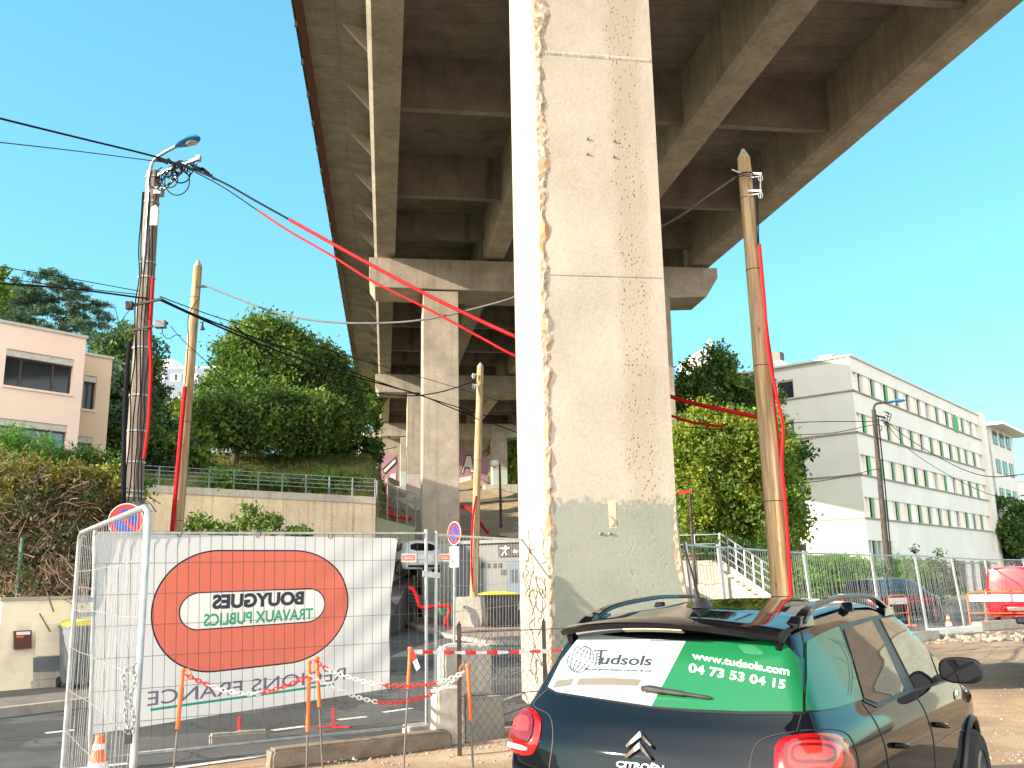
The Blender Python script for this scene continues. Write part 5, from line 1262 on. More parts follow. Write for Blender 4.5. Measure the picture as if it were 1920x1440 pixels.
b = MB(); b.tube(smooth_path([lpp(268,510,-.22), lpp(279,380,-.22), lpp(281,325,-.2), lpp(288,302,-.2), lpp(305,288,-.25), lpp(334,272,-.4)], 5), .038, 10); b.build('lamp_arm', M['galv'], LP, smooth=True)
def lamp_head(parent, c, d, L_, W_, up=Vector((0,0,1))):
    d = d.normalized(); s_ = d.cross(up).normalized(); u_ = s_.cross(d).normalized(); b = MB(); vs = []; nu, nv = 18, 12
    for j in range(nv+1):
        t = j/nv; r_ = max(0,math.sin(PI*min(1, t*.93+.07)))**.6*(.55+.45*t if t < .8 else .91+.0*t); 
        for i in range(nu):
            a = 2*PI*i/nu; y = math.cos(a)*W_/2*r_; z = math.sin(a)*(W_*.34*r_ if math.sin(a) > 0 else W_*.16*r_); vs.append(c+d*(t*L_)+s_*y+u_*z)
    b.add(vs, [(j*nu+i, j*nu+(i+1)%nu, (j+1)*nu+(i+1)%nu, (j+1)*nu+i) for j in range(nv) for i in range(nu)]+[tuple(range(nu)), tuple(nv*nu+i for i in range(nu))]); h = b.build('lamp_head', M['lampblue'], parent, smooth=True)
    b = MB(); vs = [c+d*(L_*(.66+.2*math.cos(a)))+s_*(W_*.25*math.sin(a))-u_*(W_*.165) for a in [2*PI*i/20 for i in range(20)]]; vs2 = [v-u_*.02+(c+d*L_*.62-v)*.12 for v in vs]
    b.add(vs+vs2, [tuple(range(20,40))]+[(i,(i+1)%20,20+(i+1)%20,20+i) for i in range(20)]); b.build('lamp_glass', M['lampglass'], h); return h
lamp_head(LP, lpp(330,275,-.4), lpp(386,252,-.75)-lpp(330,275,-.4), .68, .42)
b = MB(); b.bar(lpp(296,328,-.2), lpp(374,296,-.5), .06); b.bar(lpp(300,362,-.2), lpp(345,318,-.4), .045); b.box(lpp(298,360,-.2), (.16,.2,.16)); b.box(lpp(372,297,-.45), (.10,.10,.12)); b.build('cross_bracket', M['galv'], LP)
b = MB(); c = lpp(290,407,-.25); b.prism([(-.075,0),(.075,0),(.075,.38),(.02,.46),(-.075,.40)], -.05, .05, 0, Matrix.Translation(c-Vector((0,0,.2)))@Matrix.Rotation(PI/2,4,'X')); b.build('junction_cover', M['whiteplastic'], LP)
# cables down the pole, coils
random.seed(9); b = MB()
for k, (x0, x1) in enumerate(((268,236),(279,250),(283,258),(292,262),(272,243))):
    pts = []
    for i in range(12):
        u = i/11; y = 360+u*580; x = x0+(x1-x0)*u+random.uniform(-3,3); pts.append(lpp(x, y, -.26-.0*u))
    b.tube(smooth_path(pts, 4), .014, 6)
b.tube(smooth_path([lpp(x, y, -.3) for x, y in ((243,640),(238,700),(234,780),(232,860),(231,945))],4), .045, 8)
b.build('down_cable', M['cable'], LP, smooth=True)
b = MB(); b.tube(smooth_path([lpp(x, y, -.28) for x, y in ((287,520),(284,560),(281,620),(283,690),(281,740),(278,800),(270,860))],5), .034, 8)
b.build('red_conduit', M['redtube'], LP, smooth=True)
b = MB()
for k in range(20):
    x = 292+k*3.9; y = 322-k*1.3; r_ = random.uniform(8,30) if k % 4 == 0 else random.uniform(4,12); n = 9
    pts = [lpp(x+math.cos(a)*r_*random.uniform(.5,.8), y+8+math.sin(a)*r_*.8+r_*.3, -.4+random.uniform(-.15,.15)) for a in np.linspace(0, 2*PI*random.uniform(.6,1), n)]
    b.tube(smooth_path(pts, 3), random.choice((.008,.012,.016)), 5)
for r_, cx, cy in ((26,332,340),(17,318,335)):
    b.tube([lpp(cx+math.cos(a)*r_*.9, cy+math.sin(a)*r_, -.5) for a in np.linspace(0,2*PI,20)], .012, 5, closed=True)
for k in range(16):
    x = 300+k*7; y = 300+ (x-300)*.22 + (max(0,x-375))*.4; b.tube([lpp(x-6, y-3+random.uniform(-4,4), -.5), lpp(x+7, y+4+random.uniform(-4,4), -.5)], random.choice((.02,.03,.04)), 6)
b.build('cable_tangle', M['cable'], LP, smooth=True)
b = MB(); b.bar(lpp(238,575,-.3), lpp(305,560,-.3), .05); b.bar(lpp(233,622,-.3), lpp(315,606,-.35), .04); b.build('cross_bracket', M['darksteel'], LP)
b = MB(); b.box(lpp(243,573,-.35), (.14,.12,.17)); b.build('junction_box', M['darksteel'], LP, bevel=.01)
b = MB(); b.box(lpp(301,608,-.4), (.22,.15,.16)); b.build('junction_box', M['bingrey'], LP, bevel=.01)
b = MB()
b.tube(smooth_path([lpp(x,y,-.35) for x,y in ((206,571),(216,580),(222,600),(226,603),(236,590),(243,582))],4), .007, 5)
b.tube(smooth_path([lpp(x,y,-.4) for x,y in ((304,615),(306,628),(316,635),(330,628),(340,630))],4), .008, 5); b.build('loose_wire', M['cable'], LP, smooth=True)

def wood_pole(name_label, xt, yt, xb, yb, D, r0, r1, zbase, red=None):
    t, c = P(xt, yt, D), P(xb, yb, D); d = (t-c).normalized(); bt = c-d*((c.z-zbase)/d.z)
    r = thing('wooden_pole', name_label, 'wooden pole', bt, 0, 'round wooden utility poles'); b = MB(); n = 26; Lt = (t-bt).length
    pts = [bt.lerp(t, i/n) for i in range(n)]; pts.append(t-d*.16)
    rr_ = [r0+(r1-r0)*i/n+random.uniform(-.003,.003) for i in range(n)]+[r1]
    b.tube(pts, rr_, 20); b.build('trunk', M['wood'], r, smooth=True)
    b = MB(); b.tube([t-d*.16, t-d*.15, t], [r1+.002, r1, .025], 12); b.build('tip', M['woodgrey'], r)
    b = MB()
    for u in (.18,.34,.58,.76,.9): 
        c2 = bt.lerp(t, u); b.tube([c2, c2+d*.012], (r0+(r1-r0)*u)+.004, 20)
    b.build('strap', M['darksteel'], r); return r, bt, t, d
pr, prb, prt, prd = wood_pole('nearest wooden pole, to the right of the big pier, with red conduits down its side', 1393, 280, 1465, 1105, 13.4, .165, .098, 0)
pl_, plb, plt, pld = wood_pole('leaning wooden pole at the left beside the concrete lamp pole', 372, 488, 332, 985, 21.3, .17, .10, 0)
pmid, _, _, _ = wood_pole('small wooden pole standing in a concrete block under the viaduct', 901, 680, 888, 1130, 35.4, .16, .13, .95)
b = MB(); b.tube(smooth_path([P(x, y, 13.25) for x, y in ((1424,458),(1433,560),(1441,660),(1457,745),(1468,800),(1466,870),(1474,960),(1484,1118))], 5), .024, 8)
b.tube(smooth_path([P(x, y, 13.35) for x, y in ((1424,458),(1436,600),(1449,700),(1450,745),(1461,850),(1459,960),(1478,1118))], 5), .022, 8)
b.build('red_conduit', M['redtube'], pr, smooth=True)
b = MB()
for y0, y1 in ((325,330),(358,362)):
    a_ = P(1402,y0,13.3); b.bar(a_, P(1428,y1-4,13.2), .03); b.bar(P(1402,y0+9,13.3), P(1428,y1,13.2), .012); b.tube([P(1426+2*math.cos(q)*2, y1+4+6*math.sin(q), 13.2) for q in np.linspace(0,2*PI,8)], .008, 5, closed=True)
b.tube([P(1426,y,13.2) for y in (325,345,358,372)], .010, 5); b.bar(P(1372,318,13.3), P(1392,326,13.3), .02)
b.build('hook_bracket', M['galv'], pr)
b = MB(); b.tube(smooth_path([P(x,y,13.25) for x,y in ((1378,330),(1398,323),(1414,328),(1419,360),(1418,400),(1421,460))],4), .012, 6); b.tube(smooth_path([P(x,y,13.25) for x,y in ((1378,333),(1400,330),(1417,345),(1421,390),(1423,460))],4), .008, 6); b.build('down_cable', M['cable'], pr, smooth=True)
b = MB(); b.tube(smooth_path([P(x,y,21.05) for x,y in ((347,725),(341,790),(334,870),(322,1000))],4), .05, 8); b.build('red_conduit', M['redtube'], pl_, smooth=True)
b = MB(); b.tube(smooth_path([P(x,y,21.1) for x,y in ((372,560),(354,592),(353,640),(350,690),(346,728))],4), .012, 6); b.build('down_cable', M['cable'], pl_, smooth=True)
b = MB(); b.bar(P(368,537,21.1), P(388,537,21.1), .05); b.bar(P(375,605,21.1), P(383,603,21.1), .02); b.tube([P(380,605,21.1), P(379,612,21.1), P(380,618,21.1)], [.02,.03,.06], 8); b.build('hook_bracket', M['darksteel'], pl_)
b = MB(); b.tube(smooth_path([P(x,y,35.2) for x,y in ((893,930),(886,980),(884,1060),(888,1110))],4), .04, 6); b.build('red_conduit', M['redtube'], pmid, smooth=True)
b = MB()
for y in (702,722): b.bar(P(889,y,35.2), P(898,y,35.2), .04); b.tube([P(888+2*math.cos(q), y+3+5*math.sin(q), 35.2) for q in np.linspace(0,2*PI,8)], .018, 5, closed=True)
b.build('hook_bracket', M['galv'], pmid)
p0 = P(851,1180,35.4); block('concrete_block', 'pale concrete block that holds the small wooden pole', P(852,1150,35).x, 35.0, P(905,1150,35).x, 35.0, 1.1, 1.1, M['conc_plain'], z=.1)
def cable(pts, r, label, mat='cable', group='overhead cables', name='overhead_cable'):
    b = MB(); b.tube(smooth_path([P(*p) for p in pts], 7), r, 6); o = b.build(name, M[mat], smooth=True); return tag(o, label, 'cable' if mat != 'redtube' else 'red conduit', group)
cable([(-120,190,14),(0,222,15.2),(150,259,16.8),(285,292,18.1),(345,312,18.4)], .022, 'thick black cable from the upper left edge to the lamp pole')
cable([(-120,255,14),(0,267,15.2),(150,284,16.8),(320,306,18.3)], .010, 'thin cable just below the thick one at the upper left edge')
cable([(350,312,18.2),(420,343,17.6),(480,377,17.2),(545,413,16.8)], .020, 'black cable from the lamp pole top into the upper red conduit')
cable([(365,322,18.2),(420,352,17.7),(485,396,17.2)], .012, 'thin black cable from the lamp pole top into the lower red conduit')
cable([(543,412,16.8),(640,466,16.4),(780,542,15.9),(900,601,15.5),(1000,645,15.2),(1150,704,15.6),(1275,749,14.6),(1340,765,14.0),(1424,783,13.6),(1446,792,13.5)], .034, 'upper, thicker red conduit sagging across the viaduct', 'redtube', 'red conduits on the overhead cables', 'red_conduit')
cable([(484,395,17.2),(540,432,16.9),(620,478,16.5),(700,528,16.2),(800,578,15.9),(900,632,15.6),(985,676,15.4),(1150,740,15.6),(1278,786,14.8),(1320,795,14.4),(1358,800,14.2)], .022, 'lower, thinner red conduit sagging across the viaduct', 'redtube', 'red conduits on the overhead cables', 'red_conduit')
cable([(384,535,21.1),(440,558,20.2),(520,587,19),(600,602,18),(690,606,17.2),(790,600,16.6),(900,576,16),(985,549,15.6),(1130,480,15.0),(1262,413,14.2),(1330,366,13.7),(1386,328,13.4)], .020, 'grey double cable from the leaning pole to the nearest wooden pole', 'cablegrey')
cable([(-60,492,16),(0,500,16.6),(130,522,17.6),(262,546,18.2)], .009, 'uppermost thin cable left of the lamp pole at mid height')
cable([(-60,512,16),(0,521,16.6),(130,538,17.6),(258,552,18.2)], .009, 'second thin cable left of the lamp pole at mid height')
cable([(-60,522,16),(0,531,16.6),(130,541,17.6),(262,558,18.2),(300,563,18.2)], .020, 'thick black cable left of the lamp pole at mid height')
cable([(195,571,17.9),(120,568,17.2),(0,560,16.2)], .006, 'very thin wire ending in a black clamp left of the lamp pole')
cable([(300,556,18.2),(370,582,20),(450,608,22),(600,652,27),(728,690,32),(860,728,37),(990,770,42)], .012, 'upper thin cable running from the lamp pole far under the viaduct')
cable([(300,560,18.2),(370,592,20),(480,634,23),(600,676,27),(728,722,32),(860,764,37),(1000,806,43)], .022, 'middle black cable running from the lamp pole far under the viaduct')
cable([(300,562,18.2),(400,608,20),(500,650,23),(600,686,27),(700,716,31),(789,741,35),(860,770,38),(1000,822,44)], .026, 'lower black cable running from the lamp pole far under the viaduct')
cable([(440,612,24),(520,672,28),(628,719,31),(700,736,33),(770,742,34),(830,734,34.6),(892,714,35.3)], .022, 'sagging cable hooked to the small wooden pole')
cable([(320,612,18.1),(345,640,17.8),(400,690,17.0),(440,730,20)], .008, 'thin cable dropping right from the grey junction box')
cable([(1275,800,30),(1400,806,31),(1500,792,33),(1640,790,38)], .016, 'upper cable across the end wall of the apartment block')
cable([(1480,815,36),(1560,812,37),(1643,795,38)], .014, 'second cable across the end wall of the apartment block')
cable([(1275,895,30),(1400,905,32),(1530,903,35),(1650,878,38)], .014, 'lower cable across the end wall of the apartment block')
cable([(1655,783,38),(1700,820,34),(1780,868,30),(1850,893,27),(1930,888,24)], .014, 'cable from the right street lamp to the right edge')
cable([(1655,786,38),(1700,838,36),(1760,880,34),(1850,925,31),(1930,940,28)], .012, 'lower cable from the right street lamp to the right edge')
cable([(560,830,60),(620,838,62),(690,847,66),(730,841,68),(745,837,70)], .03, 'pale cable far behind under the left edge of the viaduct', 'cablegrey')

def street_lamp(name, label, bx, by, tx, ty, D, head=True, w_=.12, mat='darksteel'):
    t, c = P(tx, ty, D), P(bx, by, D); d = (t-c).normalized(); zb_ = zb0(c.x, c.y); bt = c-d*((c.z-zb_)/d.z); r = thing('street_lamp', label, 'street lamp', bt)
    b = MB(); b.tube([bt, t], [w_*1.2, w_*.75], 10); b.build('pole', M[mat], r, smooth=True); return r, bt, t
r, bt, t = street_lamp('s', 'dark street lamp with blue head in front of the apartment block', 1665, 1070, 1638, 768, 38, w_=.12, mat='lampdark')
b = MB(); b.tube(smooth_path([t, t+Vector((.15,0,.25)), t+Vector((.8,-.1,.3))],4), .05, 8); b.bar(t-Vector((0,0,.25)), t+Vector((.45,0,-.35)), .07); b.build('lamp_arm', M['lampdark'], r); lamp_head(r, t+Vector((.6,-.1,.30)), Vector((1,-.15,.05)), .75, .32)
b = MB(); random.seed(2)
for k in range(8): q = t+Vector((random.uniform(.0,.5),-.15,random.uniform(-.7,-.1))); b.tube([q, q+Vector((.2,0,-.12)), q+Vector((.12,0,-.3))], .02, 5)
b.tube([t+Vector((.12,-.1,-.3)), bt.lerp(t,.6)+Vector((.15,-.1,0)), bt.lerp(t,.2)+Vector((.14,-.1,0))], .03, 6)
b.build('cable_tangle', M['cable'], r)
r, bt, t = street_lamp('s', 'short dark lamp post with a small red top right of the big pier', 1299, 1018, 1293, 925, 30, w_=.06)
b = MB(); b.bar(t+Vector((-.35,0,0)), t+Vector((.05,0,.08)), .12, .10); b.build('lamp_head', M['red'], r)
r, bt, t = street_lamp('s', 'thin lamp post with a white globe on the slope under the viaduct', 939, 960, 937, 872, 62, w_=.09)
b = MB(); b.tube(smooth_path([t, t+Vector((-.1,0,.2)), t+Vector((-.25,0,.22))],3), .05, 6); b.build('lamp_arm', M['darksteel'], r); b = MB(); b.lathe([(.05,-.28),(.25,-.2),(.32,0),(.26,.2),(.08,.28)], 16, Matrix.Translation(t+Vector((-.36,0,.1)))); b.build('lamp_globe', M['whiteplastic'], r, smooth=True)

# no-parking signs
def no_parking(label, cx, cy, D, r_, rz, zbot, plate=False):
    c = P(cx, cy, D); r = thing('no_parking_sign', label, 'road sign', (c.x, c.y, zbot), rz, 'round blue and red no-parking signs'); Mm = Matrix.Translation(c)@Matrix.Rotation(rz,4,'Z')@Matrix.Rotation(PI/2,4,'X')
    b = MB(); b.lathe([(r_,-.012),(r_,.010)], 36, Mm); b.build('rim', M['whiteplastic'], r); b = MB(); b.lathe([(r_*.95,.0),(r_*.95,.013)], 36, Mm); dd = b.build('disc', M['signred'], r)
    b = MB(); b.lathe([(r_*.68,.0),(r_*.68,.016)], 36, Mm); b.build('blue_field', M['blue'], dd)
    b = MB(); b.box((0,0,.017), (r_*1.45,r_*.22,.006), 0, 0, Mm@Matrix.Rotation(rad(-45),4,'Z')); b.build('slash', M['signred'], dd)
    b = MB(); b.tube([(c.x+.03*math.sin(rz), c.y+.06, zbot), (c.x, c.y+.06, c.z+r_*.7)], .03, 8); b.build('post', M['galv'], r)
    if plate:
        for k, (dz, h) in enumerate(((-r_-.17,.26),(-r_-.45,.26))):
            b = MB(); b.box((0,dz,.008), (r_*1.3,h,.012), 0, 0, Mm); pp = b.build('plate', M['whiteplastic'], r)
            if k == 0:
                for j in range(2): text_on('lettering', ('AU DROIT','DU CHANTIER')[j], M['ink'], pp, lambda u, v: Mm @ Vector((-r_*.55+r_*1.1*u, dz+.02-j*.09+.055*v, .0155)))
            else:
                b = MB(); b.tube([Mm @ Vector((x, dz+y, .018)) for x, y in ((-.14,-.03),(-.06,.03),(.02,.0),(.12,-.05))], .016, 5); b.tube([Mm @ Vector((x, dz+y, .018)) for x, y in ((-.14,-.07),(-.10,-.07))], .014, 5); b.build('pictogram', M['ink'], pp)
no_parking('large no-parking sign half hidden behind the open gate panel', 236, 976, 17.6, .33, rad(8), 0)
no_parking('smaller no-parking sign with two plates beneath, near the small wooden pole', 852, 1000, 24.6, .31, rad(-52), .1, True)

# ---------------------------------------------------------------- left side: garden wall, gate, bin, house
gw0, gw1 = Vector((-8.87,16.07,0)), Vector((-6.3,18.4,0)); gu = (gw1-gw0).normalized(); gn = Vector((gu.y,-gu.x,0))
gwt = thing('garden_wall', 'low cream rendered garden wall with a grey cabinet niche', 'wall', gw0)
b = MB(); a0 = gw0; hgt = 1.62; b.hexa([a0, gw1, gw1-gn*.3, a0-gn*.3], [v+Vector((0,0,hgt)) for v in (a0, gw1, gw1-gn*.3, a0-gn*.3)]); b.build('wall', M['cream'], gwt)
b = MB(); o_ = a0+Vector((0,0,hgt)); b.hexa([a0+gn*.03-gu*.04+Vector((0,0,hgt+.002)), gw1+gn*.03+Vector((0,0,hgt+.002)), gw1-gn*.33+Vector((0,0,hgt+.002)), a0-gn*.33-gu*.04+Vector((0,0,hgt+.002))], [v+Vector((0,0,hgt+.06)) for v in (a0+gn*.03-gu*.04, gw1+gn*.03, gw1-gn*.33, a0-gn*.33-gu*.04)]); b.build('coping', M['conc_pale'], gwt)
def onwall(px, py): 
    d = ray(px, py); k = (gw0+gn*.0-EYE).dot(gn)/d.dot(gn); return EYE+d*k
def wpanel(px0, py0, px1, py1, mat, name, t, par, o0=0.0):
    q = [onwall(px0,py1), onwall(px1,py1), onwall(px1,py0), onwall(px0,py0)]; z0 = (q[0].z+q[1].z)/2; z1 = (q[2].z+q[3].z)/2
    for v, z in zip(q, (z0,z0,z1,z1)): v.z = z
    b = MB(); b.hexa([v+gn*(o0+.002) for v in q], [v+gn*(o0+t) for v in q]); return b.build(name, mat, par)
cb = thing('utility_cabinet', 'grey and cream utility cabinet set in the garden wall', 'cabinet', onwall(95,1298)); 
wpanel(66,1169,122,1229,M['cream'],'upper_door',.03,cb); wpanel(62,1231,122,1258,M['bingrey'],'lower_door',.035,cb); wpanel(62,1260,122,1272,M['conc_plain'],'lower_door',.03,cb); wpanel(58,1274,124,1299,M['conc_plain'],'base',.05,cb)
mbx = thing('mailbox', 'dark brown mailbox on the cream garden wall', 'mailbox', onwall(40,1215)); wpanel(25,1182,57,1216,M['brown'],'box',.08,mbx); wpanel(28,1184,54,1190,M['whiteplastic'],'name_plate',.006,mbx,.08); wpanel(28,1192,42,1195,M['orange'],'sticker',.004,mbx,.08)
gp0 = gw0-gu*.06; gt2 = thing('garden_gate', 'brown metal garden gate at the left edge', 'gate', gp0-gu*1.0); b = MB()
for k in range(9): q = gp0-gu*(.1+.14*k); b.bar(q+Vector((0,0,.12)), q+Vector((0,0,1.35)), .03)
for zz in (.15,.75,1.32): b.bar(gp0-gu*.02+Vector((0,0,zz)), gp0-gu*1.4+Vector((0,0,zz)), .04)
b.bar(gp0-gu*.02, gp0-gu*.02+Vector((0,0,1.4)), .06); b.build('bars', M['brown'], gt2)
b = MB(); b.hexa([gp0-gu*.1+Vector((0,0,.15)), gp0-gu*1.4+Vector((0,0,.15)), gp0-gu*1.4-gn*.02+Vector((0,0,.15)), gp0-gu*.1-gn*.02+Vector((0,0,.15))], [v+Vector((0,0,.6)) for v in (gp0-gu*.1+Vector((0,0,.1)), gp0-gu*1.4+Vector((0,0,.1)), gp0-gu*1.4-gn*.02+Vector((0,0,.1)), gp0-gu*.1-gn*.02+Vector((0,0,.1)))]); b.build('lower_panel', M['brown'], gt2)
def wheelie(x, y, rz, label, body_, lid, w_=.58, d_=.62, h=1.0, z=.0, four=False):
    r = thing('wheelie_bin', label, 'wheelie bin', (x,y,z), rz, 'plastic wheelie bins'); Mm = WM[r.name]
    b = MB(); A_ = [(-w_*.40,-d_*.38),(w_*.40,-d_*.38),(w_*.40,d_*.38),(-w_*.40,d_*.38)]; B2 = [(-w_/2,-d_/2),(w_/2,-d_/2),(w_/2,d_/2),(-w_/2,d_/2)]
    b.hexa([Mm@Vector((a,c,.08)) for a,c in A_],[Mm@Vector((a,c,h*.9)) for a,c in B2]); bo = b.build('body', M[body_], r, bevel=.02)
    b = MB(); b.box((0,0,h*.915), (w_*1.06,d_*1.06,.04), 0, 0, Mm)
    for k in range(4): b.box((-w_*.36+k*w_*.24,-d_/2-.0+.02,h*.45), (.04,.06,h*.5), 0, 0, Mm)
    b.build('rim', M[body_], bo)
    b = MB(); n = 10; vs = []
    for i in range(n+1):
        x_ = -w_*.53+w_*1.06*i/n; zz = h*.94+.09*max(0,math.sin(PI*i/n))**.6
        vs += [Mm@Vector((x_,-d_*.54,h*.937)), Mm@Vector((x_,-d_*.50,zz)), Mm@Vector((x_,d_*.5,zz+.02)), Mm@Vector((x_,d_*.54,h*.937))]
    b.add(vs, [(i*4+k, i*4+(k+1)%4, (i+1)*4+(k+1)%4, (i+1)*4+k) for i in range(n) for k in range(4)]+[(3,2,1,0), tuple(n*4+k for k in range(4))]); b.build('lid', M[lid], r, smooth=True)
    for sx in (-1,1):
        for sy in ((-1,1) if four else (1,)):
            b = MB(); b.lathe([(.09,-.025),(.09,.025)], 16, Mm@Matrix.Translation(Vector((sx*w_*.42,sy*d_*.38,.09)))@Matrix.Rotation(PI/2,4,'Y')); b.build('wheel', M['tyre'], r)
    return r
c = onwall(131,1270)+gn*.45; wheelie(c.x, c.y, math.atan2(gu.y,gu.x), 'grey wheelie bin with a yellow lid against the cream garden wall', 'bingrey', 'yellow', h=1.12, z=.13)
c = P(937,1160,34.4); wheelie(c.x, 34.6, rad(12), 'big black waste container with a yellow lid beside the small wooden pole', 'binblack', 'yellow', 1.35, 1.0, 1.25, z=.12, four=True)
c = P(835,1160,35.0); wheelie(c.x, 36.2, rad(12), 'small dark green bin left of the pale concrete block', 'greensteel', 'binblack', .7, .7, .95, z=.12)
b = MB(); c = P(840,1160,34.3); b.tube(smooth_path([P(x,y,34.2) for x,y in ((766,1101),(776,1106),(783,1122),(790,1138),(815,1137),(838,1136),(843,1145),(836,1165),(842,1176))],5), .07, 8); tag(b.build('red_conduit', M['redtube'], smooth=True), 'loose red conduit curling over the pavement by the green bin', 'red conduit')
b = MB(); 
for k in range(4): b.tube(smooth_path([P(735+k*3,1108+k*5,38.6), P(760,1112+k*6,38.4), P(792,1120+k*6,38)],4), .06, 6)
tag(b.build('pipe_bundle', M['cablegrey'], smooth=True), 'bundle of grey pipes lying behind the banner edge', 'pipes')

# house
HU = Vector((.64,.77,0)).normalized(); HN = Vector((HU.y,-HU.x,0))
HC = P(162,635,38); zr = HC.z; HC = Vector((HC.x,HC.y,0)); z0h = 4.0
hs = thing('house', 'pink rendered flat-roofed house with dark wide windows on the left', 'house', (HC.x,HC.y,z0h))
def hbox(b, u0, u1, n0, n1, z0, z1): 
    q = [HC+HU*a+HN*c for a,c in ((u0,n0),(u1,n0),(u1,n1),(u0,n1))]; b.hexa([v+Vector((0,0,z0)) for v in q], [v+Vector((0,0,z1)) for v in q])
def onH(px, py, off=0.0):
    d = ray(px, py); k = (HC+HN*off-EYE).dot(HN)/d.dot(HN); p = EYE+d*k; return (p-HC).dot(HU), p.z
W1 = [onH(10,668), onH(136,733)]; W2 = [onH(-4,800), onH(124,860)]
wins = []
for (ua,za),(ub,zb_) in (W1, W2): wins.append((ua, ub, zb_, za))
zt1 = max(onH(10,666)[1], onH(136,686)[1]); zb1 = min(onH(10,722)[1], onH(130,738)[1]); zt2 = onH(60,803)[1]; zb2 = zt2-(zt1-zb1)*1.1
u0w, u1w = onH(9,690)[0], onH(137,705)[0]; v1w = onH(124,835)[0]; v0w = onH(-8,820)[0]
DP = .28
b = MB()   # wall with real openings: strips round the windows
Lf = -14
hbox(b, Lf, 0, -9, -DP, z0h, zr)
hbox(b, Lf, 0, -DP+.001, 0, zt1+.28, zr); hbox(b, Lf, u0w, -DP+.001, 0, zb1, zt1+.279); hbox(b, u1w, 0, -DP+.001, 0, zb1, zt1+.279)
hbox(b, Lf, 0, -DP+.001, 0, zt2+.28, zb1-.001); hbox(b, Lf, v0w, -DP+.001, 0, zb2, zt2+.279); hbox(b, v1w, 0, -DP+.001, 0, zb2, zt2+.279); hbox(b, Lf, 0, -DP+.001, 0, z0h, zb2-.001)
b.build('wall', M['pinkwall'], hs)
b = MB(); hbox(b, Lf, .06, -9, .06, zr+.002, zr+.12); b.build('roof_edge', M['shutterbox'], hs)
def hwin(u0, u1, z0, z1, off, splits, blue=False, side=None):
    fr = MB(); hbox(fr, u0, u1, off-DP+.02, off-DP+.08, z0, z0+.06); hbox(fr, u0, u1, off-DP+.02, off-DP+.08, z1-.06, z1)
    for s in [0]+splits+[1]:
        uu = u0+(u1-u0)*s; hbox(fr, max(u0,uu-.035), min(u1,uu+.035), off-DP+.02, off-DP+.085, z0+.061, z1-.061)
    f = fr.build('window', M['darkframe'], hs)
    pa = MB(); hbox(pa, u0+.01, u1-.01, off-DP+.03, off-DP+.045, z0+.01, z1-.01); pa.build('pane', M['glassblue'] if blue else M['glass'], f)
    sh = MB(); hbox(sh, u0+.002, u1-.002, off-DP+.02, off-.04, z1+.002, z1+.27); sh.build('shutter_box', M['shutterbox'], f)
    si = MB(); hbox(si, u0-.05, u1+.05, off-.05, off+.06, z0-.09, z0-.004); si.build('sill', M['pinkwall'], f)
hwin(u0w, u1w, zb1, zt1, 0, [.25,.72]); hwin(v0w, v1w, zb2, zt2, 0, [.25,.72], True)
# set-back right wing
wo = -2.2
e1 = onH(211,674,wo); zr2 = e1[1]; ue = e1[0]
wa = onH(157,720,wo)[0]; wb = onH(181,720,wo)[0]; wz1 = onH(170,716,wo)[1]; wz0 = onH(170,768,wo)[1]; xz1 = onH(165,831,wo)[1]; xz0 = xz1-(wz1-wz0); xa, xb = onH(146,850,wo)[0], onH(172,850,wo)[0]
b = MB(); hbox(b, -.5, ue, -9, wo-DP, z0h, zr2)
hbox(b, -.5, ue, wo-DP+.001, wo, wz1+.28, zr2); hbox(b, -.5, wa, wo-DP+.001, wo, wz0, wz1+.279); hbox(b, wb, ue, wo-DP+.001, wo, wz0, wz1+.279); hbox(b, -.5, ue, wo-DP+.001, wo, xz1+.28, wz0-.001)
hbox(b, xb, ue, wo-DP+.001, wo, xz0, xz1+.279); hbox(b, -.5, ue, wo-DP+.001, wo, z0h, xz0-.001); b.build('wing_wall', M['peachwall'], hs)
b = MB(); hbox(b, .061, ue+.06, -9, wo+.06, zr2+.002, zr2+.12); b.build('roof_edge', M['shutterbox'], hs)
hwin(wa, wb, wz0, wz1, wo, [.5]); hwin(max(xa,-.4), xb, xz0, xz1, wo, [.5])

# retaining wall with rail
rw0, rw1 = Vector((-15.4,34.3,0)), Vector((-5.65,37,0)); ru = (rw1-rw0).normalized(); rn = Vector((ru.y,-ru.x,0))
rt_ = thing('retaining_wall', 'long stained beige retaining wall below the grassy slope', 'wall', rw0); b = MB()
zl = lambda u: P(240,922,34.8).z*(1-u)+P(700,946,37).z*u
q = [rw0+rn*.25, rw1+rn*.25, rw1-rn*.15, rw0-rn*.15]; tz = [zl(0),zl(1),zl(1),zl(0)]; b.hexa([v+Vector((0,0,-.2)) for v in q], [v+Vector((0,0,z)) for v,z in zip(q,tz)]); b.build('wall', M['beigewall'], rt_)
b = MB(); q = [rw0+rn*.30, rw1+rn*.30, rw1-rn*.2, rw0-rn*.2]; b.hexa([v+Vector((0,0,z+.003)) for v,z in zip(q,tz)], [v+Vector((0,0,z+.28)) for v,z in zip(q,tz)]); b.build('coping', M['conc_pale'], rt_)
def railing(label, A, B_, za, zb_, h=1.0, n=9, bars=3, mat='railgrey', r_=.018, name='railing'):
    A, B_ = Vector(A), Vector(B_); r = thing(name, label, 'railing', (A.x,A.y,za)); b = MB()
    for k in range(bars): 
        v = h*(1-k/bars*.85); b.tube([A+Vector((0,0,za+v)), B_+Vector((0,0,zb_+v))], r_, 6)
    b.build('rails', M[mat], r)
    for i in range(n+1):
        u = i/n; p = A.lerp(B_, u); z = za+(zb_-za)*u; b = MB(); b.bar(p+Vector((0,0,z-.1)), p+Vector((0,0,z+h)), .045); b.build('post', M[mat], r)
    return r
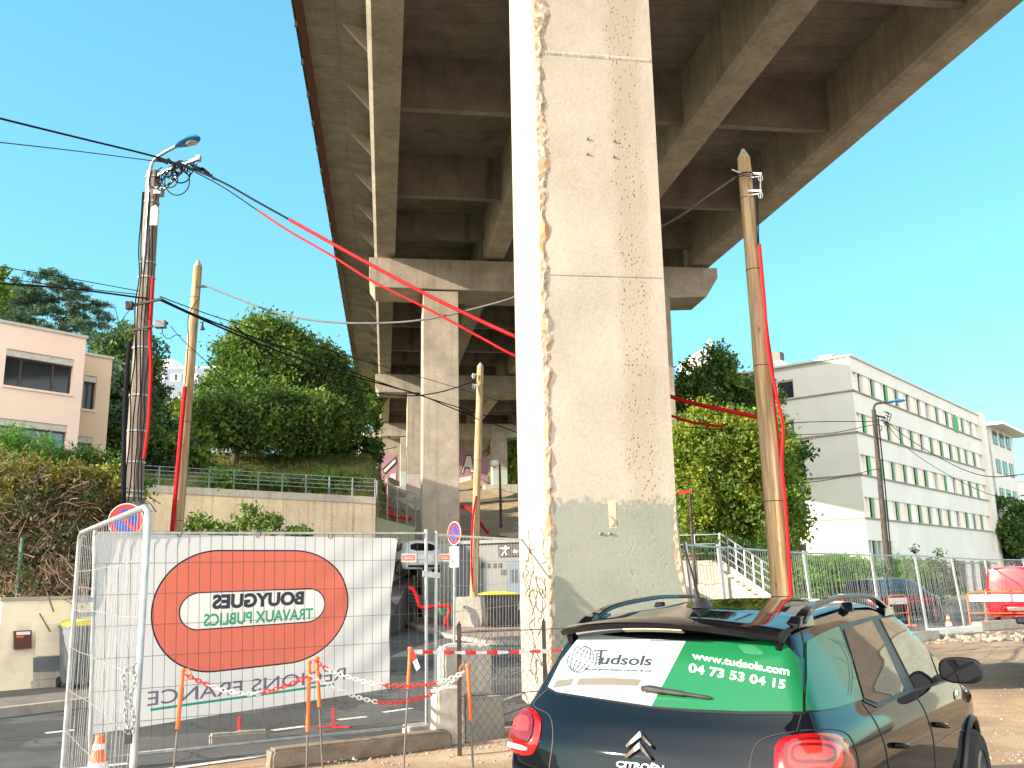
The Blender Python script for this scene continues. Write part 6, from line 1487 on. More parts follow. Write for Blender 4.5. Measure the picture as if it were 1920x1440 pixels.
railing('grey railing along the top of the beige retaining wall', rw0+rn*.05, rw1+rn*.05, zl(0)+.28, zl(1)+.28, .75, 11, 4, r_=.016)
b = MB(); ow0, ow1 = Vector((-5.6,37.1,0)), Vector((-4.55,42,0)); ow = thing('olive_wall', 'olive-grey low wall between the beige wall and the second pier', 'wall', ow0)
zo = P(745,972,38).z; b.hexa([ow0, ow1, ow1+Vector((-.2,.3,0)), ow0+Vector((-.2,.3,0))], [v+Vector((0,0,z)) for v,z in zip((ow0,ow1,ow1+Vector((-.2,.3,0)),ow0+Vector((-.2,.3,0))),(zo,zo-.15,zo-.15,zo))]); b.build('wall', M['olive'], ow)
railing('grey railing above the olive-grey wall', ow0+Vector((0,.1,0)), ow1+Vector((0,.1,0)), zo, zo-.15, 1.5, 4, 3)
rg = railing('sloping grey railing on the embankment behind the second pier', (-1.8,50.5,0), (8,46.5,0), hz(-1.8,50.5), 1.2, 1.2, 8, 4)
railing('upper grey railing on the embankment under the viaduct', (-5.5,55,0), (6,51,0), hz(-5.5,55), hz(6,51), 1.1, 8, 3)
railing('red and white railing on the path under the viaduct', (-.6,47.6,0), (4.5,47.2,0), hz(-.6,47.6), hz(4.5,47.2)+.1, 1.1, 10, 3, 'redtube')
railing('thin grey railing down the stairs under the viaduct', (-7.8,58,0), (-5.2,48,0), hz(-7.8,58), hz(-5.2,48), 1.1, 8, 2)
for i, (lab, pts) in enumerate((('red conduit lying on the slope left of the second pier', [(712,915,60),(722,920,58),(728,945,52),(733,956,50),(725,962,48),(740,968,46),(770,973,45)]), ('red conduit lying on the slope right of the second pier', [(862,952,52),(874,950,52),(890,964,50),(900,980,49),(915,1000,48)]))):
    b = MB(); b.tube(smooth_path([(lambda p: Vector((p.x,p.y,max(p.z, hz(p.x,p.y)+.15))))(P(*p)) for p in pts], 5), .09, 6); tag(b.build('red_conduit', M['redtube'], smooth=True), lab, 'red conduit', 'red conduits on the slope')
# steps under the viaduct
st = thing('steps', 'pale steps climbing the sunlit slope under the viaduct', 'steps', (3, 49, hz(3,49))); b = MB()
for k in range(12):
    y = 48.6+k*.9; x = 5.2-k*.42; z = hz(x,y); b.box((x,y,z+.06), (3.0,.8,.2), rad(-8))
b.build('treads', M['conc_pale'], st)

# green mesh fence posts on the grass
gf = thing('wire_fence', 'thin green post and wire fence across the grassy slope', 'fence', (-15,34,5)); b = MB(); F0, F1 = P(205,905,36), P(650,900,44); wl_ = []
for i in range(13):
    p = F0.lerp(F1, i/12); z = hz(p.x,p.y); b2 = MB(); b2.bar((p.x,p.y,z-.2), (p.x,p.y,z+1.45), .07); b2.build('post', M['greensteel'], gf); wl_.append(Vector((p.x,p.y,z)))
for h in (.2,.8,1.35): b.tube([p+Vector((0,0,h)) for p in wl_], .014, 4)
b.build('wires', M['greensteel'], gf)
# balustrade and small pale walls behind the trees at the viaduct's far left
bl = thing('balustrade', 'white balustrade on a stone wall behind the trees at the viaduct edge', 'balustrade', P(650,830,78)); b = MB(); A_, B_ = P(622,815,80), P(682,822,76); b.hexa([A_-Vector((0,0,3)), B_-Vector((0,0,3)), B_+Vector((0,.5,-3)), A_+Vector((0,.5,-3))], [A_, B_, B_+Vector((0,.5,0)), A_+Vector((0,.5,0))]); b.build('wall', M['stone'], bl)
b = MB()
for i in range(24): p = A_.lerp(B_, i/23); b.bar(p, p+Vector((0,0,.75)), .07)
b.bar(A_+Vector((0,0,.8)), B_+Vector((0,0,.8)), .14); b.build('rails', M['white'], bl)

# kiosk building under the viaduct
kk = thing('small_building', 'low grey metal-clad building with a black sign and blue-grey door', 'building', (-2.4,37.2,.12)); KA = Vector((P(857,1100,38).x,38,0)); KB_ = Vector((P(1015,1100,36.2).x,36.2,0)); ku = (KB_-KA).normalized(); kn = Vector((ku.y,-ku.x,0)); zk = P(870,1021,38).z
def kp(px, py, o=0.0):
    d = ray(px, py); k = (KA+kn*o-EYE).dot(kn)/d.dot(kn); return EYE+d*k
def kpanel(x0, y0, x1, y1, mat, name, par, o0=.002, t=.03, M_=None):
    a, c = kp(x0,(y0+y1)/2), kp(x1,(y0+y1)/2); zt_ = kp((x0+x1)/2,y0).z; zb_ = kp((x0+x1)/2,y1).z; q = [Vector((a.x,a.y,zb_)),Vector((c.x,c.y,zb_)),Vector((c.x,c.y,zt_)),Vector((a.x,a.y,zt_))]
    b = MB(); b.hexa([v+kn*o0 for v in q],[v+kn*(o0+t) for v in q]); return b.build(name, mat, par), q
b = MB(); q = [KA, KB_, KB_-kn*4, KA-kn*4]; b.hexa([v+Vector((0,0,.05)) for v in q],[v+Vector((0,0,zk)) for v in q]); b.build('wall', M['kiosk'], kk)
b = MB(); q = [KA+kn*.15-ku*.1, KB_+kn*.15+ku*.1, KB_-kn*4.1, KA-kn*4.1]; b.hexa([v+Vector((0,0,zk+.002)) for v in q],[v+Vector((0,0,zk+.14)) for v in q]); b.build('roof', M['bingrey'], kk)
sg_, sq = kpanel(936,1020,1010,1043,M['black'],'sign_board',kk,.01,.06)
text_on('lettering', 'de Clermont', M['whiteplastic'], sg_, lambda u,v: sq[0].lerp(sq[1],.38+.6*u).lerp(sq[3].lerp(sq[2],.38+.6*u),.28+.32*v)+kn*.075, .02)
b = MB(); f = lambda a,c: sq[0].lerp(sq[1],a).lerp(sq[3].lerp(sq[2],a),c)+kn*.08
for pts in ([(.10,.1),(.14,.32),(.20,.45),(.19,.65)],[(.22,.12),(.20,.3),(.18,.45)],[(.06,.72),(.14,.66),(.21,.62),(.30,.72)]): b.tube([f(*p) for p in pts], .035, 5)
b.lathe([(.05,0),(.05,.01)],10,Matrix.Translation(f(.19,.82))@Matrix.Rotation(PI/2,4,'X')); b.build('figure', M['whiteplastic'], sg_)
dr, dq = kpanel(952,1051,979,1168,M['doorblue'],'door',kk,.01,.05); kpanel(959,1068,964,1092,M['black'],'slot',dr,.062,.01); kpanel(967,1068,972,1092,M['black'],'slot',dr,.062,.01)
for x in (903,914,925,935): kpanel(x,1056,x+6,1065,M['black'],'vent',kk,.004,.02)
kpanel(940,1068,950,1078,M['black'],'letter_slot',kk,.004,.02)
kpanel(800,1000,802,1003,M['kiosk'],'wall_hook',kk,-.5,.02)

# ---------------------------------------------------------------- apartment block
AU = Vector((.646,.763,0)).normalized(); AN = Vector((AU.y,-AU.x,0)); AC = P(1625,1000,66); AC = Vector((AC.x,AC.y,0)); FH = 3.13; zR = P(1597,668,66).z; AL = 36.0
ap = thing('apartment_block', 'long five-storey white apartment block with green shutters', 'apartment block', (AC.x,AC.y,0))
def A3(u, n_, z): return AC+AU*u+AN*n_+Vector((0,0,z))
def abox(b, u0, u1, n0, n1, z0, z1, mi=0): b.hexa([A3(u0,n0,z0),A3(u1,n0,z0),A3(u1,n1,z0),A3(u0,n1,z0)], [A3(u0,n0,z1),A3(u1,n0,z1),A3(u1,n1,z1),A3(u0,n1,z1)], mi)
b = MB(); RC = .24; DEP = 15
abox(b, RC, AL, -DEP+RC, -RC, 0, zR-.3)
sills = [zR-2.55-FH*k for k in range(5)]
b.build('core', M['aptpanel'], ap)
b = MB()
tops_ = [s+1.50 for s in sills]
lv = [(zR, tops_[0])]+[(sills[k], tops_[k+1]) for k in range(4)]+[(sills[4]+.0, -.2)]
for k, (z1, z0) in enumerate(lv):
    if k == 5: continue
    abox(b, 0, AL, -RC+.001, 0, z0, z1); abox(b, 0, RC-.001, -DEP, -RC, z0, z1)
abox(b, 0, AL, -DEP, -RC, zR-.299, zR-.001)
abox(b, 0, 5.4, -RC+.001, 0, -.2, sills[4]); 
b.build('spandrel', M['aptwall'], ap)
for k in range(5):   # end wall strips, with their windows
    z0, z1 = sills[k], tops_[k]
    wn = (-7.3, -4.5) if k % 2 == 0 else (-7.0,-4.7)
    b = MB(); abox(b, 0, RC-.001, wn[1], -RC, z0+.001, z1-.001); abox(b, 0, RC-.001, -DEP, wn[0], z0+.001, z1-.001); abox(b, -.001, RC, -RC+.002, -.001, z0+.001, z1-.001); b.build('end_wall', M['aptwall'], ap)
    f = MB(); abox(f, .14, .2, wn[0], wn[1], z0+.001, z0+.10); abox(f, .14, .2, wn[0], wn[1], z1-.1, z1-.001); 
    for a in (wn[0], (wn[0]+wn[1])/2-.05, wn[1]-.1): abox(f, .135, .2, a, a+.1, z0+.101, z1-.101)
    fo = f.build('window', M['white'], ap); g = MB(); abox(g, .16, .18, wn[0]+.02, wn[1]-.02, z0+.02, z1-.02); g.build('pane', M['glass'], fo)
    if k in (2, 3): g = MB(); abox(g, .02, .10, wn[1]-.9, wn[1]-.05, z0+.02, z1-.02); g.build('shutter', M['green'], fo)
b = MB(); abox(b, RC+.001, AL, -RC-.001, -RC+.05, -.2, tops_[4]); 
for k in range(5):
    abox(b, -.08, AL+.05, -.001, .10, sills[k]-.10, sills[k]+.012); abox(b, -.08, .001, -DEP, .10, sills[k]-.10, sills[k]+.012)
b.build('ledge', M['ledge'], ap)
b = MB(); abox(b, -.12, AL, -DEP, .12, zR+.002, zR+.16); b.build('roof_edge', M['shutterbox'], ap)
random.seed(17)
for k in range(5):
    z0, z1 = sills[k]+.013, tops_[k]-.001; n_ = 12 if k < 4 else 3; step_ = (AL-2.2)/12
    for i in range(n_):
        if k == 4: u = 1.0+i*2.2; 
        else: u = 1.3+i*step_+random.uniform(-.15,.15)
        w_ = 1.1 if random.random() < .5 else .9
        if k == 4: w_ = 1.0
        f = MB(); abox(f, u, u+w_, -RC-.12, -RC-.05, z0, z0+.1); abox(f, u, u+w_, -RC-.12, -RC-.05, z1-.08, z1)
        f = MB(); abox(f, u-.06, u, -RC+.002, -.03, z0, z1); abox(f, u+w_, u+w_+.06, -RC+.002, -.03, z0, z1); abox(f, u, u+w_, -RC+.002, -RC+.05, z0, z0+.06); abox(f, u+w_*.5-.03, u+w_*.5+.03, -RC+.003, -RC+.04, z0+.061, z1)
        fo = f.build('window', M['white'], ap); g = MB(); abox(g, u, u+w_, -RC+.004, -RC+.02, z0+.005, z1-.005); g.build('pane', M['glass'], fo)
        sm = random.random(); mt = M['green2'] if sm < .2 else M['green']
        if sm < .75:
            g = MB(); abox(g, u+w_*.5, u+w_-.01, -.10, -.05, z0+.01, z1-.01); g.build('shutter', mt, fo)
        if k == 0 and i == 9:
            g = MB(); abox(g, u-.3, u+w_*.5, .02, .09, z0-.2, z1-.2); abox(g, u+w_*.55, u+w_+.2, .02, .09, z0-.2, z1-.2); g.build('shutter', M['green2'], fo)
    for i in range(n_ if k < 4 else 0):
        u = 1.3+i*step_+1.35; g = MB(); abox(g, u, u+1.1, -RC+.003, -.08, z0, z1); g.build('infill_panel', M['whitewall'] if i % 2 else M['aptpanel'], ap)
# ground floor openings
for (u0, u1, zt_, mt) in ((6.3,9.0,2.6,'glass'),(9.8,11.0,2.5,'glass'),(12.0,16.5,2.7,'darkframe'),(17.5,19.0,2.4,'glass'),(20.5,25,2.6,'darkframe'),(26.5,28,2.4,'glass'),(29.5,34,2.6,'darkframe')):
    g = MB(); abox(g, u0, u1, -RC-.0005+.052, -RC+.09, 0, zt_); g.build('door' if mt == 'darkframe' else 'shop_window', M[mt], ap)
g = MB()
for u0, u1 in ((5.4,6.3),(9.0,9.8),(11.0,12.0),(16.5,17.5),(19,20.5),(25,26.5),(28,29.5),(34,36)): abox(g, u0+.001, u1-.001, -RC+.051, -.0, -.2, 2.75)
abox(g, 5.401, AL, -RC+.051, 0, 2.751, tops_[4]-.002); g.build('ground_floor_wall', M['aptwall'], ap)
for i, u in enumerate((2.5,9,17,25)):
    g = MB(); abox(g, u, u+1.0, -3.2, -2.2, zR+.161, zR+.9); g.build('chimney', M['shutterbox'], ap); g = MB(); abox(g, u-.1, u+1.1, -3.3, -2.1, zR+.902, zR+1.0); g.build('chimney_cap', M['conc_plain'], ap)
g = MB(); abox(g, 1.2, 2.4, -7.2, -5.8, zR+.161, zR+.9); g.build('chimney', M['whitewall'], ap); g = MB(); abox(g, 1.4, 2.2, -7.0, -6.0, zR+.902, zR+1.7); g.build('chimney_cap', M['darkframe'], ap)
# second section with stair tower
b = MB(); abox(b, AL+.02, AL+1.6, -DEP, .35, 0, zR+.3); b.build('stair_tower', M['aptwall'], ap)
b = MB(); abox(b, AL+1.62, AL+4.2, -DEP, -1.2, 0, zR-.5); b.build('stair_recess', M['ledge'], ap)
for k in range(5): g = MB(); abox(g, AL+1.65, AL+4.15, -1.19, -.2, sills[k]-1.2, sills[k]-1.05); abox(g, AL+1.65, AL+4.15, -.25, -.2, sills[k]-1.049, sills[k]-.2); g.build('balcony', M['brown'], ap)
a2 = thing('apartment_block', 'far end apartment block with paired windows and an overhanging roof', 'apartment block', A3(AL+4.3,0,0))
b = MB(); abox(b, AL+4.22, AL+15, -DEP, .0, 0, zR-.6); b.build('wall', M['aptwall'], a2); b = MB(); abox(b, AL+3.8, AL+17, -DEP-1, 1.5, zR-.598, zR-.3); b.build('roof', M['whitewall'], a2)
for k in range(5):
    for u in (AL+5.4, AL+8.4, AL+11.4):
        f = MB(); abox(f, u, u+2.0, .001, .06, sills[k]+.1, tops_[k]+.15); fo = f.build('window', M['ledge'], a2)
        for uu in (u+.1, u+1.1): g = MB(); abox(g, uu, uu+.8, .061, .08, sills[k]+.2, tops_[k]+.05); g.build('pane', M['glass'], fo)
def farblock(label, px0, px1, py0, D, mat, depth, rows, cols, heading, zbase=0, wcol='glass', name='building', rowh=3.0, toph=1.0, roofbox=False):
    a = P(px0, py0, D); u = Vector((math.sin(heading), math.cos(heading), 0)) if heading is not None else Vector((1,0,0)); n_ = Vector((u.y,-u.x,0)); Ld = (P(px1,py0,D)-a).length/ max(.3, abs(u.x)); zt_ = a.z; A0_ = Vector((a.x,a.y,0))
    r = thing(name, label, 'building', (a.x,a.y,zbase)); b = MB(); q = [A0_, A0_+u*Ld, A0_+u*Ld-n_*depth, A0_-n_*depth]; b.hexa([v+Vector((0,0,zbase)) for v in q],[v+Vector((0,0,zt_)) for v in q]); b.build('wall', mat, r)
    b = MB(); b.hexa([v+Vector((0,0,zt_+.01)) for v in q],[v+Vector((0,0,zt_+.35)) for v in q]); b.build('roof_edge', M['shutterbox'], r)
    for i in range(rows):
        for j in range(cols):
            w_ = Ld/cols*.62; s0 = Ld*(j+.5)/cols-w_/2; z1 = zt_-toph-i*rowh; z0 = z1-1.5; f = MB(); q = [A0_+u*s0+n_*.01, A0_+u*(s0+w_)+n_*.01]; f.hexa([q[0]+Vector((0,0,z0)), q[1]+Vector((0,0,z0)), q[1]+Vector((0,0,z1)), q[0]+Vector((0,0,z1))], [v+n_*.08 for v in (q[0]+Vector((0,0,z0)), q[1]+Vector((0,0,z0)), q[1]+Vector((0,0,z1)), q[0]+Vector((0,0,z1)))]); fo = f.build('window', M['white'], r)
            f = MB(); q = [A0_+u*(s0+w_*.36)+n_*.09, A0_+u*(s0+w_*.64)+n_*.09]; f.hexa([q[0]+Vector((0,0,z0+.2)), q[1]+Vector((0,0,z0+.2)), q[1]+Vector((0,0,z1-.1)), q[0]+Vector((0,0,z1-.1))], [v+n_*.05 for v in (q[0]+Vector((0,0,z0+.2)), q[1]+Vector((0,0,z0+.2)), q[1]+Vector((0,0,z1-.1)), q[0]+Vector((0,0,z1-.1)))]); f.build('pane', M[wcol], fo)
    return r, A0_, u, n_, zt_, Ld
r, A0_, u_, n_, zt_, Ld = farblock('blue-grey block with white window bands on the hill behind the lamp pole', 285, 470, 692, 170, M['bluegrey'], 12, 3, 6, None, 15, rowh=4.6)
for s0, s1 in ((.05,.18),(.72,.95)): b = MB(); q = [A0_+u_*Ld*s0-n_*2, A0_+u_*Ld*s1-n_*2, A0_+u_*Ld*s1-n_*7, A0_+u_*Ld*s0-n_*7]; b.hexa([v+Vector((0,0,zt_+.351)) for v in q],[v+Vector((0,0,zt_+2.4)) for v in q]); b.build('roof_box', M['whitewall'], r)
farblock('white block with blue-tinted windows at the far right edge', 1878, 1985, 905, 115, M['whitewall'], 14, 4, 3, rad(70), 0, 'glassblue', rowh=3.4)
b_, *_ = farblock('small plain cream building at the end of the apartment row', 1888, 1912, 1003, 108, M['cream'], 10, 1, 1, rad(75), 0)
tw, A0_, u_, n_, zt_, Ld = farblock('pale tower with a rust-stained top behind the tree, left of the apartment block', 1314, 1358, 660, 120, M['whitewall'], 9, 2, 1, rad(80), 0, rowh=6)
b = MB(); b.box((A0_.x+1.9,A0_.y+3,zt_+1.4), (.5,.5,2.2)); b.build('roof_mast', M['whitewall'], tw); b = MB(); q = A0_+u_*Ld*.55; b.hexa([q+n_*.02+Vector((0,0,zt_-5)), q+u_*Ld*.4+n_*.02+Vector((0,0,zt_-5)), q+u_*Ld*.4+n_*.1+Vector((0,0,zt_-5)), q+n_*.1+Vector((0,0,zt_-5))],[v+Vector((0,0,5)) for v in (q+n_*.02+Vector((0,0,zt_-5)), q+u_*Ld*.4+n_*.02+Vector((0,0,zt_-5)), q+u_*Ld*.4+n_*.1+Vector((0,0,zt_-5)), q+n_*.1+Vector((0,0,zt_-5)))]); b.build('stained_panel', M['wood'], tw)
farblock('low distant wing seen between the tree and the apartment block', 1330, 1420, 712, 118, M['whitewall'], 8, 1, 3, rad(80), 0)

# white stair ramp on the right
sr = thing('stair_ramp', 'white sloping stair ramp with railings behind the right mesh fence', 'stairs', (P(1450,1110,37).x, 37, .1)); A_, B_ = P(1352,1050,40), P(1450,1118,36.5)
b = MB(); b.hexa([Vector((A_.x,A_.y,-.1)),Vector((B_.x,B_.y,-.1)),Vector((B_.x,B_.y+.3,-.1)),Vector((A_.x,A_.y+.3,-.1))],[A_,B_,B_+Vector((0,.3,0)),A_+Vector((0,.3,0))]); b.build('stringer', M['conc_plain'], sr)
for k in range(9):
    q = A_.lerp(B_, (k+.5)/9); b = MB(); b.box((q.x+.2,q.y+1.2,q.z-.1), (.5,1.8,.12), rad(-25)); b.build('tread', M['conc_pale'], sr)
b = MB()
for h in (.25,.55,.85,1.15): b.tube([A_+Vector((0,-.02,h)), B_+Vector((0,-.02,h))], .035, 6)
for k in range(7): q = A_.lerp(B_, k/6); b.bar(q, q+Vector((0,0,1.15)), .06)
for h in (.3,.7,1.1): b.tube([A_+Vector((0,0,h)), A_+Vector((-4.2,1,h))], .03, 6)
for k in range(5): q = A_+Vector((-4.2*k/4,1*k/4,0)); b.bar(q-Vector((0,0,1)), q+Vector((0,0,1.1)), .05)
b.build('railing', M['galv'], sr)
b = MB(); b.hexa([Vector((A_.x,A_.y,-.1)),Vector((A_.x-6,A_.y+1.5,-.1)),Vector((A_.x-6,A_.y+2,-.1)),Vector((A_.x,A_.y+.5,-.1))],[Vector((A_.x,A_.y,A_.z)),Vector((A_.x-6,A_.y+1.5,A_.z)),Vector((A_.x-6,A_.y+2,A_.z)),Vector((A_.x,A_.y+.5,A_.z))]); b.build('landing_wall', M['conc_plain'], sr)

# ---------------------------------------------------------------- vegetation
def leaves(blobs, n, size, seed, clump=.35, ncl=None, flat=0.0, asp=.55, shell=.55):
    g = np.random.default_rng(seed); wts = np.array([b[1][0]*b[1][1]*b[1][2] for b in blobs])**.7; wts = wts/wts.sum(); ncl = ncl or max(60, n//45)
    bi = g.choice(len(blobs), ncl, p=wts); C = np.array([b[0] for b in blobs])[bi]; R = np.array([b[1] for b in blobs])[bi]
    d = g.normal(size=(ncl,3)); d /= np.linalg.norm(d,axis=1)[:,None]; rr_ = (shell+(1.05-shell)*g.random(ncl)**.6)*np.where(g.random(ncl)<.24, 1.27, 1.0); cl = C+d*R*rr_[:,None]
    cs = clump*(.5+g.random(ncl)); k = g.choice(ncl, n, p=(cs**2/ (cs**2).sum())); off = g.normal(size=(n,3))*cs[k][:,None]*.55; off[:,2] *= (1-flat); Pt = cl[k]+off
    nr = g.normal(size=(n,3)); nr[:,2] += .5+flat*2; nr /= np.linalg.norm(nr,axis=1)[:,None]; a = np.cross(nr, g.normal(size=(n,3))); a /= np.linalg.norm(a,axis=1)[:,None]; bb = np.cross(nr, a); s = size*(.6+.8*g.random(n))[:,None]
    a *= s; bb *= s*asp; V = np.stack([Pt-a, Pt+bb, Pt+a, Pt-bb],1).reshape(-1,3); return V
def leaf_obj(name, V, mat, parent=None, loc=None):
    n = len(V)//4
    if parent is not None: A = np.array(WM[parent.name].inverted()); V = V@A[:3,:3].T+A[:3,3]
    else: loc = loc or tuple(V.mean(0)); V = V-np.array(loc)
    me = bpy.data.meshes.new(name); me.vertices.add(n*4); me.vertices.foreach_set('co', V.ravel()); me.loops.add(n*4); me.loops.foreach_set('vertex_index', np.arange(n*4)); me.polygons.add(n)
    me.polygons.foreach_set('loop_start', np.arange(0,n*4,4)); me.polygons.foreach_set('loop_total', np.full(n,4)); me.materials.append(mat); me.update(calc_edges=True); me.validate()
    o = bpy.data.objects.new(name, me); col.objects.link(o)
    if parent is not None: o.parent = parent; WM[o.name] = WM[parent.name]
    else: o.location = loc; WM[o.name] = Matrix.Translation(Vector(loc))
    return o
def tree(label, base, blobs, n, size, mat, seed, tr_=.22, clump=.5, cat='tree', name='tree', group=None, flat=0, asp=.55, shell=.5, mat2=None, limbs=True):
    base = Vector(base); r = thing(name, label, cat, base, 0, group); random.seed(seed)
    cen = sum((Vector(b[0]) for b in blobs), Vector())/len(blobs); tz = Vector((base.x+(cen.x-base.x)*.5, base.y+(cen.y-base.y)*.5, cen.z)); b = MB(); mid = base.lerp(tz,.5)+Vector((random.uniform(-.2,.2),0,0))
    b.tube(smooth_path([base-Vector((0,0,.3)), mid, tz],5), [tr_*(1-.6*i/10) for i in range(11)], 10)
    if limbs:
        for c, rd_ in blobs:
            for q in range(3):
                s = base.lerp(tz, random.uniform(.4,.95)); e = Vector(c)+Vector((random.uniform(-.6,.6)*rd_[0], random.uniform(-.6,.6)*rd_[1], random.uniform(-.3,.6)*rd_[2])); m_ = s.lerp(e,.5)+Vector((0,0,.1*(e-s).length)); b.tube([s,m_,e],[tr_*.4,tr_*.25,tr_*.08],6)
    b.build('trunk', M['bark'], r, smooth=True)
    leaf_obj('crown', leaves(blobs, n, size, seed, clump, max(60, n//110), flat=flat, asp=asp, shell=shell), mat, r)
    if mat2: leaf_obj('crown', leaves(blobs, n//3, size, seed+50, clump, flat=flat, asp=asp, shell=.9), mat2, r)
    return r
def bl_(px, py, D, rx, rz_, ry=None): p = P(px, py, D); return (tuple(p), (rx, ry or rx, rz_))
# big trees behind the slope, centre left
z = lambda p: hz(p[0], p[1])
def at(px, D): p = P(px, 800, D); return (p.x, p.y, hz(p.x, p.y))
tree('large round-crowned tree in the middle left, tallest of the group', at(480,57), [bl_(490,650,57,1.9,1.4), bl_(458,705,57,1.6,1.6), bl_(525,700,57,1.8,1.7), bl_(480,750,56,2.4,1.9), bl_(440,660,57,.8,.7), bl_(435,775,56,1.9,1.9), bl_(500,625,58,1.4,.9), bl_(418,735,57,.9,.9)], 52000, .13, L['dark'], 1, .35, .55, group='trees behind the grassy slope', mat2=L['mid'])
tree('broad tree touching the viaduct edge, right of the tallest', at(590,60), [bl_(568,672,60,1.6,1.3), bl_(600,712,60,1.7,1.6), bl_(560,730,60,1.8,1.6), bl_(632,765,60,1.8,1.5), bl_(545,650,60,1.1,.9), bl_(600,770,59,1.8,1.4), bl_(615,690,60,.9,.9)], 40000, .13, L['mid'], 2, .32, .55, group='trees behind the grassy slope', mat2=L['dark'])
tree('dark low tree filling the gap below the round crowns', at(440,52), [bl_(400,788,52,1.6,1.0), bl_(450,788,52,1.8,1.2), bl_(510,788,52,2.0,1.3), bl_(565,788,53,2.0,1.4), bl_(610,795,54,1.7,1.2), bl_(385,775,52,.9,.8)], 36000, .13, L['mid'], 3, .3, .5, group='trees behind the grassy slope', mat2=L['dark'])
tree('small tree close under the viaduct edge above the balustrade', at(655,84), [bl_(650,735,82,2.4,2.4), bl_(668,765,82,2.2,2.2), bl_(640,780,82,2.4,2)], 9000, .24, L['mid'], 4, .25, .6, group='trees behind the grassy slope')
tree('dark shrubby tree in front of the balustrade', at(640,62), [bl_(620,850,62,2.4,1.6), bl_(655,855,62,2.0,1.5), bl_(590,845,60,2.2,1.4)], 9000, .18, L['dark'], 5, .2, .5, group='trees behind the grassy slope')
tree('dark tree right behind the concrete lamp pole', at(255,48), [bl_(245,700,48,1.6,2.2), bl_(258,760,48,1.2,1.9), bl_(225,760,47,1.5,1.9), bl_(250,820,47,2.2,1.5), bl_(225,665,48,1.1,1.1), bl_(275,815,48,1.0,1.2)], 26000, .12, L['dark'], 6, .28, .45, group='trees behind the grassy slope', mat2=L['cedar'])
tree('leafy tree between the leaning pole and the lamp pole', at(325,50), [bl_(310,835,49,1.5,.8), bl_(345,840,49,1.5,.8), bl_(300,845,48,1.5,.9)], 8000, .15, L['mid'], 7, .2, .4, group='trees behind the grassy slope')
tree('yellow-green bushy tree before the blue-grey block', at(335,62), [bl_(335,790,62,1.0,1.2), bl_(345,815,62,1.6,.9)], 4500, .18, L['yellow'], 8, .2, .4, group='trees behind the grassy slope')
# cedar with flat tiers
cb_ = []
for k in range(15):
    u = k/14; py = 512+u*165; hw = 35+100*u**.6; 
    for sg in (-1, 0, 1): cb_.append(bl_(100+sg*hw*.62+random.uniform(-8,8)+(10*u if sg else 0), py+abs(sg)*7+random.uniform(-5,5), 56+random.uniform(-1.5,1.5), .55+hw/56*.62, .30))
ce = tree('blue-green cedar with flat spreading tiers behind the pink house', at(110,56), cb_, 50000, .13, L['cedar'], 9, .4, .28, name='cedar_tree', flat=.55, asp=.22, shell=.15, limbs=False)
tree('light green tree at the left edge beside the cedar', at(15,60), [bl_(10,560,60,1.6,1.6), bl_(30,590,60,1.6,1.6), bl_(-10,600,60,2.4,2.2)], 7000, .18, L['mid'], 10, .25, .45)
# right: yellow-green tree and dark tree behind
tree('bright yellow-green tree right of the big pier', at(1370,43), [bl_(1330,850,43,1.9,1.6), bl_(1400,840,43,1.7,1.5), bl_(1428,905,43,1.3,1.5), bl_(1330,930,43,2.0,1.7), bl_(1400,960,43,2.2,1.6), bl_(1300,890,43,1.2,1.6), bl_(1450,980,43,1.2,1.0), bl_(1350,795,43,1.2,.8), bl_(1310,980,43,1.6,1.2)], 50000, .10, L['yellow'], 11, .28, .42, mat2=L['mid'])
tree('dark green tree behind the yellow-green one', at(1340,56), [bl_(1320,710,56,1.5,1.2), bl_(1350,690,56,1.0,1.2), bl_(1345,750,56,2.4,1.6), bl_(1390,750,56,1.7,1.4), bl_(1410,800,56,1.8,1.8), bl_(1300,770,56,1.4,1.4)], 26000, .12, L['dark'], 12, .28, .42, mat2=L['mid'])
tree('dark green tree at the end wall of the apartment block', at(1480,52), [bl_(1478,870,52,.9,1.6), bl_(1485,920,52,.8,1.4), bl_(1470,960,52,1.0,1.4)], 5000, .16, L['dark'], 13, .2, .4)
tree('sunlit tree beyond the far piers under the viaduct', at(965,118), [bl_(962,850,118,2.6,4), bl_(975,880,118,3,3)], 4500, .32, L['yellow'], 14, .3, .8)
tree('dark creeper-covered bank at the far right edge', (P(1905,1000,95).x, 95, 3), [bl_(1905,1000,95,2.6,2.0), bl_(1930,990,95,3,3)], 5000, .28, L['dark'], 15, .3, .6, cat='shrub', name='shrub')
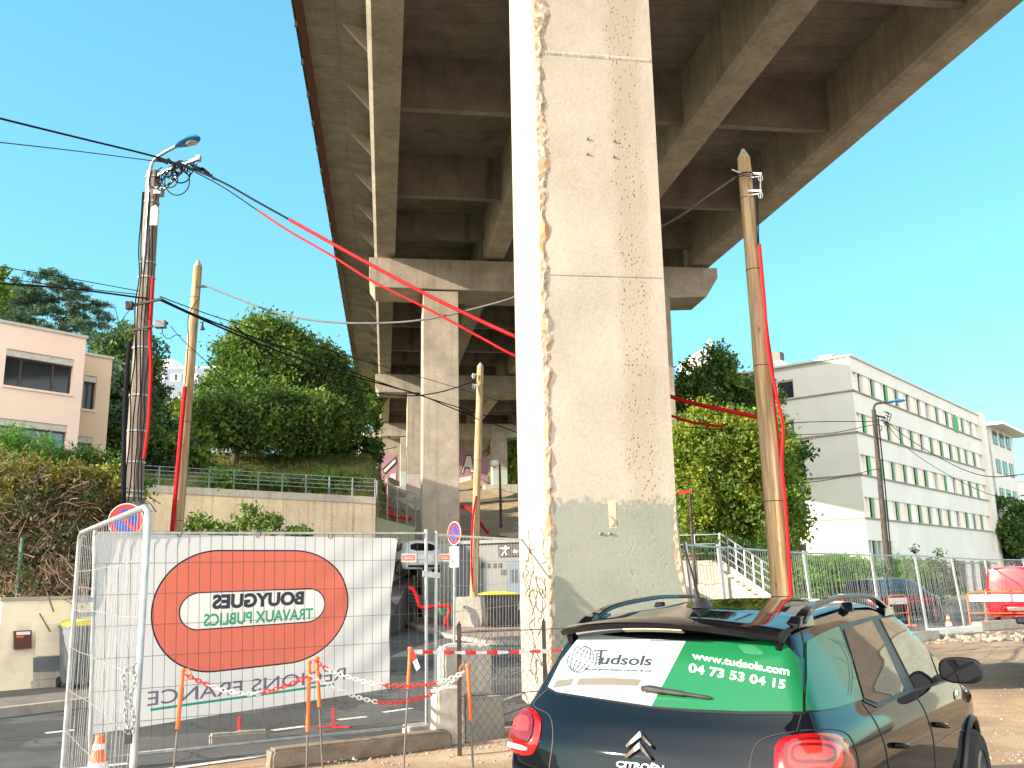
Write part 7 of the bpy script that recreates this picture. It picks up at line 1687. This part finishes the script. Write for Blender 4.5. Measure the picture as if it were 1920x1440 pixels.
# garden hedge and shrubs, left
def shrub(label, blobs, n, size, mat, seed, clump=.25, group=None, name='shrub', tw=0, asp=.5, shell=.4, mat2=None, cat='shrub'):
    c = np.mean([b[0] for b in blobs], 0); zb_ = min(b[0][2]-b[1][2] for b in blobs); r = thing(name, label, cat, (c[0],c[1],zb_), 0, group)
    leaf_obj('foliage', leaves(blobs, n, size, seed, clump, asp=asp, shell=shell), mat, r)
    if mat2: leaf_obj('foliage', leaves(blobs, n//3, size, seed+9, clump, asp=asp, shell=.9), mat2, r)
    b = MB(); random.seed(seed)
    for k in range(tw or 12):
        bb = random.choice(blobs); e = Vector(bb[0])+Vector([random.uniform(-1,1)*bb[1][i]*1.05 for i in range(3)]); s = Vector((bb[0][0]+random.uniform(-.3,.3), bb[0][1], zb_)) if not tw else e+Vector((random.uniform(-.5,.5),random.uniform(-.3,.3),random.uniform(-.6,.2)))
        b.tube([s, s.lerp(e,.5)+Vector((random.uniform(-.12,.12),random.uniform(-.1,.1),random.uniform(-.1,.12))), e], [.014,.010,.004], 4, cap=False)
    b.build('stems', M['twig'], r); return r
shrub('big tangled hedge of dry twigs above the cream garden wall', [bl_(30,940,19,1.1,.7), bl_(100,950,19,1.2,.7), bl_(170,960,19,.9,.6), bl_(10,1010,18,1.0,.8), bl_(80,1030,18,1.1,.8), bl_(150,1040,18.3,.9,.8), bl_(40,1090,17.4,.9,.5), bl_(120,1100,17.6,.9,.45), bl_(-30,960,18,1.2,1.2)], 10000, .05, L['hedge'], 20, .18, tw=1700, mat2=L['autumn'], name='hedge', cat='hedge')
shrub('yellowing crest of foliage on top of the tangled hedge', [bl_(40,905,19.6,1.0,.28), bl_(110,898,19.6,1.0,.25), bl_(180,915,19.6,.7,.22), bl_(205,940,19,.5,.3)], 9000, .05, L['autumn'], 21, .15, mat2=L['yellow'])
shrub('bright green pine-like shrub under the lower house window', [bl_(40,855,22,.7,.5), bl_(85,865,22,.5,.4), bl_(10,845,22,.6,.5)], 7000, .09, L['juniper'], 22, .18, asp=.12, tw=60)
shrub('dark green shrub in front of the narrow house window', [bl_(140,875,22.5,.5,.35), bl_(170,880,22.5,.5,.3), bl_(115,880,22,.5,.3)], 4500, .09, L['dark'], 23, .18, asp=.2, tw=40)
shrub('shrub between hedge and concrete lamp pole', [bl_(205,905,24,.8,.5), bl_(235,915,24,.6,.4)], 4500, .06, L['mid'], 24, .2)
b = MB(); b.tube([P(42,1010,17.2), P(30,1128,16.9)], .035, 8); tag(b.build('green_post', M['greensteel']), 'green fence post standing in the tangled hedge', 'post')
for i, (x, w_) in enumerate(((412,.7),(468,1.1),(505,.7),(545,1.0),(600,1.2),(640,.9))):
    D_ = 36+i*1.1; p = P(x, 905, D_); zc = max(p.z, hz(p.x,p.y)+.3)
    shrub(['clipped box bush on the slope, first from the leaning pole','wide clipped bush on the slope, second from the leaning pole','small clipped bush on the slope, third from the leaning pole','clipped bush on the slope, fourth from the leaning pole','large clipped bush on the slope, fifth from the leaning pole','clipped bush on the slope nearest the viaduct'][i], [((p.x,p.y,zc),(w_,.8,.42))], 2600, .07, L['mid'] if i % 2 else L['juniper'], 30+i, .15, 'clipped bushes on the grassy slope', 'bush', cat='bush')
for i, (x, y, h) in enumerate(((372,985,.5),(420,995,.3),(470,975,.8),(505,985,.6),(560,1000,.3))):
    p = P(x, y, 29); r = [((p.x,p.y,p.z),(.35+.15*h,.3,h*.6))]
    shrub(['leafy plant above the banner beside the leaning pole','low plant above the banner, second from the leaning pole','tallest leafy plant above the banner','leafy plant just right of the tallest above the banner','low plant above the banner nearest the viaduct'][i], r, 420, .09, L['mid'], 40+i, .12, 'plants above the banner', 'plant', asp=.4, cat='plant', tw=14)
    b = MB(); b.tube([(p.x,p.y,0.2),(p.x,p.y,p.z)], .02, 5); b.build('stem', M['twig'], bpy.data.objects[bpy.data.objects[-1].name] if False else None) if False else None
shrub('spreading bright green juniper behind the right mesh fence', [bl_(1530,1070,38,1.0,.5), bl_(1590,1068,38.5,1.3,.5), bl_(1650,1070,39,1.2,.45), bl_(1700,1078,39.5,.9,.35), bl_(1520,1098,37.4,1.0,.4), bl_(1590,1100,37.8,1.4,.4), bl_(1660,1095,38.4,1.1,.35), bl_(1455,1080,38,.8,.7)], 22000, .10, L['juniper'], 60, .24, asp=.18, tw=60, shell=.3)
shrub('dark clipped hedge block in front of the apartment entrance', [bl_(1745,1095,52,1.6,1.5)], 5000, .10, L['dark'], 61, .25, name='hedge', cat='hedge')
shrub('dark hanging juniper under the yellow-green tree', [bl_(1330,1030,41,1.8,.5), bl_(1400,1025,41,1.8,.5), bl_(1440,1040,40,1.2,.4)], 8000, .10, L['dark'], 62, .22, asp=.2)
shrub('bushes at the foot of the abutment on the left', [bl_(640,895,60,2.2,.6), bl_(605,890,60,1.4,.9), bl_(670,905,62,1.8,.5)], 6000, .12, L['mid'], 63, .25)
# grass on the slope
g = np.random.default_rng(5); pts = []; n = 26000
qv = g.uniform(-16, 1.5, n*2); tv = g.uniform(.4, 24, n*2); k = 0; V = []
for q_, t_ in zip(qv[:n], tv[:n]):
    s_ = np.interp(q_, _bqq, _bss)+t_; x, y = xy(q_, s_); zz = float(hill_qs(np.array(q_), np.array(s_)))+.02; V.append((x,y,zz))
V = np.array(V); h = g.uniform(.12,.38,n)*(1+.5*np.sin(V[:,0]*.8)*np.sin(V[:,1]*.6)); a = g.uniform(0,2*PI,n); w_ = .035; dx = np.stack([np.cos(a)*w_, np.sin(a)*w_, np.zeros(n)],1); ln = np.stack([g.normal(0,.12,n), g.normal(0,.12,n), h],1)
Q = np.stack([V-dx, V+dx, V+ln+dx*.2, V+ln-dx*.2],1).reshape(-1,3); o = leaf_obj('grass', Q, L['grass'], None, (0,0,0)); o['kind'] = 'stuff'
